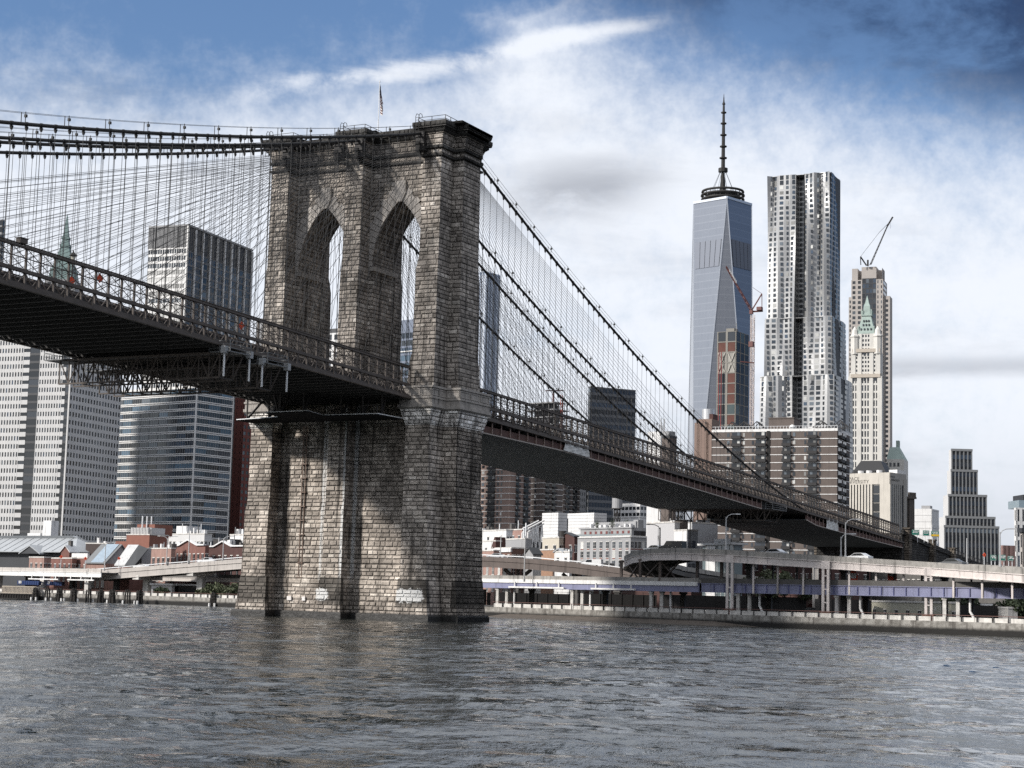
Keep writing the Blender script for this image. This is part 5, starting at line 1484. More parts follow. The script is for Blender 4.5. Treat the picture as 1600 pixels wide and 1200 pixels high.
B4 = [(-hw, -hw), (-hw, hw), (hw, hw), (hw, -hw)]; T4 = [(-hw, 0), (0, hw), (hw, 0), (0, -hw)]
fac_ = []
for k in range(4):
    b0, b1 = B4[k], B4[(k+1) % 4]; t0, t1 = T4[k], T4[(k+1) % 4]
    # upright triangle: base edge, apex above its middle; hanging triangle: top edge, foot at the corner
    for tri in ([(*b1, zb), (*b0, zb), (*t0, Hk)], [(*b1, zb), (*t0, Hk), (*t1, Hk)]):
        m = MB(); m.face(tri); m.build('glass_facet', wt_, r)
m = MB(); m.box(-hw, hw, -hw, hw, 0, zb); m.build('plinth', C_GREY, r)
m = MB(); m.face([(*q, Hk) for q in T4]); m.build('roof', C_GREY, r)
m = MB()
for k in range(4): m.beam((*T4[k], Hk+.4), (*T4[(k+1) % 4], Hk+.4), 1.6, 2.6)
for k in range(4):
    for q in (B4[k], B4[(k+1) % 4]): m.beam((*q, zb), (*T4[k], Hk), .9)
m.build('edge_trim', mat('bright_trim', (.6, .63, .68), .3, .5, .03), r)
# dark louvre fields on the two hanging facets towards the river
for tri in ([(-hw, hw), (-hw, 0), (0, hw)], [(-hw, -hw), (0, -hw), (-hw, 0)]):
    m = MB(); (cx, cy), (ax, ay), (bx, by) = tri
    z1, z0 = kzv(382), kzv(424)
    def pt(z, s_):      # point of the facet at height z, s from one side to the other
        tt = (z-zb)/(Hk-zb); a = Vector((cx+(ax-cx)*tt, cy+(ay-cy)*tt)); bb = Vector((cx+(bx-cx)*tt, cy+(by-cy)*tt)); q = a.lerp(bb, s_)
        n = Vector((cx, cy)).normalized()*.5
        return (q.x+n.x, q.y+n.y, z)
    for k in range(5):
        s0, s1 = .05+k*.18, .05+k*.18+.165
        m.face([pt(z0, s0), pt(z0, s1), pt(z1, s1), pt(z1, s0)])
    m.build('louvre_field', mat('louvre_dark', (.13, .145, .18), .5, .2, .1), r)
m = MB()
for zz, rr_ in ((Hk+4.5, 22.), (Hk+9., 22.3), (Hk+13., 21.6)):
    pts = [(rr_*math.cos(k*math.pi/24), rr_*math.sin(k*math.pi/24), zz) for k in range(49)]
    m.tube(pts, 1.35, 6, False)
for k in range(24):
    a = k*math.pi/12; m.beam((22*math.cos(a), 22*math.sin(a), Hk), (22*math.cos(a), 22*math.sin(a), Hk+13), .7)
m.tube([(0, 0, Hk), (0, 0, Hk+11)], 16., 24)
m.build('roof_ring', CABLE, r)
Zt = kzv(146.5)
m = MB()
m.tube([(0, 0, Hk), (0, 0, Hk+22), (0, 0, kzv(262)), (0, 0, kzv(205)), (0, 0, kzv(164)), (0, 0, Zt)], [3.0, 2.6, 2.1, 1.7, 1.1, .15], 8)
for v in (176, 193, 211, 229, 247): m.tube([(0, 0, kzv(v)-.6), (0, 0, kzv(v)+.6)], 2.9+(v-176)*.016, 10)
m.tube([(0, 0, kzv(269)), (0, 0, kzv(263))], 5.0, 10); m.tube([(0, 0, kzv(163)), (0, 0, kzv(158))], [1.9, .5], 8)
m.build('mast', CABLE, r)
m = MB()
for k in range(8):
    a = k*math.pi/4+.2; m.tube([(14*math.cos(a), 14*math.sin(a), Hk+10), (3*math.cos(a), 3*math.sin(a), kzv(268))], .32, 4, False)
m.build('mast_stay', mat('pale_stay', (.25, .27, .30), .6), r)

# -- L rippled steel tower
b = Bld('apartment_tower', 'tall stainless steel apartment tower with rippling facade and stepped shoulders', 1297, 1199, 1312, 380, 268, 1072, 15)
rt_ = b.root
def ripple(face, s, z):
    if face == 'R': return .5*math.sin(s*.25+z*.05)
    return 1.9*math.sin(s*.62 + 1.7*math.sin(z*.021) + z*.008)*(.55+.45*math.sin(z*.03+s*.15)) + .7*math.sin(s*1.3-z*.045)
tiers = [(b.zv(494), b.H, 0., 1199, 1243, 1256, 1297, 1312, .0), (b.zv(586), b.zv(494), 1.5, 1196, 1243, 1254, 1300.5, 1318, 1.5), (0, b.zv(586), 3.2, 1189.5, 1240, 1255, 1305.5, 1323, 3.2)]
mw_ = b.P('core', C_DARK)
panel = MB()
def fpt(face, s, z, o):
    return (s, -o, z) if face == 'R' else (-o, s, z)
for z0, z1, out, ua, ub, uc, ud, ue, o_ in tiers:
    vm = {0.: 380, 1.5: 540, 3.2: 630}[out]
    sa, sb, sc_, sd = b.su('L', ua, vm), b.su('L', ub, vm), b.su('L', uc, vm), b.su('L', ud, vm)
    re = b.su('R', ue, vm)
    deep = 7.5
    mw_.box(deep, 24, sd, sa, z0, z1-.4); mw_.box(-out+1.6, 24, sd+1.2, sc_-.8, z0, z1-.5); mw_.box(-out+1.6, 24, sb+.8, sa-.6, z0, z1-.5)
    nf = max(2, round((z1-z0)/3.15)); fh = (z1-z0)/nf
    b.P('valley_wall', STEELF).box(deep-.1, deep+.3, sc_, sb, z0, z1-.4)
    runs = [('L', sd, sc_, out, 5), ('L', sb, sa, out, 5)]
    for face, q0, q1, oo, nc in runs:
        cw = (q1-q0)/nc
        for j in range(nf):
            za, zb_ = z0+j*fh, z0+(j+1)*fh
            top = (j >= nf-2 and out == 0) or (j >= nf-3 and out > 3)
            for i in range(nc):
                s0_, s1_ = q0+i*cw, q0+(i+1)*cw
                o00, o10 = oo+ripple(face, s0_, za), oo+ripple(face, s1_, za); o01, o11 = oo+ripple(face, s0_, zb_), oo+ripple(face, s1_, zb_)
                panel.face([fpt(face, s0_, za, o00), fpt(face, s0_, zb_, o01), fpt(face, s1_, zb_, o11), fpt(face, s1_, za, o10)])
                om = (o00+o10+o01+o11)/4
                wide = .66 if (i % 3 != 1) else .48
                b.win(face, (s0_+s1_)/2, za+fh*.52, cw*wide, fh*(.62 if not top else .86), om+.02, random.choices((G_DK, G_MD, G_NV, G_LT), (4, 4, 2, 1.6))[0])
    # returns: the valley walls and the right hand side
    for y_, x0_ in ((sc_, -out), (sb, -out)):
        panel.face([(x0_, y_, z0), (deep, y_, z0), (deep, y_, z1), (x0_, y_, z1)])
    for j in range(nf):
        za = z0+j*fh
        for k in range(2):
            panel_x = -out+1.2+k*3.4
            mz = b.P('valley_window', G_DK); mz.box(panel_x, panel_x+2.2, sb-.12, sb+.05, za+.7, za+fh-.5)
        mz.box(deep-.2, deep-.05, sb-3.2, sb-.4, za+.7, za+fh-.4); mz.box(deep-.2, deep-.05, sc_+.5, sc_+1.6, za+.7, za+fh-.4)
    nr = 4
    for j in range(nf):
        za, zb_ = z0+j*fh, z0+(j+1)*fh
        for i in range(nr):
            s0_, s1_ = -out+i*(re+out)/nr, -out+(i+1)*(re+out)/nr
            off = -sd
            panel.face([fpt('R', s0_, za, off+ripple('R', s0_, za)), fpt('R', s1_, za, off+ripple('R', s1_, za)), fpt('R', s1_, zb_, off+ripple('R', s1_, zb_)), fpt('R', s0_, zb_, off+ripple('R', s0_, zb_))])
            b.win('R', (s0_+s1_)/2, za+fh*.5, (s1_-s0_)*.62, fh*.62, off+ripple('R', (s0_+s1_)/2, za+fh/2)+.12, random.choices((G_DK, G_MD), (3, 1))[0])
    b.P('terrace', STEELF).box(-out+.2, 24, sd, sa, z1-.5, z1-.3)
panel.build('rippled_skin', STEELF, rt_)
b.done()

# -- M ivory gothic tower and N tan tower behind it
b = Bld('apartment_tower', 'tan stone tower with notched crown and crane rising behind the ivory gothic tower', 1380, 1330, 1386, 500, 436, 1450, 8)
b.core(TAN, inset=.3); n = int(b.H/4.2)
zl = b.zv(462)
sM0, sM1 = b.su('L', 1369), b.su('L', 1347)
TW = (G_DK, G_DK, G_MD)
b.grid('L', 0, sM0, 0, b.H, 2, n, 2.0, 1.7, TAN, wins=TW); b.grid('L', sM1, b.Ll, 0, b.H, 2, n, 2.0, 1.7, TAN, wins=TW)
b.grid('L', sM0, sM1, 0, b.zv(434), 4, n, .5, .9, C_DARK, part='dark_bay', wins=(G_DK, G_NV, G_MD), o=-.1)
b.grid('R', 0, b.Lr, 0, b.H, 1, n, 1.6, 1.7, TAN, wins=TW)
m = b.P('shoulder', TAN)
for s0_, s1_ in ((b.su('L', 1390), 0), (b.Ll, b.su('L', 1325.5))):
    m.box(2, 16, s0_, s1_, 0, zl)
    for j in range(4, n): 
        z = j*zl/n
        b.win('L', (s0_+s1_)/2, z, abs(s1_-s0_)*.42, 2.2, -1.95, G_DK)
m = b.P('crown', TAN); zt = b.zv(416); zq = b.H
for s0_, s1_, z_ in ((1, b.su('L', 1378), b.zv(418)), (b.su('L', 1369), b.su('L', 1346), zt), (b.su('L', 1340), b.Ll-.5, b.zv(418))): m.box(.5, 16, s0_, s1_, zq, z_)
m.box(8, 16, 1, b.Ll-1, zq, b.zv(419)); b.done()
r2 = empty('rooftop_crane', 'black luffing crane leaning right on top of the tan tower', 'crane', tuple(b.root.matrix_basis @ Vector((8, b.su('L', 1356), b.zv(417)))), 0)
q0 = Vector(r2.location)
def cp_(u, v, d=1458): return on(u, v, d=d) - q0
m = MB()
for k in (-.9, .9): m.beam(cp_(1360, 414)+Vector((k, k, 0)), cp_(1388, 350)+Vector((k*.4, k*.4, 0)), .45)
for k in range(12):
    a = cp_(1360+28*k/12, 414-64*k/12); c_ = cp_(1360+28*(k+1)/12, 414-64*(k+1)/12); m.beam(a+Vector((.8, .8, 0)), c_-Vector((.8, .8, 0)), .3)
m.beam(cp_(1386, 354), cp_(1395, 339), 1.2); m.build('jib', CABLE, r2)
m = MB(); m.beam(cp_(1354, 415), cp_(1344.5, 401), .9); m.beam(cp_(1345, 414), cp_(1344.5, 401), .6); m.beam(cp_(1356, 416), cp_(1356, 406), 1.2); m.build('back_frame', CABLE, r2)
m = MB(); m.beam(cp_(1344.5, 401), cp_(1374, 363), .22); m.beam(cp_(1374, 363), cp_(1389, 348), .3); m.beam(cp_(1391, 344), cp_(1391.5, 357), .12); m.build('stay_rope', CABLE, r2)
b = Bld('gothic_tower', 'ivory gothic skyscraper with a green copper crown and corner turrets', 1377, 1325, 1381, 650, 588, 1340, 8)
IW = (G_DK,)
b.core(IVORY, inset=.3); z1 = b.H
def bays(z0, z1, ua, ub, groups, rows, o=0., base=0.):
    sa, sb = b.su('L', ub), b.su('L', ua)
    m = b.P('wall', IVORY)
    edges = [sa]
    for g0, g1, k in groups:
        a, c_ = b.su('L', g1), b.su('L', g0)
        b.grid('L', a, c_, z0, z1, k, rows, .9, 1.5, IVORY, wins=IW, o=o, part='wall')
        edges += [a, c_]
    edges = sorted(edges+[sb])
    for k in range(0, len(edges)-1, 2): b.fbox(m, 'L', edges[k], edges[k+1], z0, z1, o-.4, o+.45)
bays(0, b.zv(588), 1325, 1378, [(1331.5, 1339, 2), (1345.5, 1358.5, 3), (1364, 1371.5, 2)], 30)
zA, zB, zC = b.zv(588), b.zv(548), b.zv(520)
mm = b.P('upper_shaft', IVORY); mm.box(2, 18, b.su('L', 1374.5), b.su('L', 1329), zA, zB)
bays(zA, zB, 1329, 1375, [(1336, 1340, 1), (1345.5, 1358.5, 3), (1364, 1368, 1)], 6, o=-1.6)
mm.box(3, 17, b.su('L', 1366), b.su('L', 1339), zB, zC)
bays(zB, zC, 1339, 1366, [(1345.5, 1358.5, 3)], 4, o=-2.6)
m = b.P('cornice', mat('darker_terracotta', (.45, .40, .34), .8, 0, .2))  # cornice terracotta darker than the ivory walls
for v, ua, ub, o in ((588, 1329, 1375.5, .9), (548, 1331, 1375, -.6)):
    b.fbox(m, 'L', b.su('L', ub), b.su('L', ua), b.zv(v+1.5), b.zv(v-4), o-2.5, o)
    k = b.su('L', ub)
    while k < b.su('L', ua): b.fbox(b.P('arcade', G_DK), 'L', k+.4, k+1.9, b.zv(v+7), b.zv(v+1.5), o-2, o-.85); k += 2.7
for u in (1334.5, 1370.5):
    m = MB()
    s_ = b.su('L', u); cx = 3.4
    m.loft([[(cx+q*math.cos(k*math.pi/4), s_+q*math.sin(k*math.pi/4), z) for k in range(8)] for z, q in ((zB-2, 3.3), (b.zv(526), 3.3), (b.zv(525), 3.8), (b.zv(523), 3.8), (b.zv(521), 2.7), (b.zv(514), 2.2), (b.zv(508), .3))]); m.build('turret', IVORY, b.root)
m = b.P('pinnacle', IVORY); m.box(4, 7, b.su('L', 1378), b.su('L', 1375), zA, b.zv(582)); m.box(4, 7, b.su('L', 1329), b.su('L', 1326), zA, b.zv(581))
m = b.P('crown', COPPER); sc0, sc1 = b.su('L', 1365.5), b.su('L', 1338.5); mid = (sc0+sc1)/2; hwid = (sc1-sc0)/2; cx = 2.5+hwid
def sq(w_, z): return [(cx-w_, mid-w_, z), (cx+w_, mid-w_, z), (cx+w_, mid+w_, z), (cx-w_, mid+w_, z)]
m.loft([sq(hwid, zC), sq(hwid*.98, zC+1.2), sq(hwid*.50, b.zv(491))])
m.loft([sq(hwid*.62, b.zv(491)), sq(hwid*.62, b.zv(489))]); m.loft([sq(hwid*.42, b.zv(489)), sq(hwid*.36, b.zv(475)), sq(hwid*.22, b.zv(470)), sq(.1, b.zv(458))])
for sx in (-1, 1):
    for sy in (-1, 1): m.beam((cx+sx*hwid*.55, mid+sy*hwid*.55, b.zv(491)), (cx+sx*hwid*.55, mid+sy*hwid*.55, b.zv(481)), .9); m.beam((cx+sx*hwid*.9, mid+sy*hwid*.9, zC), (cx+sx*hwid*.9, mid+sy*hwid*.9, zC+6), 1.)
md = b.P('dormer', G_DK)
for row, (f_, n_) in enumerate(((.12, 4), (.38, 3), (.62, 3))):
    z = zC+1.2+(b.zv(491)-zC-1.2)*f_; wv = hwid*(.98-.48*f_)
    for k in range(n_): q = mid+(k-(n_-1)/2)*wv*.42; md.box(cx-wv-.5, cx-wv+.6, q-.45, q+.45, z, z+1.6)
# lower wing with its own green roof
m = b.P('wing', IVORY); w0, w1 = b.su('L', 1403), b.su('L', 1379.5)
m.box(20, 44, w0-2, w1, 0, b.zv(714)); 
for k in range(4):
    for j in range(5): b.fbox(b.P('wing_window', G_DK), 'L', w0+1.5+k*3., w0+3.1+k*3., b.zv(730)-20+j*5.5, b.zv(730)-17+j*5.5, -20.2, -19.9)
m = b.P('wing_roof', COPPER); m.loft([[(20, w0-2, b.zv(714)), (44, w0-2, b.zv(714)), (44, w1, b.zv(714)), (20, w1, b.zv(714))], [(26, w0+3, b.zv(694)), (38, w0+3, b.zv(694)), (38, w1-1.5, b.zv(694)), (26, w1-1.5, b.zv(694))]])
m.box(29, 35, w0+3, w1-6, b.zv(714), b.zv(683)); b.done()

# -- O hotel under construction with red tower crane
b = Bld('construction_tower', 'narrow concrete tower under construction with red infill panels', 1150, 1120, 1169.5, 590, 517, 1190, 24)
CF = mat('bare_frame_concrete', (.23, .22, .20), .9, 0, .15)
b.core(C_DARK, inset=.5); n = 22
RP = mat('red_infill', (.115, .05, .04), .9, 0, .25); TG = glass('teal_glass', (.055, .075, .078)); GP = mat('grey_infill', (.30, .29, .265), .9)
zt1 = b.H
st = zt1/26
b.grid('L', 0, b.Ll, 0, zt1, 2, 26, 1.5, .7, CF, wins=None)
for j in range(26):
    k = 25-j
    for i in range(2):
        s_ = b.Ll*(.27 if i == 0 else .75); w_ = b.Ll/2-1.6
        if k == 0: mm_ = G_DK
        elif k == 1: mm_ = RP
        elif k in (2, 3): mm_ = GP
        elif i == 0: mm_ = RP if k in (4, 5, 6, 8) else TG
        else: mm_ = (G_DK, RP)[random.random() < .12]
        b.win('L', s_, (j+.5)*st, w_, st-.8, -.3, mm_)
m = b.P('zigzag', mat('pale_frame', (.42, .40, .36), .9))
for k in (2, 3):
    z0 = zt1-(k+1)*st
    for i in range(2):
        s0_ = i*b.Ll/2
        for a, c_ in ((.15, .5), (.5, .85)):
            zz = (z0+.6, z0+st-.4) if (a < .4) == (k == 3) else (z0+st-.4, z0+.6)
            m.beam((-.15, s0_+b.Ll/2*a, zz[0]), (-.15, s0_+b.Ll/2*c_, zz[1]), .5)
b.grid('R', 0, b.Lr, 0, zt1, 3, 26, .9, .6, CF, wins=(G_DK, G_DK, TG, RP), weights=(5, 3, 2, .6))
m = b.P('hoist_mast', mat('hoist_oxide', (.24, .05, .05), .8)); s_ = b.Ll*.78
for k in (-.9, .9): m.beam((-1.6, s_+k, 0), (-1.6, s_+k, b.zv(549)), .4)
for k in range(46): m.beam((-1.6, s_-.9+(k % 2)*1.8, k*2.2), (-1.6, s_+.9-(k % 2)*1.8, k*2.2+2.2), .25)
m = b.P('roof_plant', CF); m.box(3, 9, 3, 9, zt1, zt1+2.5); m.beam((b.Lr*.2, 2, zt1), (b.Lr*.2, 2, zt1+6), .3)
b.done()
CRED = mat('crane_red', (.125, .045, .04), .6, 0, .15)
p = on(1174.5, 665, d=1186); q0 = Vector((p.x, p.y, ZG))
r2 = empty('tower_crane', 'red tower crane with white lattice mast beside the half built narrow tower', 'crane', tuple(q0))
def cz(v): 
    D = Vector((p.x-CAM.x, p.y-CAM.y, -CAM.z)); k = (600-v)/FPX
    return (k*_F.dot(D)-CU.dot(D))/(CU.z-k*_F.z)-ZG
m = MB(); zt = cz(492); h_ = 1.1
for sx in (-1, 1):
    for sy in (-1, 1): m.beam((sx*h_, sy*h_, 0), (sx*h_, sy*h_, zt), .35)
z = 0; k = 0
while z < zt-2.5:
    for sx in (-1, 1):
        m.beam((sx*h_, -h_ if k % 2 else h_, z), (sx*h_, h_ if k % 2 else -h_, z+2.5), .22); m.beam((-h_ if k % 2 else h_, sx*h_, z), (h_ if k % 2 else -h_, sx*h_, z+2.5), .22)
    m.beam((-h_, -h_, z), (h_, -h_, z), .2); m.beam((-h_, -h_, z), (-h_, h_, z), .2)
    z += 2.5; k += 1
m.build('mast', mat('pale_mast', (.50, .44, .42), .7, 0, .2), r2)
cpp = lambda u, v, d=1186: on(u, v, d=d)-q0
m = MB()
A_, B_ = cpp(1173, 484), cpp(1134.5, 417)
for k in (-.8, .8): m.beam(A_+Vector((k, k, 0)), B_+Vector((k*.5, k*.5, 0)), .4)
m.beam(A_+Vector((0, 0, 1.6)), B_+Vector((0, 0, .8)), .4)
for k in range(16):
    a = A_.lerp(B_, k/16); c_ = A_.lerp(B_, (k+1)/16); s = (.8 if k % 2 else -.8); m.beam(a+Vector((s, s, 0)), c_+Vector((-s, -s, .0)), .3); m.beam(a, a+Vector((0, 0, 1.5)), .3)
m.build('jib', CRED, r2)
m = MB()
a, c_ = A_.lerp(B_, .63), A_.lerp(B_, .93); n_ = Vector((-.5, -.9, 0))*1.4
for k in range(6): q = a.lerp(c_, k/6+.02); q2 = a.lerp(c_, (k+.72)/6); m.hexa([q+n_-Vector((0,0,.9)), q2+n_-Vector((0,0,.9)), q2+n_+Vector((.1,.1,-.9)), q+n_+Vector((.1,.1,-.9)), q+n_+Vector((0,0,1.0)), q2+n_+Vector((0,0,1.0)), q2+n_+Vector((.1,.1,1.0)), q+n_+Vector((.1,.1,1.0))])
m.build('white_lettering', WHITE, r2)
m = MB(); m.beam(cpp(1174, 486), cpp(1190.5, 459), .8); m.beam(cpp(1190.5, 459), cpp(1190.5, 485), .4); m.beam(cpp(1174, 487), cpp(1192, 486), 1.0); q = cpp(1187, 482); m.box(q.x-1.7, q.x+1.7, q.y-1.7, q.y+1.7, q.z-1.3, q.z+1.0)
q = cpp(1174, 487); m.box(q.x-1.1, q.x+1.1, q.y-1.1, q.y+1.1, q.z-1.6, q.z+1.0); q = cpp(1174, 538); m.box(q.x-1.5, q.x+1.5, q.y-1.5, q.y+1.5, q.z-1.8, q.z+1.8)
m.build('machinery_deck', CRED, r2)
m = MB(); m.beam(cpp(1190.5, 459), cpp(1176, 449), .2); m.beam(cpp(1157, 565), cpp(1178, 567), .7); m.build('tie_bar', CRED, r2)

# -- P brown balcony flats
def flats(label, u0, uL, uR, vref, vtop, d, beta, stacksL, stacksR, fh=2.82, brick=None, balc_side=True, group='brown brick balcony flats'):
    b = Bld('apartment_block', label, u0, uL, uR, vref, vtop, d, beta, group)
    brick = brick or B_BRN
    b.core(brick, inset=.0); n = int(b.H/fh)
    BALC = mat('balcony_black', (.022, .021, .022), .7, 0, .2); bal = []
    for j in range(n+1):
        z = b.H-j*fh
        if z < 1: break
        for f, L_ in (('L', b.Ll), ('R', b.Lr)): b.fbox(b.P('white_band', WHITE), f, -.12 if f == 'L' else 0, L_, z-.26, z, -.2, .14)
        for f, stacks in (('L', stacksL), ('R', stacksR)):
            for a, c_, kind in stacks:
                sa, sb = sorted((b.su(f, a), b.su(f, c_)))
                zz = z-fh
                if kind == 'b':
                    b.win(f, (sa+sb)/2, zz+fh*.62, (sb-sa)*.96, fh*.58, .02, G_DK)
                    bal.append((f, sa, sb, zz))
                    b.win(f, sa+(sb-sa)*random.choice((.3, .62)), zz+fh*.62, (sb-sa)*.26, fh*.45, .06, random.choices((G_LT, G_MD), (1.2, 1))[0])
                else:
                    b.win(f, (sa+sb)/2, zz+fh*.52, (sb-sa)*.8, fh*.50, .02, random.choices((G_MD, G_LT, G_DK), (3, 1.6, 3))[0])
    b.parapet(WHITE, None, .7, .3)
    bal.sort(key=lambda q: -q[3])
    ub = unit_mesh(BALC); mr = MB()
    for i, (f, sa, sb, zz) in enumerate(bal):
        if i < 100:
            inst('balcony', ub, b.root, ((sa+sb)/2, -.675, zz+.6) if f == 'R' else (-.675, (sa+sb)/2, zz+.6), (sb-sa, 1.15, 1.09) if f == 'R' else (1.15, sb-sa, 1.09))
        else: b.fbox(mr, f, sa, sb, zz+.06, zz+1.15, .1, 1.25)
    if mr.v: mr.build('balcony', BALC, b.root)['kind'] = 'stuff'
    return b
b = flats('wide brown brick flats with white floor bands and black balconies below the steel tower', 1308, 1112, 1327.5, 730, 672, 620, 12,
          [(1222, 1236, 'b'), (1238, 1243, 'w'), (1256, 1260, 'w'), (1262, 1277, 'b'), (1279, 1283, 'w'), (1135, 1140, 'w'), (1143, 1158, 'b'), (1160, 1164, 'w'), (1174, 1178, 'w'), (1180, 1197, 'b')],
          [(1309.5, 1315, 'b'), (1317, 1322, 'b')])
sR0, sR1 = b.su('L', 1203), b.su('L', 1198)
b.P('recess', mat('black_recess', (.015, .014, .014), .9)).box(-.25, .1, sR0, sR1, 0, b.H)  # black strip on the wall paints the shade of a recess
m = b.P('lift_house', B_BRN); m.box(2, 12, b.su('L', 1238), b.su('L', 1198.5), b.H, b.H+4.6); m.box(1.8, 12.2, b.su('L', 1238.5), b.su('L', 1198), b.H+4.6, b.H+5.0)
m = b.P('roof_canopy', IRON_DK)
for uc, w_ in ((1281, 26), (1311, 24), (1180, 22), (1160, 24), (1141, 20)):
    s0_, s1_ = b.su('L', uc+w_/2), b.su('L', uc-w_/2); sm_ = (s0_+s1_)/2
    for xx in (1.5, 5.5):
        m.beam((xx, s0_, b.H+1.2), (xx, sm_, b.H+3.6), .25); m.beam((xx, sm_, b.H+3.6), (xx, s1_, b.H+1.2), .25); m.beam((xx, s0_, b.H+1.2), (xx, s1_, b.H+1.2), .2)
        for k in range(1, 6): m.beam((xx, s0_+(s1_-s0_)*k/6, b.H+.2), (xx, s0_+(s1_-s0_)*k/6, b.H+1.2+2.4*(1-abs(k/3-1))), .14)
    m.hexa([(1.3, s0_, b.H+1.25), (5.7, s0_, b.H+1.25), (5.7, sm_, b.H+3.65), (1.3, sm_, b.H+3.65), (1.3, s0_, b.H+1.4), (5.7, s0_, b.H+1.4), (5.7, sm_, b.H+3.8), (1.3, sm_, b.H+3.8)])
m = b.P('roof_rail', GALV)
for k in range(40): s_ = b.Ll*k/40; m.beam((.3, s_, b.H+.6), (.3, s_, b.H+1.7), .1)
m.beam((.3, 0, b.H+1.7), (.3, b.Ll, b.H+1.7), .1)
m = b.P('satellite_dome', C_WHITE); s_ = b.su('L', 1235.5); m.loft([[(2+1.2*q*math.cos(k*math.pi/6), s_+1.2*q*math.sin(k*math.pi/6), b.H+.7+1.3*h) for k in range(12)] for q, h in ((.8, 0), (1., .5), (.75, 1.), (.2, 1.3))])
b.done()
# -- flats under the bridge
b = flats('brown flats with a sunlit balcony face under the deck right beside the tower', 797, 738, 830, 760, 668, 830, 40,
          [(752, 757, 'w'), (762, 774, 'b'), (776, 780, 'w'), (782, 785, 'w')], [(806, 811, 'b'), (818, 826, 'b')], 2.82, mat('rosy_brick', (.23, .165, .14), .9, 0, .2))
b.done()
b = flats('darker brown flats under the deck partly behind the sunlit block', 849, 800, 880, 760, 676, 890, 42, [(835, 838, 'w')], [(852, 858, 'b'), (862, 868, 'b')]); b.done()
b = flats('farthest of the dark brown flats under the deck, beside a grey windowed block', 880, 850, 906, 770, 690, 940, 46, [], [(884, 890, 'b'), (895, 902, 'b')]); b.done()
b = Bld('office_tower', 'grey block with regular windows under the deck next to the brown flats', 905, 895, 928, 770, 690, 1000, 45)
b.core(G_NV, inset=.3); n = int(b.H/3.5); b.grid('R', 0, b.Lr, 0, b.H, 7, n, .9, 1.6, C_GREY); b.grid('L', 0, b.Ll, 0, b.H, 3, n, .9, 1.6, C_GREY); b.done()
b = Bld('apartment_block', 'white block with dark square windows seen under the middle of the deck', 946, 924, 1000, 780, 735, 1050, 40)
b.core(G_NV, inset=.3); n = int(b.H/3.3); b.grid('L', 0, b.Ll, 0, b.H, 6, n, 1.6, 1.7, C_WHITE); b.grid('R', 0, b.Lr, 0, b.H, 8, n, 1.6, 1.7, C_WHITE); b.done()
b = Bld('apartment_block', 'long white block with ribbon windows low behind the dark hanging gantry', 1000, 958, 1070, 800, 786, 860, 44)
b.core(C_WHITE, inset=.2); b.bands('R', 0, b.Lr, b.H-7, b.H-1, 2, 1.4, C_WHITE, mull=2.6, mw=.5, o=.1); b.bands('L', 0, b.Ll, b.H-7, b.H-1, 2, 1.4, C_WHITE, mull=2.6, mw=.5, o=.1); b.done()

# -- Q university block
b = Bld('university_block', 'pale stone university block with tall narrow window slits and dark lettering', 1391, 1322, 1416, 770, 738, 700, 30)
PST = mat('pale_limestone', (.50, .47, .42), .85, 0, .12, .3, streak=.25); PSD = mat('grey_limestone', (.34, .325, .30), .85, 0, .12, .3, streak=.25)  # side wall's shade put into a darker copy of the limestone
b.core(PST, inset=.3)
sg_ = b.su('L', 1374.5); sg2 = b.su('L', 1364.5)
zs = b.zv(756); 
m = b.P('wall', PST); b.fbox(m, 'L', 0, sg_, 0, b.H, -.4, 0); b.fbox(m, 'L', sg_, b.Ll, zs, b.H, -.4, 0)
for j in range(12): b.win('L', (sg_+sg2)/2, b.zv(742)-2-j*3.6, abs(sg2-sg_)-.3, 3.3, -.15, (G_NV, G_DK)[j % 2])
k = 0; s_ = sg2; cw = (b.Ll-sg2)/9
for k in range(9):
    b.fbox(m, 'L', sg2+k*cw+cw*.38, sg2+(k+1)*cw, 0, zs, -.4, 0); b.win('L', sg2+k*cw+cw*.19, zs/2, cw*.36, zs, -.2, G_DK)
m = b.P('side_wall', PSD); b.fbox(m, 'R', 0, b.Lr, zs, b.H, -.4, 0)
cw = b.Lr*.72/6
for k in range(6): b.fbox(m, 'R', k*cw+cw*.4, (k+1)*cw, 0, zs, -.4, 0); b.win('R', k*cw+cw*.2, zs/2, cw*.38, zs, -.2, G_MD)
b.fbox(b.P('dark_slot', C_DARK), 'R', b.Lr*.72, b.Lr*.82, 0, b.H, -.5, -.1); b.fbox(m, 'R', b.Lr*.82, b.Lr, 0, b.H-2, -.4, .3)
LET = mat('bronze_lettering', (.03, .027, .024), .5)
text_mesh('lettering', 'PACE', 1.9, LET, b.root, (-.02, b.su('L', 1342.5), b.zv(749)), (math.pi/2, 0, -math.pi/2), 'RIGHT', 1.1)
text_mesh('lettering', 'UNIVERSITY', 1.9, LET, b.root, (-.02, b.su('L', 1357.5), b.zv(754)), (math.pi/2, 0, -math.pi/2), 'RIGHT', 1.1)
text_mesh('lettering', 'PACE', 1.15, LET, b.root, (.7, -.02, b.zv(746)), (math.pi/2, 0, 0), 'LEFT', 1.1)
text_mesh('lettering', 'UNIVERSITY', 1.15, LET, b.root, (.7, -.02, b.zv(751)), (math.pi/2, 0, 0), 'LEFT', 1.1)
m = b.P('roof_plant', C_WHITE)
for u in (1337, 1350, 1366): s_ = b.su('L', u); m.loft([[(4+1.4*math.cos(k*math.pi/6), s_+1.1*math.sin(k*math.pi/6), b.H+h) for k in range(12)] for h in (0, 1.3)])
m.box(7, 14, b.su('L', 1388), b.su('L', 1375), b.H, b.H+1.6)
b.done()
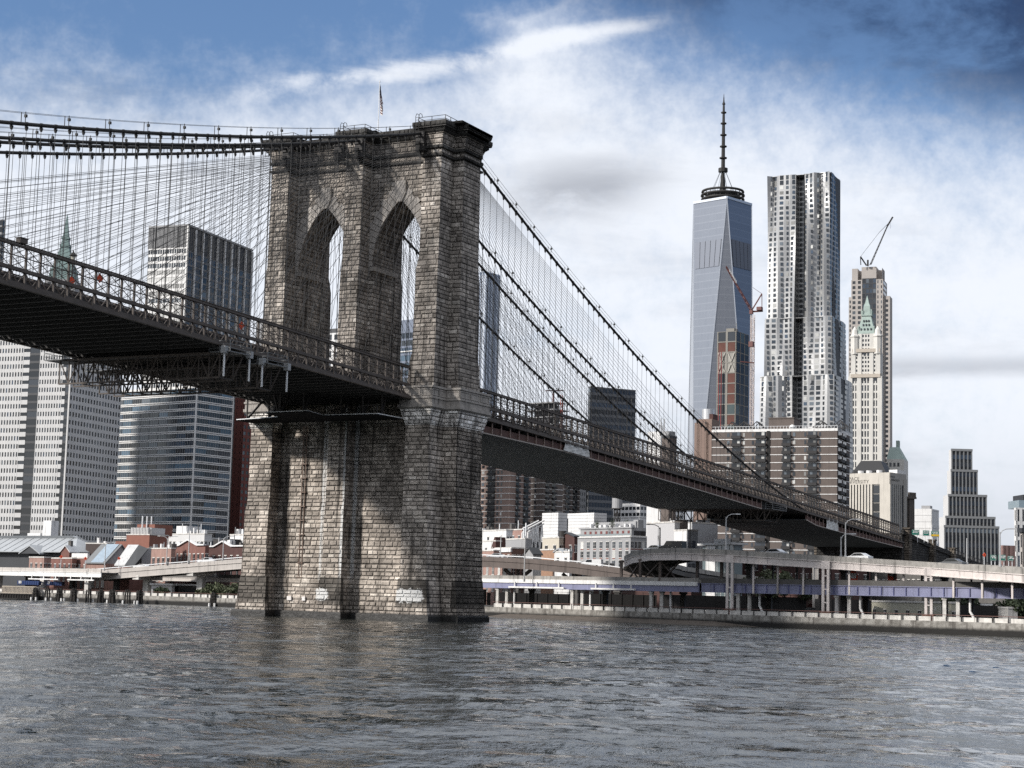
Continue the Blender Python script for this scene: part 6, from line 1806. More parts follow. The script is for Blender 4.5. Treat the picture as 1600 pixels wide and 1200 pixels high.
b = Bld('dark_roof_hall', 'building with a black mansard roof between the ivory tower and the university block', 1385, 1329, 1392, 735, 744, 760, 10)
b.core(C_GREY, inset=0); m = b.P('mansard_roof', mat('black_roof', (.018, .018, .02), .6, 0, .2)); H1 = b.zv(719)
m.loft([[(-.5, -.5, b.H), (20, -.5, b.H), (20, b.Ll+.5, b.H), (-.5, b.Ll+.5, b.H)], [(3, 3, H1), (17, 3, H1), (17, b.Ll-4, H1), (3, b.Ll-4, H1)]])
for k in range(5): m.box(-.3, 2.5, 2+k*2.6, 3.4+k*2.6, b.H+.6, b.H+2.4)
b.done()
b = Bld('ornate_block', 'dark ornate stone block with a bracketed roofline right of the university block', 1420, 1405, 1429, 800, 779, 720, 40)
b.core(mat('dark_brownstone', (.10, .085, .075), .9, 0, .25), inset=.3); n = int(b.H/4)
b.grid('R', 0, b.Lr, 0, b.H, 3, n, 1.1, 1.5, MATS['dark_brownstone'], wins=(G_DK,)); b.grid('L', 0, b.Ll, 0, b.H, 3, n, 1.1, 1.5, MATS['dark_brownstone'], wins=(G_DK,)); b.parapet(MATS['dark_brownstone'], None, .8, .5, out=.6)
for k in range(4): b.P('finial', MATS['dark_brownstone']).box(k*b.Lr/3.3-.1, k*b.Lr/3.3+.7, -.5, .4, b.H+.8, b.H+2.6)
b.done()
# -- S stepped tower, T whites at right
b = Bld('stepped_tower', 'dark grey stepped tower with close vertical white ribs at the right', 1476, 1468, 1560, 800, 823, 900, 76)
GR = mat('pale_rib', (.185, .19, .195), .6, 0, .06)
steps = [(823, 1459.5, 1476, 1560), (808, 1464, 1480, 1556), (773.5, 1471, 1486, 1545), (734, 1481, 1492, 1532.5), (701, 1488, 1494.5, 1526)]
zprev = 0; mc = b.P('core', C_DARK); lt = b.P('end_wall', C_OFF)
for q, (vt, ul, u0_, ur) in enumerate(steps):
    zt = b.zv(vt); s0_, s1_ = b.su('R', u0_), b.su('R', ur); y0 = q*2.2
    mc.box(s0_+.3, s1_-.3, y0+.3, 17-q*.5, 0 if q == 0 else zprev, zt)
    nr = int((s1_-s0_)/1.85)
    for i in range(nr+1):
        a = s0_+(s1_-s0_)*i/nr; b.P('rib', GR).box(a-.26, a+.26, y0-.25, y0+.45, zprev, zt)
    for z in np.arange(zprev+3.7, zt-1, 3.8): b.win('R', (s0_+s1_)/2, z, s1_-s0_-.6, 2.3, -y0-.2, random.choices((G_DK, G_NV, G_MD), (4, 3, 1))[0])
    ed = MB(); ed.box(s0_-.4, s1_+.4, y0-.35, y0+.5, zt-.3, zt+.9); ed.build('roof_edge', GR, b.root)
    lt.box(s0_-.05, s0_+.28, y0+.5, 17-q*.5, zprev, zt+.5)
    zprev = zt
b.done()
b = Bld('white_block', 'blank white clad block right of the dark ornate stone block', 1456, 1427, 1467, 830, 795, 800, 14)
b.core(C_WHITE, inset=0)
for k in range(5): b.fbox(b.P('joint', C_GREY), 'L', 0, b.Ll, b.H-3-k*3, b.H-2.85-k*3, 0, .05)
b.bands('L', 0, b.Ll, 0, b.zv(823), 3, 1.6, C_WHITE, o=.12, mull=3, mw=.5)
b.bands('R', 0, b.Lr, 0, b.H, 6, 1.6, TAN, o=.12); b.P('roof_plant', C_GREY).box(1, 5, 1, 5, b.H, b.H+1.5); b.done()
b = Bld('white_block', 'white block with tall dark slots and a glass roof cut off by the right edge', 1588, 1584.5, 1640, 820, 793, 620, 70)
b.core(G_DK, inset=.4); n = 7
b.grid('R', 0, b.Lr, 0, b.H, 7, n, 1.0, 1.2, C_WHITE, wins=(G_DK, G_NV)); b.grid('L', 0, b.Ll, 0, b.H, 1, n, 1.2, 1.6, C_WHITE, wins=(G_DK,)); b.P('glass_attic', glass('attic_glass', (.10, .13, .15))).box(1.4, b.Lr, 1, 12, b.H, b.zv(781)); b.P('dark_cap', C_DARK).box(3.2, b.Lr, 1.6, 12, b.zv(781), b.zv(772)); b.done()
b = Bld('brick_block', 'low plain reddish brown brick block beside the tall lamp at the right', 1567, 1562, 1586, 860, 852, 520, 60)
b.core(mat('mauve_brick', (.24, .15, .135), .9, 0, .2), inset=0); b.grid('R', 0, b.Lr, 0, b.H, 3, 4, 1.8, 1.7, MATS['mauve_brick'], o=.1, wins=(G_MD,)); b.done()
b = Bld('ornate_block', 'tan stone corner with dark bay windows at the very right edge', 1598, 1594, 1630, 850, 832, 470, 60)
b.core(TAN, inset=.2); b.grid('R', 0, b.Lr, 0, b.H, 4, 5, 1., 1.4, TAN); b.grid('L', 0, b.Ll, 0, b.H, 1, 5, .5, 1.2, TAN); b.parapet(C_DARK, None, 1.2, .5, out=.5); b.done()
# =================================================================== LOW BUILDINGS BY THE SHORE
def low(name, label, u0, uL, uR, vtop, d, beta, wall, cols=(4, 3), rows=3, fh=3.4, wins=(G_DK, G_MD), ww=1.1, wh=1.7, sills=True, cat='building', vref=870, group=None, coping=True, topgap=.9, deep=None):
    """Masonry house with real window frames, lintels and sills; rows counted from the top."""
    b = Bld(name, label, u0, uL, uR, vref, vtop, d, beta, group, cat)
    if deep: b.Lr = max(b.Lr, deep)
    b.plain(wall)
    for f, L_, n in (('L', b.Ll, cols[0]), ('R', b.Lr, cols[1])):
        for j in range(rows):
            z = b.H-topgap-fh*(j+.5)
            if z < 1: continue
            for i in range(n):
                s_ = (i+.5)*L_/n; w_ = min(ww, L_/n*.62)
                b.win(f, s_, z, w_, wh, -.02, random.choice(wins))
                if sills:
                    m = b.P('trim', PALE)
                    b.fbox(m, f, s_-w_/2-.12, s_+w_/2+.12, z-wh/2-.2, z-wh/2, -.1, .14); b.fbox(m, f, s_-w_/2-.12, s_+w_/2+.12, z+wh/2, z+wh/2+.22, -.1, .10)
                    b.fbox(m, f, s_-.03, s_+.03, z-wh/2, z+wh/2, -.05, .08)
                    b.fbox(m, f, s_-w_/2, s_+w_/2, z-.03, z+.03, -.05, .07)
    if coping: b.parapet(PALE, None, .35, .35)
    return b
def clutter(b, n=6, hmax=2.2, seed=1, material=None):
    rs = random.Random(seed); 
    for k in range(n):
        x = rs.uniform(.5, max(1., b.Lr-2)); y = rs.uniform(.5, max(1., b.Ll-2)); w_ = rs.uniform(.5, 1.8); h = rs.uniform(.7, hmax)
        mm_ = material or rs.choice((C_WHITE, C_GREY, CONC_DK, GALV))
        m = b.P('roof_plant', mm_) if material else b.P('roof_plant_'+mm_.name.split('_')[0], mm_)
        if k % 3 == 2: m.tube([(x, y, b.H), (x, y, b.H+h*1.5)], .14, 6)
        else: m.box(x, x+w_, y, y+w_*.8, b.H, b.H+h)
def gable(b, face, zp, roofm, s0=None, s1=None, depth=None, wallm=None, over=.3):
    """front gable on a face: the ridge runs away from it"""
    L_ = b.Ll if face == 'L' else b.Lr; D_ = depth or (b.Lr if face == 'L' else b.Ll)
    s0 = 0 if s0 is None else s0; s1 = L_ if s1 is None else s1; sm_ = (s0+s1)/2; H = b.H
    q = (lambda s, o, z: (-o, s, z)) if face == 'L' else (lambda s, o, z: (s, -o, z))
    m = b.P('gable_wall', wallm)
    tri = [q(s0, 0, H), q(s1, 0, H), q(sm_, 0, zp)]; tri2 = [q(s0, -D_, H), q(s1, -D_, H), q(sm_, -D_, zp)]
    m.loft([tri, tri2])
    mr = b.P('pitched_roof', roofm)
    for a, zz in ((s0-over, 0), (s1+over, 0)):
        lo = H-over*(zp-H)/((s1-s0)/2)
        mr.hexa([q(a, over, lo+.03), q(sm_, over, zp+.03), q(sm_, -D_-over, zp+.03), q(a, -D_-over, lo+.03), q(a, over, lo+.33), q(sm_, over, zp+.33), q(sm_, -D_-over, zp+.33), q(a, -D_-over, lo+.33)])
    return sm_
# ---- left of the tower
b = Bld('market_hall', 'broad hall with a great pale grey metal roof at the lower left', 118, -90, 128, 870, 862, 560, 52, None, 'hall')
b.P('dark_wall', C_DARK).box(1.5, b.Lr+8, 1.5, b.Ll, 0, b.H)
z1 = b.zv(835.5); m = b.P('metal_roof', ROOFG)
Lr_, Ll_ = b.Lr+10, b.Ll
m.loft([[(-1, -1, b.H-.3), (Lr_, -1, b.H-.3), (Lr_, Ll_, b.H-.3), (-1, Ll_, b.H-.3)], [(-1, -1, b.H), (Lr_, -1, b.H), (Lr_, Ll_, b.H), (-1, Ll_, b.H)], [(9, 11, z1), (Lr_-6, 11, z1), (Lr_-6, Ll_-6, z1), (9, Ll_-6, z1)]])
ms = b.P('standing_seam', mat('seam_grey', (.22, .23, .245), .6))
for k in range(12):
    y = 11+k*4.2; ms.beam((-1, y, b.H+.06), (9, y, z1+.06), .14)
for s0_, s1_ in ((b.su('L', 70), b.su('L', 40)),):
    sm_ = (s0_+s1_)/2; mg = b.P('dormer_gable', C_DARK); zg = b.zv(854)
    mg.loft([[(-2.2, s0_, b.H-.8), (-2.2, s1_, b.H-.8), (-2.2, sm_, zg)], [(4, s0_, b.H-.8), (4, s1_, b.H-.8), (4, sm_, zg)]])
    mr = b.P('dormer_roof', ROOFG)
    for a in (s0_-.5, s1_+.5): mr.hexa([(-2.5, a, b.H-1.0), (-2.5, sm_, zg), (4, sm_, zg), (4, a, b.H-1.0), (-2.5, a, b.H-.6), (-2.5, sm_, zg+.4), (4, sm_, zg+.4), (4, a, b.H-.6)])
m = b.P('roof_box', C_WHITE); s_ = b.su('L', 38); m.box(10, 13, s_, s_+4.5, z1, z1+5.2); s_ = b.su('L', 16); m.box(10, 14, s_-2, s_+5, z1, z1+1.0)
b.done()
low('brick_row', 'low brick house with three windows and a white shop band below the hall roof', 69, 46, 80, 871.5, 505, 60, B_PINK, (3, 2), 2, 3.2).done()
low('brick_row', 'long low red brick row house below the hall roof', 113, 69, 120, 873, 507, 62, B_RED, (6, 2), 2, 3.1).done()
b = low('brick_house', 'narrow brick house with a white gable board and three pale windows', 137, 112.5, 143, 872, 505, 62, B_RED, (3, 1), 2, 3.6, wins=(G_LT,), topgap=1.0)
b.fbox(b.P('gable_board', C_WHITE), 'L', 0, b.Ll, b.H-.1, b.zv(864.5), -.6, .1); b.done()
b = low('brick_house', 'small red brick gable with a white roof poking out over the low row', 108, 95, 122, 862, 530, 40, B_RED, (0, 0), 0, coping=False)
gable(b, 'L', b.zv(853.5), C_WHITE, wallm=B_RED); b.P('chimney', CONC_DK).box(2, 3, b.Ll*.4, b.Ll*.4+1, b.H, b.H+3.4); b.done()
b = low('shed', 'dark brown flat roofed shed between the hall roof and the gabled houses', 166, 133, 170, 850, 560, 40, mat('dark_cocoa', (.06, .045, .042), .9, 0, .2), (0, 0), 0); clutter(b, 3, 2., 4); b.done()
# gabled houses with roofs sloping to the left
b = low('gable_house', 'grey house with a long slate roof and a pale skylight strip', 166, 136, 209, 880.5, 492, 48, B_PINK, (4, 0), 2, 3.2, coping=False)
zr = b.zv(852.5, b.Lr*.52); m = b.P('pitched_roof', mat('slate_grey_roof', (.16, .165, .17), .7, 0, .2, .3)); Lr_ = b.Lr
m.hexa([(-.5, -.4, b.H-.1), (-.5, b.Ll+.4, b.H-.1), (Lr_*.52, b.Ll+.4, zr), (Lr_*.52, -.4, zr), (-.5, -.4, b.H+.25), (-.5, b.Ll+.4, b.H+.25), (Lr_*.52, b.Ll+.4, zr+.35), (Lr_*.52, -.4, zr+.35)])
m.hexa([(Lr_+.5, -.4, b.H-.1), (Lr_*.52, -.4, zr), (Lr_*.52, b.Ll+.4, zr), (Lr_+.5, b.Ll+.4, b.H-.1), (Lr_+.5, -.4, b.H+.25), (Lr_*.52, -.4, zr+.35), (Lr_*.52, b.Ll+.4, zr+.35), (Lr_+.5, b.Ll+.4, b.H+.25)])
b.P('gable_wall', C_GREY).loft([[(0, .01, b.H), (0, .3, b.H), (0, .3, b.H+.05), (0, .01, b.H+.05)], [(Lr_*.52, .01, b.H), (Lr_*.52, .3, b.H), (Lr_*.52, .3, zr), (Lr_*.52, .01, zr)], [(Lr_, .01, b.H), (Lr_, .3, b.H), (Lr_, .3, b.H+.05), (Lr_, .01, b.H+.05)]])
m = b.P('skylight_strip', mat('pale_blue_skylight', (.26, .32, .38), .4)); k = b.Ll*.08
m.hexa([(-.5, k, b.H+.26), (-.5, k+5, b.H+.26), (Lr_*.5, k+5, zr+.34), (Lr_*.5, k, zr+.34), (-.5, k, b.H+.34), (-.5, k+5, b.H+.34), (Lr_*.5, k+5, zr+.42), (Lr_*.5, k, zr+.42)])
b.done()
b = low('gable_house', 'house with a steep white roof pierced by dark skylights', 204, 183, 236, 884, 482, 50, B_RED, (3, 0), 1, 3.0, coping=False)
zr = b.zv(853, b.Lr*.5); Lr_ = b.Lr; m = b.P('pitched_roof', mat('pale_sheet_roof', (.46, .46, .46), .7, 0, .15, .4, streak=.4))
m.hexa([(-.5, 1.6, b.H-.1), (-.5, b.Ll+.4, b.H-.1), (Lr_*.55, b.Ll+.4, zr), (Lr_*.55, 1.6, zr), (-.5, 1.6, b.H+.25), (-.5, b.Ll+.4, b.H+.25), (Lr_*.55, b.Ll+.4, zr+.35), (Lr_*.55, 1.6, zr+.35)])
m = b.P('dark_roof', ROOFD); m.hexa([(-.5, -2.5, b.H-.1), (-.5, 1.6, b.H-.1), (Lr_*.55, 1.6, zr), (Lr_*.55, -2.5, zr-1), (-.5, -2.5, b.H+.2), (-.5, 1.6, b.H+.2), (Lr_*.55, 1.6, zr+.3), (Lr_*.55, -2.5, zr-.7)])
for t0 in (.15, .5):
    x0, x1 = Lr_*.55*t0, Lr_*.55*(t0+.16); z0, z1 = b.H+(zr-b.H)*t0, b.H+(zr-b.H)*(t0+.16)
    b.P('skylight', G_DK).hexa([(x0, 3, z0+.3), (x0, 5.2, z0+.3), (x1, 5.2, z1+.36), (x1, 3, z1+.36), (x0, 3, z0+.46), (x0, 5.2, z0+.46), (x1, 5.2, z1+.5), (x1, 3, z1+.5)])
b.P('back_wall', C_GREY).box(Lr_*.55, Lr_, 0, b.Ll, b.H, zr-.5); b.done()
b = low('brick_warehouse', 'tall plain red brick warehouse with fenced roof plant behind the gabled roofs', 232, 196, 262, 836, 560, 46, mat('orange_brick', (.22, .095, .07), .9, 0, .2, .4), (0, 4), 1, 3.6, ww=1.6, wh=2.0, topgap=3.)
m = b.P('roof_fence', C_OFF)
for f, L_ in (('L', b.Ll), ('R', b.Lr)): b.fbox(m, f, L_*.05, L_*.95, b.H+.4, b.H+2.4, -1.6, -1.3)
for k in range(14): b.fbox(b.P('fence_post', C_GREY), 'L', b.Ll*(.05+.065*k), b.Ll*(.05+.065*k)+.12, b.H, b.H+2.6, -1.3, -1.15)
b.P('brick_penthouse', mat('orange_brick', (.22, .095, .07))).box(4, 12, 2, 10, b.H, b.H+3.6); m = b.P('flue', GALV)
for k in range(3): m.tube([(2.4+k*1.1, 6-k*.9, b.H), (2.4+k*1.1, 6-k*.9, b.H+6.2)], .22, 8)
b.fbox(b.P('stepped_wall', MATS['orange_brick']), 'L', b.Ll, b.Ll+5, 0, b.zv(846), -8, 0); b.done()
b = low('concrete_block', 'pale concrete building with cluttered roof behind the gabled brick house', 318, 262, 330, 835, 600, 50, C_OFF, (9, 2), 3, 3.6, topgap=1.5); clutter(b, 12, 2.6, 9); b.P('white_penthouse', C_WHITE).box(2, 8, b.Ll*.62, b.Ll*.92, b.H, b.zv(821)); b.done()
b = low('brick_house', 'faded pink brick house with iron fire escapes on the left of the gabled house', 267, 229, 274, 857.5, 492, 64, B_PINK, (5, 1), 3, 4.2, wins=(G_DK,), ww=1.5, wh=2.3, topgap=1.6)
m = b.P('fire_escape', IRON_DK)
for j in range(2):
    z = b.H-1.6-4.2*(j+1)+.2; b.fbox(m, 'L', b.Ll*.34, b.Ll*.66, z, z+.12, 0, 1.2)
    for k in range(7): b.fbox(m, 'L', b.Ll*(.34+.053*k), b.Ll*(.34+.053*k)+.06, z, z+1., 1.1, 1.2)
    b.fbox(m, 'L', b.Ll*.34, b.Ll*.66, z+.95, z+1.02, 1.1, 1.2)
clutter(b, 5, 2., 3); b.done()
b = low('gable_house', 'red brick house with a broad white edged gable and eight windows a storey', 320, 267.5, 326, 852, 485, 66, B_RED, (8, 1), 3, 4.3, wins=(G_DK, G_DK, G_LT), ww=1.3, wh=2.5, topgap=1.5, coping=False)
sm_ = b.su('L', 294); s0_, s1_ = b.su('L', 308), b.su('L', 280); zp = b.zv(843.5)
m = b.P('gable_wall', B_RED); m.loft([[(-.02, s0_, b.H), (-.02, s1_, b.H), (-.02, sm_, zp)], [(.5, s0_, b.H), (.5, s1_, b.H), (.5, sm_, zp)]])
m = b.P('cornice', C_WHITE)
for a, c_ in (((0, b.H), (s0_, b.H)), ((s0_, b.H), (sm_, zp)), ((sm_, zp), (s1_, b.H)), ((s1_, b.H), (b.Ll, b.H))): m.beam((-.1, a[0], a[1]+.15), (-.1, c_[0], c_[1]+.15), .9, .38)
m = b.P('fire_escape', IRON_DK)
for s_ in (b.Ll*.7, b.Ll*.22):
    z = b.H-1.5-4.3+.3; b.fbox(m, 'L', s_, s_+5.5, z, z+.14, 0, 1.3); b.fbox(m, 'L', s_, s_+5.5, z+.95, z+1.05, 1.2, 1.3)
    for k in range(8): b.fbox(m, 'L', s_+k*.78, s_+k*.78+.06, z, z+1., 1.2, 1.3)
m.beam((-1.2, b.Ll*.7+5, b.H-5.5), (-1.2, b.Ll*.7+1, b.H-9.8), .3); clutter(b, 5, 1.6, 8); b.done()
b = low('gable_house', 'dark red brick house with a white edged gable touching the bridge tower', 386, 320.5, 392, 853.5, 480, 64, B_DKRED, (7, 1), 3, 4.2, wins=(G_DK,), ww=1.4, wh=2.3, topgap=1.6, coping=False)
sm_ = b.su('L', 348.5); s0_, s1_ = b.su('L', 362), b.su('L', 335); zp = b.zv(845.5)
m = b.P('gable_wall', B_DKRED); m.loft([[(-.02, s0_, b.H), (-.02, s1_, b.H), (-.02, sm_, zp)], [(.5, s0_, b.H), (.5, s1_, b.H), (.5, sm_, zp)]])
m = b.P('cornice', C_WHITE)
for a, c_ in (((0, b.H), (s0_, b.H)), ((s0_, b.H), (sm_, zp)), ((sm_, zp), (s1_, b.H)), ((s1_, b.H), (b.Ll, b.H))): m.beam((-.1, a[0], a[1]+.15), (-.1, c_[0], c_[1]+.15), .9, .38)
b.P('dark_penthouse', IRON_DK).box(2, 6, b.su('L', 345), b.su('L', 322), b.H, b.zv(840.5)); clutter(b, 9, 2.8, 12); b.done()
b = low('white_block', 'white rooftop block with a chimney just left of the bridge tower', 380, 358, 392, 836, 540, 60, C_WHITE, (3, 1), 2, 3.4); clutter(b, 6, 2., 5); b.P('chimney', C_WHITE).box(1, 1.9, 1, 1.9, b.H, b.zv(823)); b.done()
# things under the left viaduct
def boxthing(name, label, cat, u0, u1, vt, vb, d, dep, material, extra=None, group=None):
    p = on(u0, vb, d=d); q = on(u1, vb, d=d); s = d/FPX; W = (q-p).length; H = (vb-vt)*s
    e = (q-p); r = empty(name, label, cat, (p.x, p.y, p.z), math.atan2(e.y, e.x), group)
    m = MB(); m.box(0, W, 0, dep, 0, H); m.build('body', material, r)
    if extra: extra(r, W, H)
    return r
def ribs(n, material, out=.12, name='rib'):
    def f(r, W, H):
        m = MB()
        for k in range(n+1): m.box(k*W/n-.06, k*W/n+.06, -out, -.005, 0, H-.02)
        m.box(0, W, -out-.03, -.005, H-.18, H+.05); m.box(0, W, -out-.03, -.005, -.02, .14)
        o = m.build(name, material, r); o['kind'] = 'stuff'
    return f
boxthing('barge', 'long beige ribbed barge moored at the left edge under the viaduct', 'barge', 3, 56.5, 915.5, 926.5, 466, 6, BEIGE, ribs(26, mat('barge_rib', (.62, .54, .44), .8)))
boxthing('barge', 'black timber float below the beige barge at the left edge', 'float', 0, 57, 927, 934.5, 465, 7, PILE, ribs(14, IRON_DK))
NAVY = mat('navy_container', (.022, .05, .16), .6, 0, .15)
def cont(r, W, H):
    m = MB()
    for k in range(int(W/.6)): m.box(k*.6, k*.6+.3, -.06, -.004, .1, H-.1)
    m.build('corrugation', NAVY, r)
    m = MB(); m.box(W*.06, W*.2, -.1, -.062, H*.3, H*.95); m.build('white_patch', WHITE, r)
boxthing('container', 'navy blue container with a white patch under the viaduct above the barge', 'container', 27, 60, 907, 913.5, 474, 3, NAVY, cont, 'navy containers under the viaduct')
boxthing('container', 'navy blue container right of a pale viaduct column', 'container', 73, 96.5, 908.5, 914.5, 476, 3, NAVY, cont, 'navy containers under the viaduct')
def kiosk(r, W, H):
    m = MB(); m.box(-.4, W+.4, -.6, 4.6, H, H+.5); m.build('roof', WHITE, r)
    m = MB(); m.box(W*.08, W*.75, -.03, -.005, .1, H*.68); m.build('opening', C_DARK, r)
boxthing('kiosk', 'low white kiosk with a dark opening under the beige ramp', 'kiosk', 236, 268, 914, 931, 464, 4, C_OFF, kiosk)
boxthing('kiosk', 'low brown stall with a white awning edge under the beige ramp near the tower', 'kiosk', 278, 312, 915, 931, 470, 4, CONC_DK, kiosk)
def shopf(r, W, H):
    m = MB(); n = max(3, int(W/3))
    for k in range(n):
        for z in (1.2, 5.0):
            m.box((k+.25)*W/n, (k+.72)*W/n, -.06, -.005, z, z+2.1)
    o = m.build('window', G_DK, r); o['kind'] = 'stuff'
    m = MB(); m.box(-.1, W+.1, -.5, .2, 3.9, 4.25); m.build('awning', PALE, r)
for k, (u0, u1, lb, ml) in enumerate(((113, 140, 'brick shopfront seen under the viaduct behind the fourth pile cluster', B_PINK), (152, 184, 'faded brick shopfront under the viaduct between two pale columns', B_PINK), (188, 223, 'red brick shopfront with a white awning strip under the beige ramp', B_RED))):
    boxthing('shopfront', lb, 'shop', u0, u1, 899, 926, 496, 8, ml, shopf)
# ---- right of the tower
b = low('sports_frame', 'white tubular roof frame before the dark brown flats', 824, 822, 849, 846, 486, 64, C_DARK, (0, 0), 0, coping=False)
zA, zB = b.zv(826), b.zv(813, b.Lr); m = b.P('tube_frame', WHITE)
for y in (0, 3.5):
    P0, P1 = Vector((0, y, zA)), Vector((b.Lr, y, zB)); m.tube([P0, P1], .26, 6); m.tube([(0, y, zA-1), (0, y, b.H-4)], .26, 6); m.tube([P0-Vector((0, 0, .9)), P1-Vector((0, 0, .9))], .2, 6)
    for k in range(4):
        x0, x1 = b.Lr*k/4, b.Lr*(k+1)/4; zt = zA+(zB-zA)*(k+.5)/4-.8
        m.tube([(x0, y, b.H-3), ((x0+x1)/2, y, zt)], .18, 6); m.tube([((x0+x1)/2, y, zt), (x1, y, b.H-3)], .18, 6)
b.done()
def corr(label, u0, uL, uR, vtop, d, beta):
    b = low('corrugated_hall', label, u0, uL, uR, vtop, d, beta, C_WHITE, (0, 0), 0, coping=False, vref=815)
    m = b.P('cladding_strip', C_GREY)
    for k in range(12):
        z = b.H-.8-k*1.25
        b.fbox(m, 'L', 0, b.Ll, z-.16, z, -.02, .03); b.fbox(m, 'R', 0, b.Lr, z-.16, z, -.02, .03)
    return b
b = corr('white banded hall, the left one of two, before the dark brown flats', 872, 847, 886, 801, 690, 50); b.fbox(b.P('window', G_MD), 'R', b.Lr*.8, b.Lr*1.2, 2, b.H-2, -1, -.4); b.done()
b = corr('white banded hall, the right one of two, beside the grey window grid building', 928, 886.5, 948, 801, 700, 50); b.done()
b = low('mural_building', 'grey building with a regular grid of red sashed windows behind the brown ramp', 985, 895, 1013.5, 838, 640, 52, C_GREY, (9, 5), 5, 3.45, wins=(G_DK, G_DK, G_MD, G_LT), ww=1.75, wh=2.35, topgap=1.3, vref=860)
m = b.P('red_spandrel', mat('red_spandrel', (.22, .075, .06), .8))
for f, L_, n in (('L', b.Ll, 9), ('R', b.Lr, 5)):
    for j in range(5):
        for i in range(n):
            s_ = (i+.5)*L_/n; b.fbox(m, f, s_-.75, s_+.75, b.H-1.3-3.45*(j+.5)-1.72, b.H-1.3-3.45*(j+.5)-1.3, -.05, .05)
    b.fbox(b.P('string_band', C_OFF), f, 0, L_, b.H-.3, b.H+.1, -.3, .35)
z2 = b.zv(823.5); m = b.P('attic_storey', C_GREY); m.box(1.6, b.Lr, 1.6, b.Ll*.93, b.H, z2); b.fbox(b.P('attic_cornice', C_GREY), 'L', 1.2, b.Ll*.95, z2-.3, z2+.25, -3, -1.2)
for i in range(9): b.win('L', 2.6+(b.Ll*.9-2)*i/9+.6, b.H+1.3, 1.2, 1.8, -1.55, mat('red_sash', (.16, .05, .045), .5))
for i in range(5): b.win('R', 2.6+(b.Lr-3)*i/5+.6, b.H+1.3, 1.0, 1.8, -1.55, G_DK)
b.P('terrace_glass', glass('terrace_glass', (.25, .28, .29), .15)).box(.1, .2, .4, b.Ll, b.H+.1, b.H+1.1)
m = b.P('penthouse', C_GREY); m.box(4, b.Lr-2, 2.2, b.Ll*.8, z2, b.zv(813.5)); m.box(b.Lr*.55, b.Lr*.85, 1.7, 4.4, z2, b.zv(811))
rsx = random.Random(3)
mp = b.P('roof_plant', C_WHITE)
for k in range(9): y = 3+k*b.Ll*.085; mp.box(2.2, 3.4, y, y+rsx.uniform(.6, 1.4), z2, z2+rsx.uniform(.7, 1.9))
b.done()
for u, v, lb in ((933, 822, 'small potted shrub left on the roof terrace of the grey grid building'), (956, 821, 'small potted shrub in the middle of the roof terrace'), (979, 821, 'small potted shrub right on the roof terrace of the grey grid building')):
    p = on(u, v, d=652); rs = np.random.default_rng(int(u)); r = empty('roof_shrub', lb, 'shrub', (p.x, p.y, p.z-.6), 0, 'potted shrubs on the roof terrace')
    m = MB(); m.loft([[(q*math.cos(k*math.pi/4), q*math.sin(k*math.pi/4), z) for k in range(8)] for z, q in ((0, .3), (.6, .42))]); m.build('pot', CONC_DK, r)
    m = MB()
    for _ in range(160):
        dv = Vector(rs.normal(0, .5, 3)); c_ = Vector((0, 0, 1.4))+Vector((dv.x, dv.y, dv.z*1.5)); n = Vector(rs.normal(0, 1, 3)).normalized(); a = n.orthogonal().normalized()*.11; q = n.cross(a); m.face([c_-a-q, c_+a-q, c_+a+q, c_-a+q])
    m.build('foliage', LEAF, r)
b = low('blank_block', 'plain pale grey blank walled block behind the curled ramp', 1054, 1011, 1062, 816.5, 462, 56, mat('blank_grey', (.43, .425, .43), .85, 0, .06), (0, 0), 0, vref=830)
m = b.P('seam', C_GREY)
for z in (b.zv(824), b.zv(836)): b.fbox(m, 'L', b.Ll*.55, b.Ll*.6, z-3.4, z, -.02, .05)
clutter(b, 3, 2., 7); b.P('brick_stack', B_BRN).box(1, 4.4, b.Ll*.02, b.Ll*.15, b.H-3, b.H+.8); b.done()
b = low('white_block', 'white walled block with a row of tiny windows next to the blank grey block', 1073.5, 1053, 1090, 829, 455, 56, C_WHITE, (5, 3), 1, 2., wins=(G_DK,), ww=.7, wh=.7, sills=False, topgap=3.0, vref=845)
m = b.P('grey_side', mat('blue_grey_side', (.36, .37, .39), .85)); b.fbox(m, 'R', 0, b.Lr, 0, b.H-.1, -.3, .06)
for s_, z in ((.25, 8), (.62, 8.5), (.25, 2.5), (.62, 2.6)): b.win('R', b.Lr*s_, b.H-12+z, .9, 1.9, .08, G_DK)
b.done()
b = low('blank_block', 'tall blank blue grey block before the lower storeys of the brown flats', 1081, 1062, 1121, 817, 480, 46, C_WHITE, (1, 0), 1, 3.4, wins=(G_DK,), ww=1.2, wh=2.8, sills=False, vref=840)
m = b.P('grey_side', MATS['blue_grey_side']); b.fbox(m, 'R', 0, b.Lr, 0, b.H-.1, -.3, .06)
b.fbox(b.P('seam', C_DARK), 'R', b.Lr*.2, b.Lr*.75, b.H-10, b.H-9.8, .05, .1); m = b.P('parapet_step', MATS['blue_grey_side']); b.fbox(m, 'R', b.Lr*.2, b.Lr*.7, b.H, b.H+.9, -.5, .05); b.done()
b = low('pavilion', 'low white flat roofed pavilion behind the upper viaduct', 1146, 1098, 1160, 851, 420, 60, glass('pavilion_glass', (.06, .075, .08)), (0, 0), 0, coping=False, vref=858)
m = b.P('flat_roof', C_OFF); m.box(-1, b.Lr+1, -1, b.Ll+1, b.H, b.H+.5); m.box(2, b.Lr-1, b.Ll*.3, b.Ll*.8, b.H+.5, b.H+1.6)
m = b.P('white_bay', C_WHITE); b.fbox(m, 'L', b.Ll*.55, b.Ll*.85, 0, b.H-.2, -.3, .3)
for k in range(8): b.fbox(b.P('mullion', C_OFF), 'L', k*b.Ll/8, k*b.Ll/8+.15, 0, b.H-.05, -.2, .1)
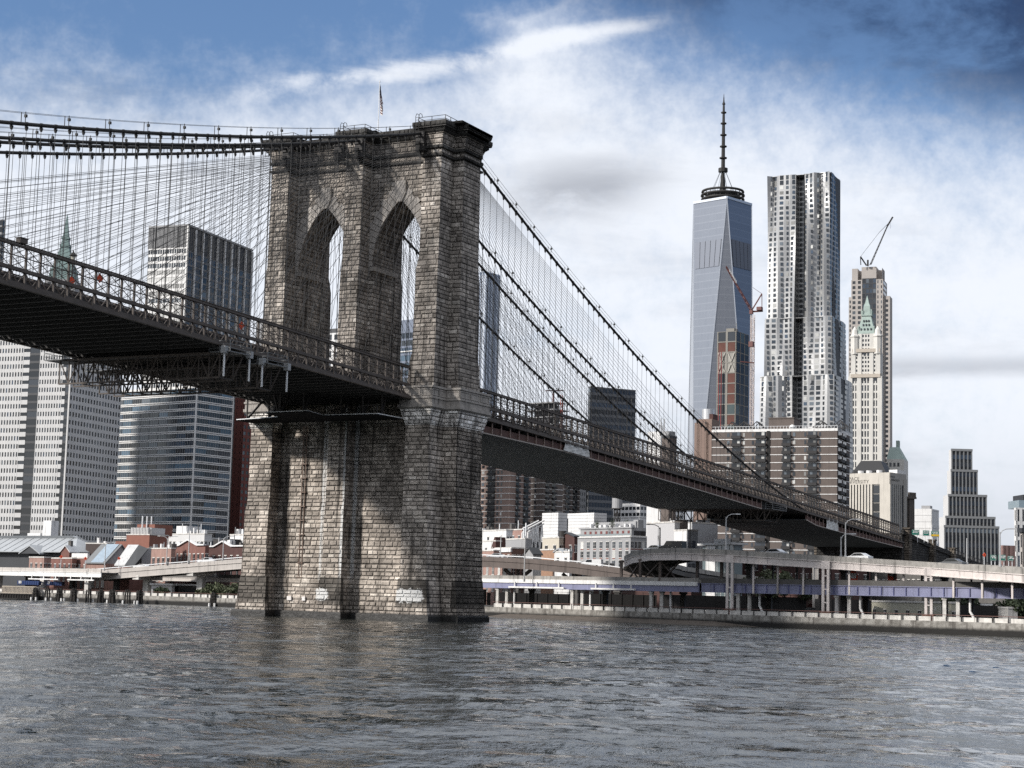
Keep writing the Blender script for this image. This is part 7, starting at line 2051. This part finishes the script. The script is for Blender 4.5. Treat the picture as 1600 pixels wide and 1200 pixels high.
clutter(b, 4, 1.2, 2); b.done()
# water tank and billboard frame over the roofs
p = on(964, 811, d=720); r = empty('roof_tank', 'dark water tank on tall steel legs over the white roofs', 'water tank', (p.x, p.y, p.z))
m = MB(); zt = 4.4
m.loft([[(2.1*math.cos(k*math.pi/8), 2.1*math.sin(k*math.pi/8), z) for k in range(16)] for z in (zt, zt+4.2)]); m.build('tank', C_GREY, r)
m = MB(); m.loft([[(q*math.cos(k*math.pi/8), q*math.sin(k*math.pi/8), z) for k in range(16)] for z, q in ((zt+4.2, 2.3), (zt+5.4, .1))]); m.build('cone_roof', IRON_DK, r)
m = MB()
for a in range(4):
    x, y = 1.2*math.cos(a*math.pi/2+.4), 1.2*math.sin(a*math.pi/2+.4); m.beam((x, y, -6), (x, y, zt), .26)
    x2, y2 = 1.2*math.cos((a+1)*math.pi/2+.4), 1.2*math.sin((a+1)*math.pi/2+.4); m.beam((x, y, -2), (x2, y2, zt-.3), .16); m.beam((x2, y2, -2), (x, y, zt-.3), .16)
m.box(-1.9, 1.9, -1.9, 1.9, zt-.3, zt); m.build('leg', IRON_DK, r)
# small houses between the tower and the grid building
low('brick_house', 'small pink brick house low beside the tower behind the brown ramp', 771, 742, 780, 861, 452, 60, B_PINK, (4, 1), 2, 3.4).done()
b = low('white_house', 'white house with a dark slanted roof close to the right of the tower', 774, 735, 783, 846, 470, 60, C_WHITE, (4, 1), 2, 3.3); m = b.P('slanted_roof', B_DKRED); m.hexa([(-.1, -.3, b.H-3), (3, -.3, b.H-3), (3, 3, b.H-3), (-.1, 3, b.H-3), (-.1, 0, b.H+1.2), (3, 0, b.H+1.2), (3, .6, b.H+1.2), (-.1, .6, b.H+1.2)]); b.done()
b = low('white_house', 'white roof block high beside the tower in front of the sunlit flats', 790, 735, 800, 829, 492, 58, C_WHITE, (3, 2), 1, 3.3); clutter(b, 5, 1.6, 6); b.done()
b = low('brick_house', 'dark brown brick house with a long white cornice right of the pink house', 799, 768, 822, 857, 462, 62, mat('cocoa_brick', (.13, .075, .06), .9, 0, .25), (4, 3), 2, 3.4); m = b.P('cornice', C_WHITE); b.fbox(m, 'L', 0, b.Ll, b.H-.9, b.H+.1, -.2, .3); b.done()
b = low('grey_house', 'grey block with an arched dark vent in the middle of the low houses', 821, 782, 830, 842.5, 478, 62, C_GREY, (0, 0), 0)
s_ = b.Ll*.5; b.P('arched_vent', C_DARK).loft([[(-.12, s_+2.4*math.cos(a*math.pi/8), b.H-5+1.5*math.sin(a*math.pi/8)) for a in range(9)], [(.1, s_+2.4*math.cos(a*math.pi/8), b.H-5+1.5*math.sin(a*math.pi/8)) for a in range(9)]]); m = b.P('flue', GALV); m.tube([(1, 2, b.H), (1, 2, b.H+4.5)], .2, 8); m.tube([(2, 5, b.H), (2, 5, b.H+3)], .2, 8); b.done()
b = low('brick_house', 'reddish house with roof pots just above the white house', 815, 788, 830, 828, 505, 60, B_PINK, (3, 2), 2, 3.3); clutter(b, 7, 2.2, 15); b.done()
b = low('gable_house', 'small grey gabled house with a dark roof side before the beige house', 833, 820, 846, 866, 440, 52, C_GREY, (1, 0), 1, 3., ww=1.5, wh=2., coping=False); gable(b, 'L', b.zv(857), ROOFD, wallm=C_GREY); b.done()
b = low('beige_house', 'beige rendered house with two dark windows and a rounded chimney', 873, 847, 880, 840.5, 462, 62, mat('beige_render', (.47, .43, .36), .85, 0, .12), (2, 1), 1, 4.5, wins=(G_DK,), ww=1.6, wh=2.6, topgap=1.0); m = b.P('chimney', IRON_DK); m.tube([(1.5, 1.0, b.H), (1.5, 1.0, b.H+1.9)], 1.0, 10); b.done()
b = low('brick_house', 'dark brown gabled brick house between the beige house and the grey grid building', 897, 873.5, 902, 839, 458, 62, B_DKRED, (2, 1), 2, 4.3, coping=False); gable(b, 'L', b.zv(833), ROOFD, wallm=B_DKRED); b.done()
b = low('brick_house', 'flat orange brown brick wall below the beige house', 866, 842, 872, 859.5, 446, 62, mat('orange_brown_brick', (.30, .18, .12), .9, 0, .2), (0, 1), 0); b.done()
b = low('white_shed', 'small white sheds with steep grey roofs beside the orange brown wall', 890, 866, 894, 863, 436, 60, C_WHITE, (2, 1), 1, 2.6); gable(b, 'L', b.zv(858), ROOFG, s0=b.Ll*.4, s1=b.Ll, wallm=C_GREY); clutter(b, 4, 1.6, 21); b.done()
b = low('brick_block', 'brick building with white sashed windows under the brown ramp beside the tower', 785, 740, 800, 872, 440, 62, B_PINK, (5, 2), 2, 4.2, wins=(G_LT,), ww=1.2, wh=2.1); b.done()
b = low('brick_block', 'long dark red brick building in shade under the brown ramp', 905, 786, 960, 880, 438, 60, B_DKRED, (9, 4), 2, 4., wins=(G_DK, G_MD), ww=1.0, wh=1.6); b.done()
# back rows that close the streets
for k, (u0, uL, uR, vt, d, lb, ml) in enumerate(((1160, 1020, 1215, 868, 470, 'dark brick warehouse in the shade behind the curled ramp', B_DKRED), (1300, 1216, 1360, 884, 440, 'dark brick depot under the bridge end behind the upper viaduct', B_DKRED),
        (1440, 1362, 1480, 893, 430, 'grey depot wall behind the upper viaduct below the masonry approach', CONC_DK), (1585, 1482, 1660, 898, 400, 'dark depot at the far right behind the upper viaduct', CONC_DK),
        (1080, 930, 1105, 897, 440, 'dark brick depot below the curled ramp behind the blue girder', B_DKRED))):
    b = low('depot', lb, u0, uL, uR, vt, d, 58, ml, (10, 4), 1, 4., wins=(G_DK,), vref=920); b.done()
b = low('site_shed', 'long beige shed with small dark windows under the blue girder at the right', 1486, 1358, 1496, 943, 316, 66, mat('shed_beige', (.40, .385, .31), .85, 0, .15), (7, 1), 1, 3., wins=(G_DK,), ww=1.4, wh=1.0, topgap=.5, vref=955)
m = b.P('graffiti', WHITE); rs = random.Random(4)
for k in range(9):
    s_ = 1+k*.9; b.fbox(m, 'L', s_, s_+.08, 1.0+rs.random()*.5, 2.2+rs.random()*.5, 0, .03); b.fbox(m, 'L', s_, s_+rs.uniform(.3, .7), 1.2+rs.random(), 1.28+rs.random()*.2+.9, 0, .03) if k % 3 == 0 else None
b.done()
b = low('depot', 'pale grey low wall block under the blue girder near the right edge', 1575, 1522, 1590, 951, 318, 66, PALE, (0, 0), 0, vref=955); b.done()
boxthing('container', 'grey and red skip standing under the lower road beside a pale pillar', 'skip', 1261, 1274, 949, 957, 322, 2, C_GREY, lambda r, W, H: (lambda m: (m.box(.3, W-.5, .2, 1.6, H, H+.7), m.build('red_load', CRED, r)))(MB()))
boxthing('pillar', 'pale banded stone pillar seen under the upper viaduct', 'pillar', 1270.5, 1278, 886, 950, 352, 1., BEIGE, ribs(1, PALE))
b = low('van_row', 'white delivery truck parked beneath the blue girder at the right', 1548, 1527, 1552, 943.5, 330, 64, C_WHITE, (0, 0), 0, cat='truck', vref=950, coping=False); b.P('windscreen', GLASS).box(-.03, 0, b.Ll*.7, b.Ll*.95, b.H*.5, b.H*.85); b.done()

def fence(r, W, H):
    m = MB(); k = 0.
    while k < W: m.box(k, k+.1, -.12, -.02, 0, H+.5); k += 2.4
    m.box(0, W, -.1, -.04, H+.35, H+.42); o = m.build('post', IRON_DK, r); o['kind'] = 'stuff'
for u0, u1, vt, vb, d, lb in ((772, 898, 925.5, 947.5, 402, 'added black wall standing in for shade under the road beside the tower'), (903, 1026, 927, 949, 392, 'added black wall standing in for shade under the middle of the lower road'), (1033, 1140, 929, 952, 381, 'added black wall standing in for shade under the curled ramp'),
                             (1146, 1260, 931, 955, 372, 'added black wall standing in for shade under the upper viaduct'), (1280, 1362, 936, 959, 346, 'added black wall standing in for shade left of the long beige shed'), (1490, 1620, 945, 967, 322, 'added black wall standing in for shade behind the right end of the quay')):
    boxthing('dark_shed', lb, 'shed', u0, u1, vt, vb, d, 5, mat('soot_board', (.018, .017, .017), .9, 0, .4), fence, 'black walls added for the shade under the roads')  # black sheets added to stand in for the shade under the roads
boxthing('dark_shed', 'added black wall standing in for shade under the beige ramp left of the tower', 'shed', 270, 378, 915, 932, 498, 5, MATS['soot_board'], fence, 'black walls added for the shade under the roads')
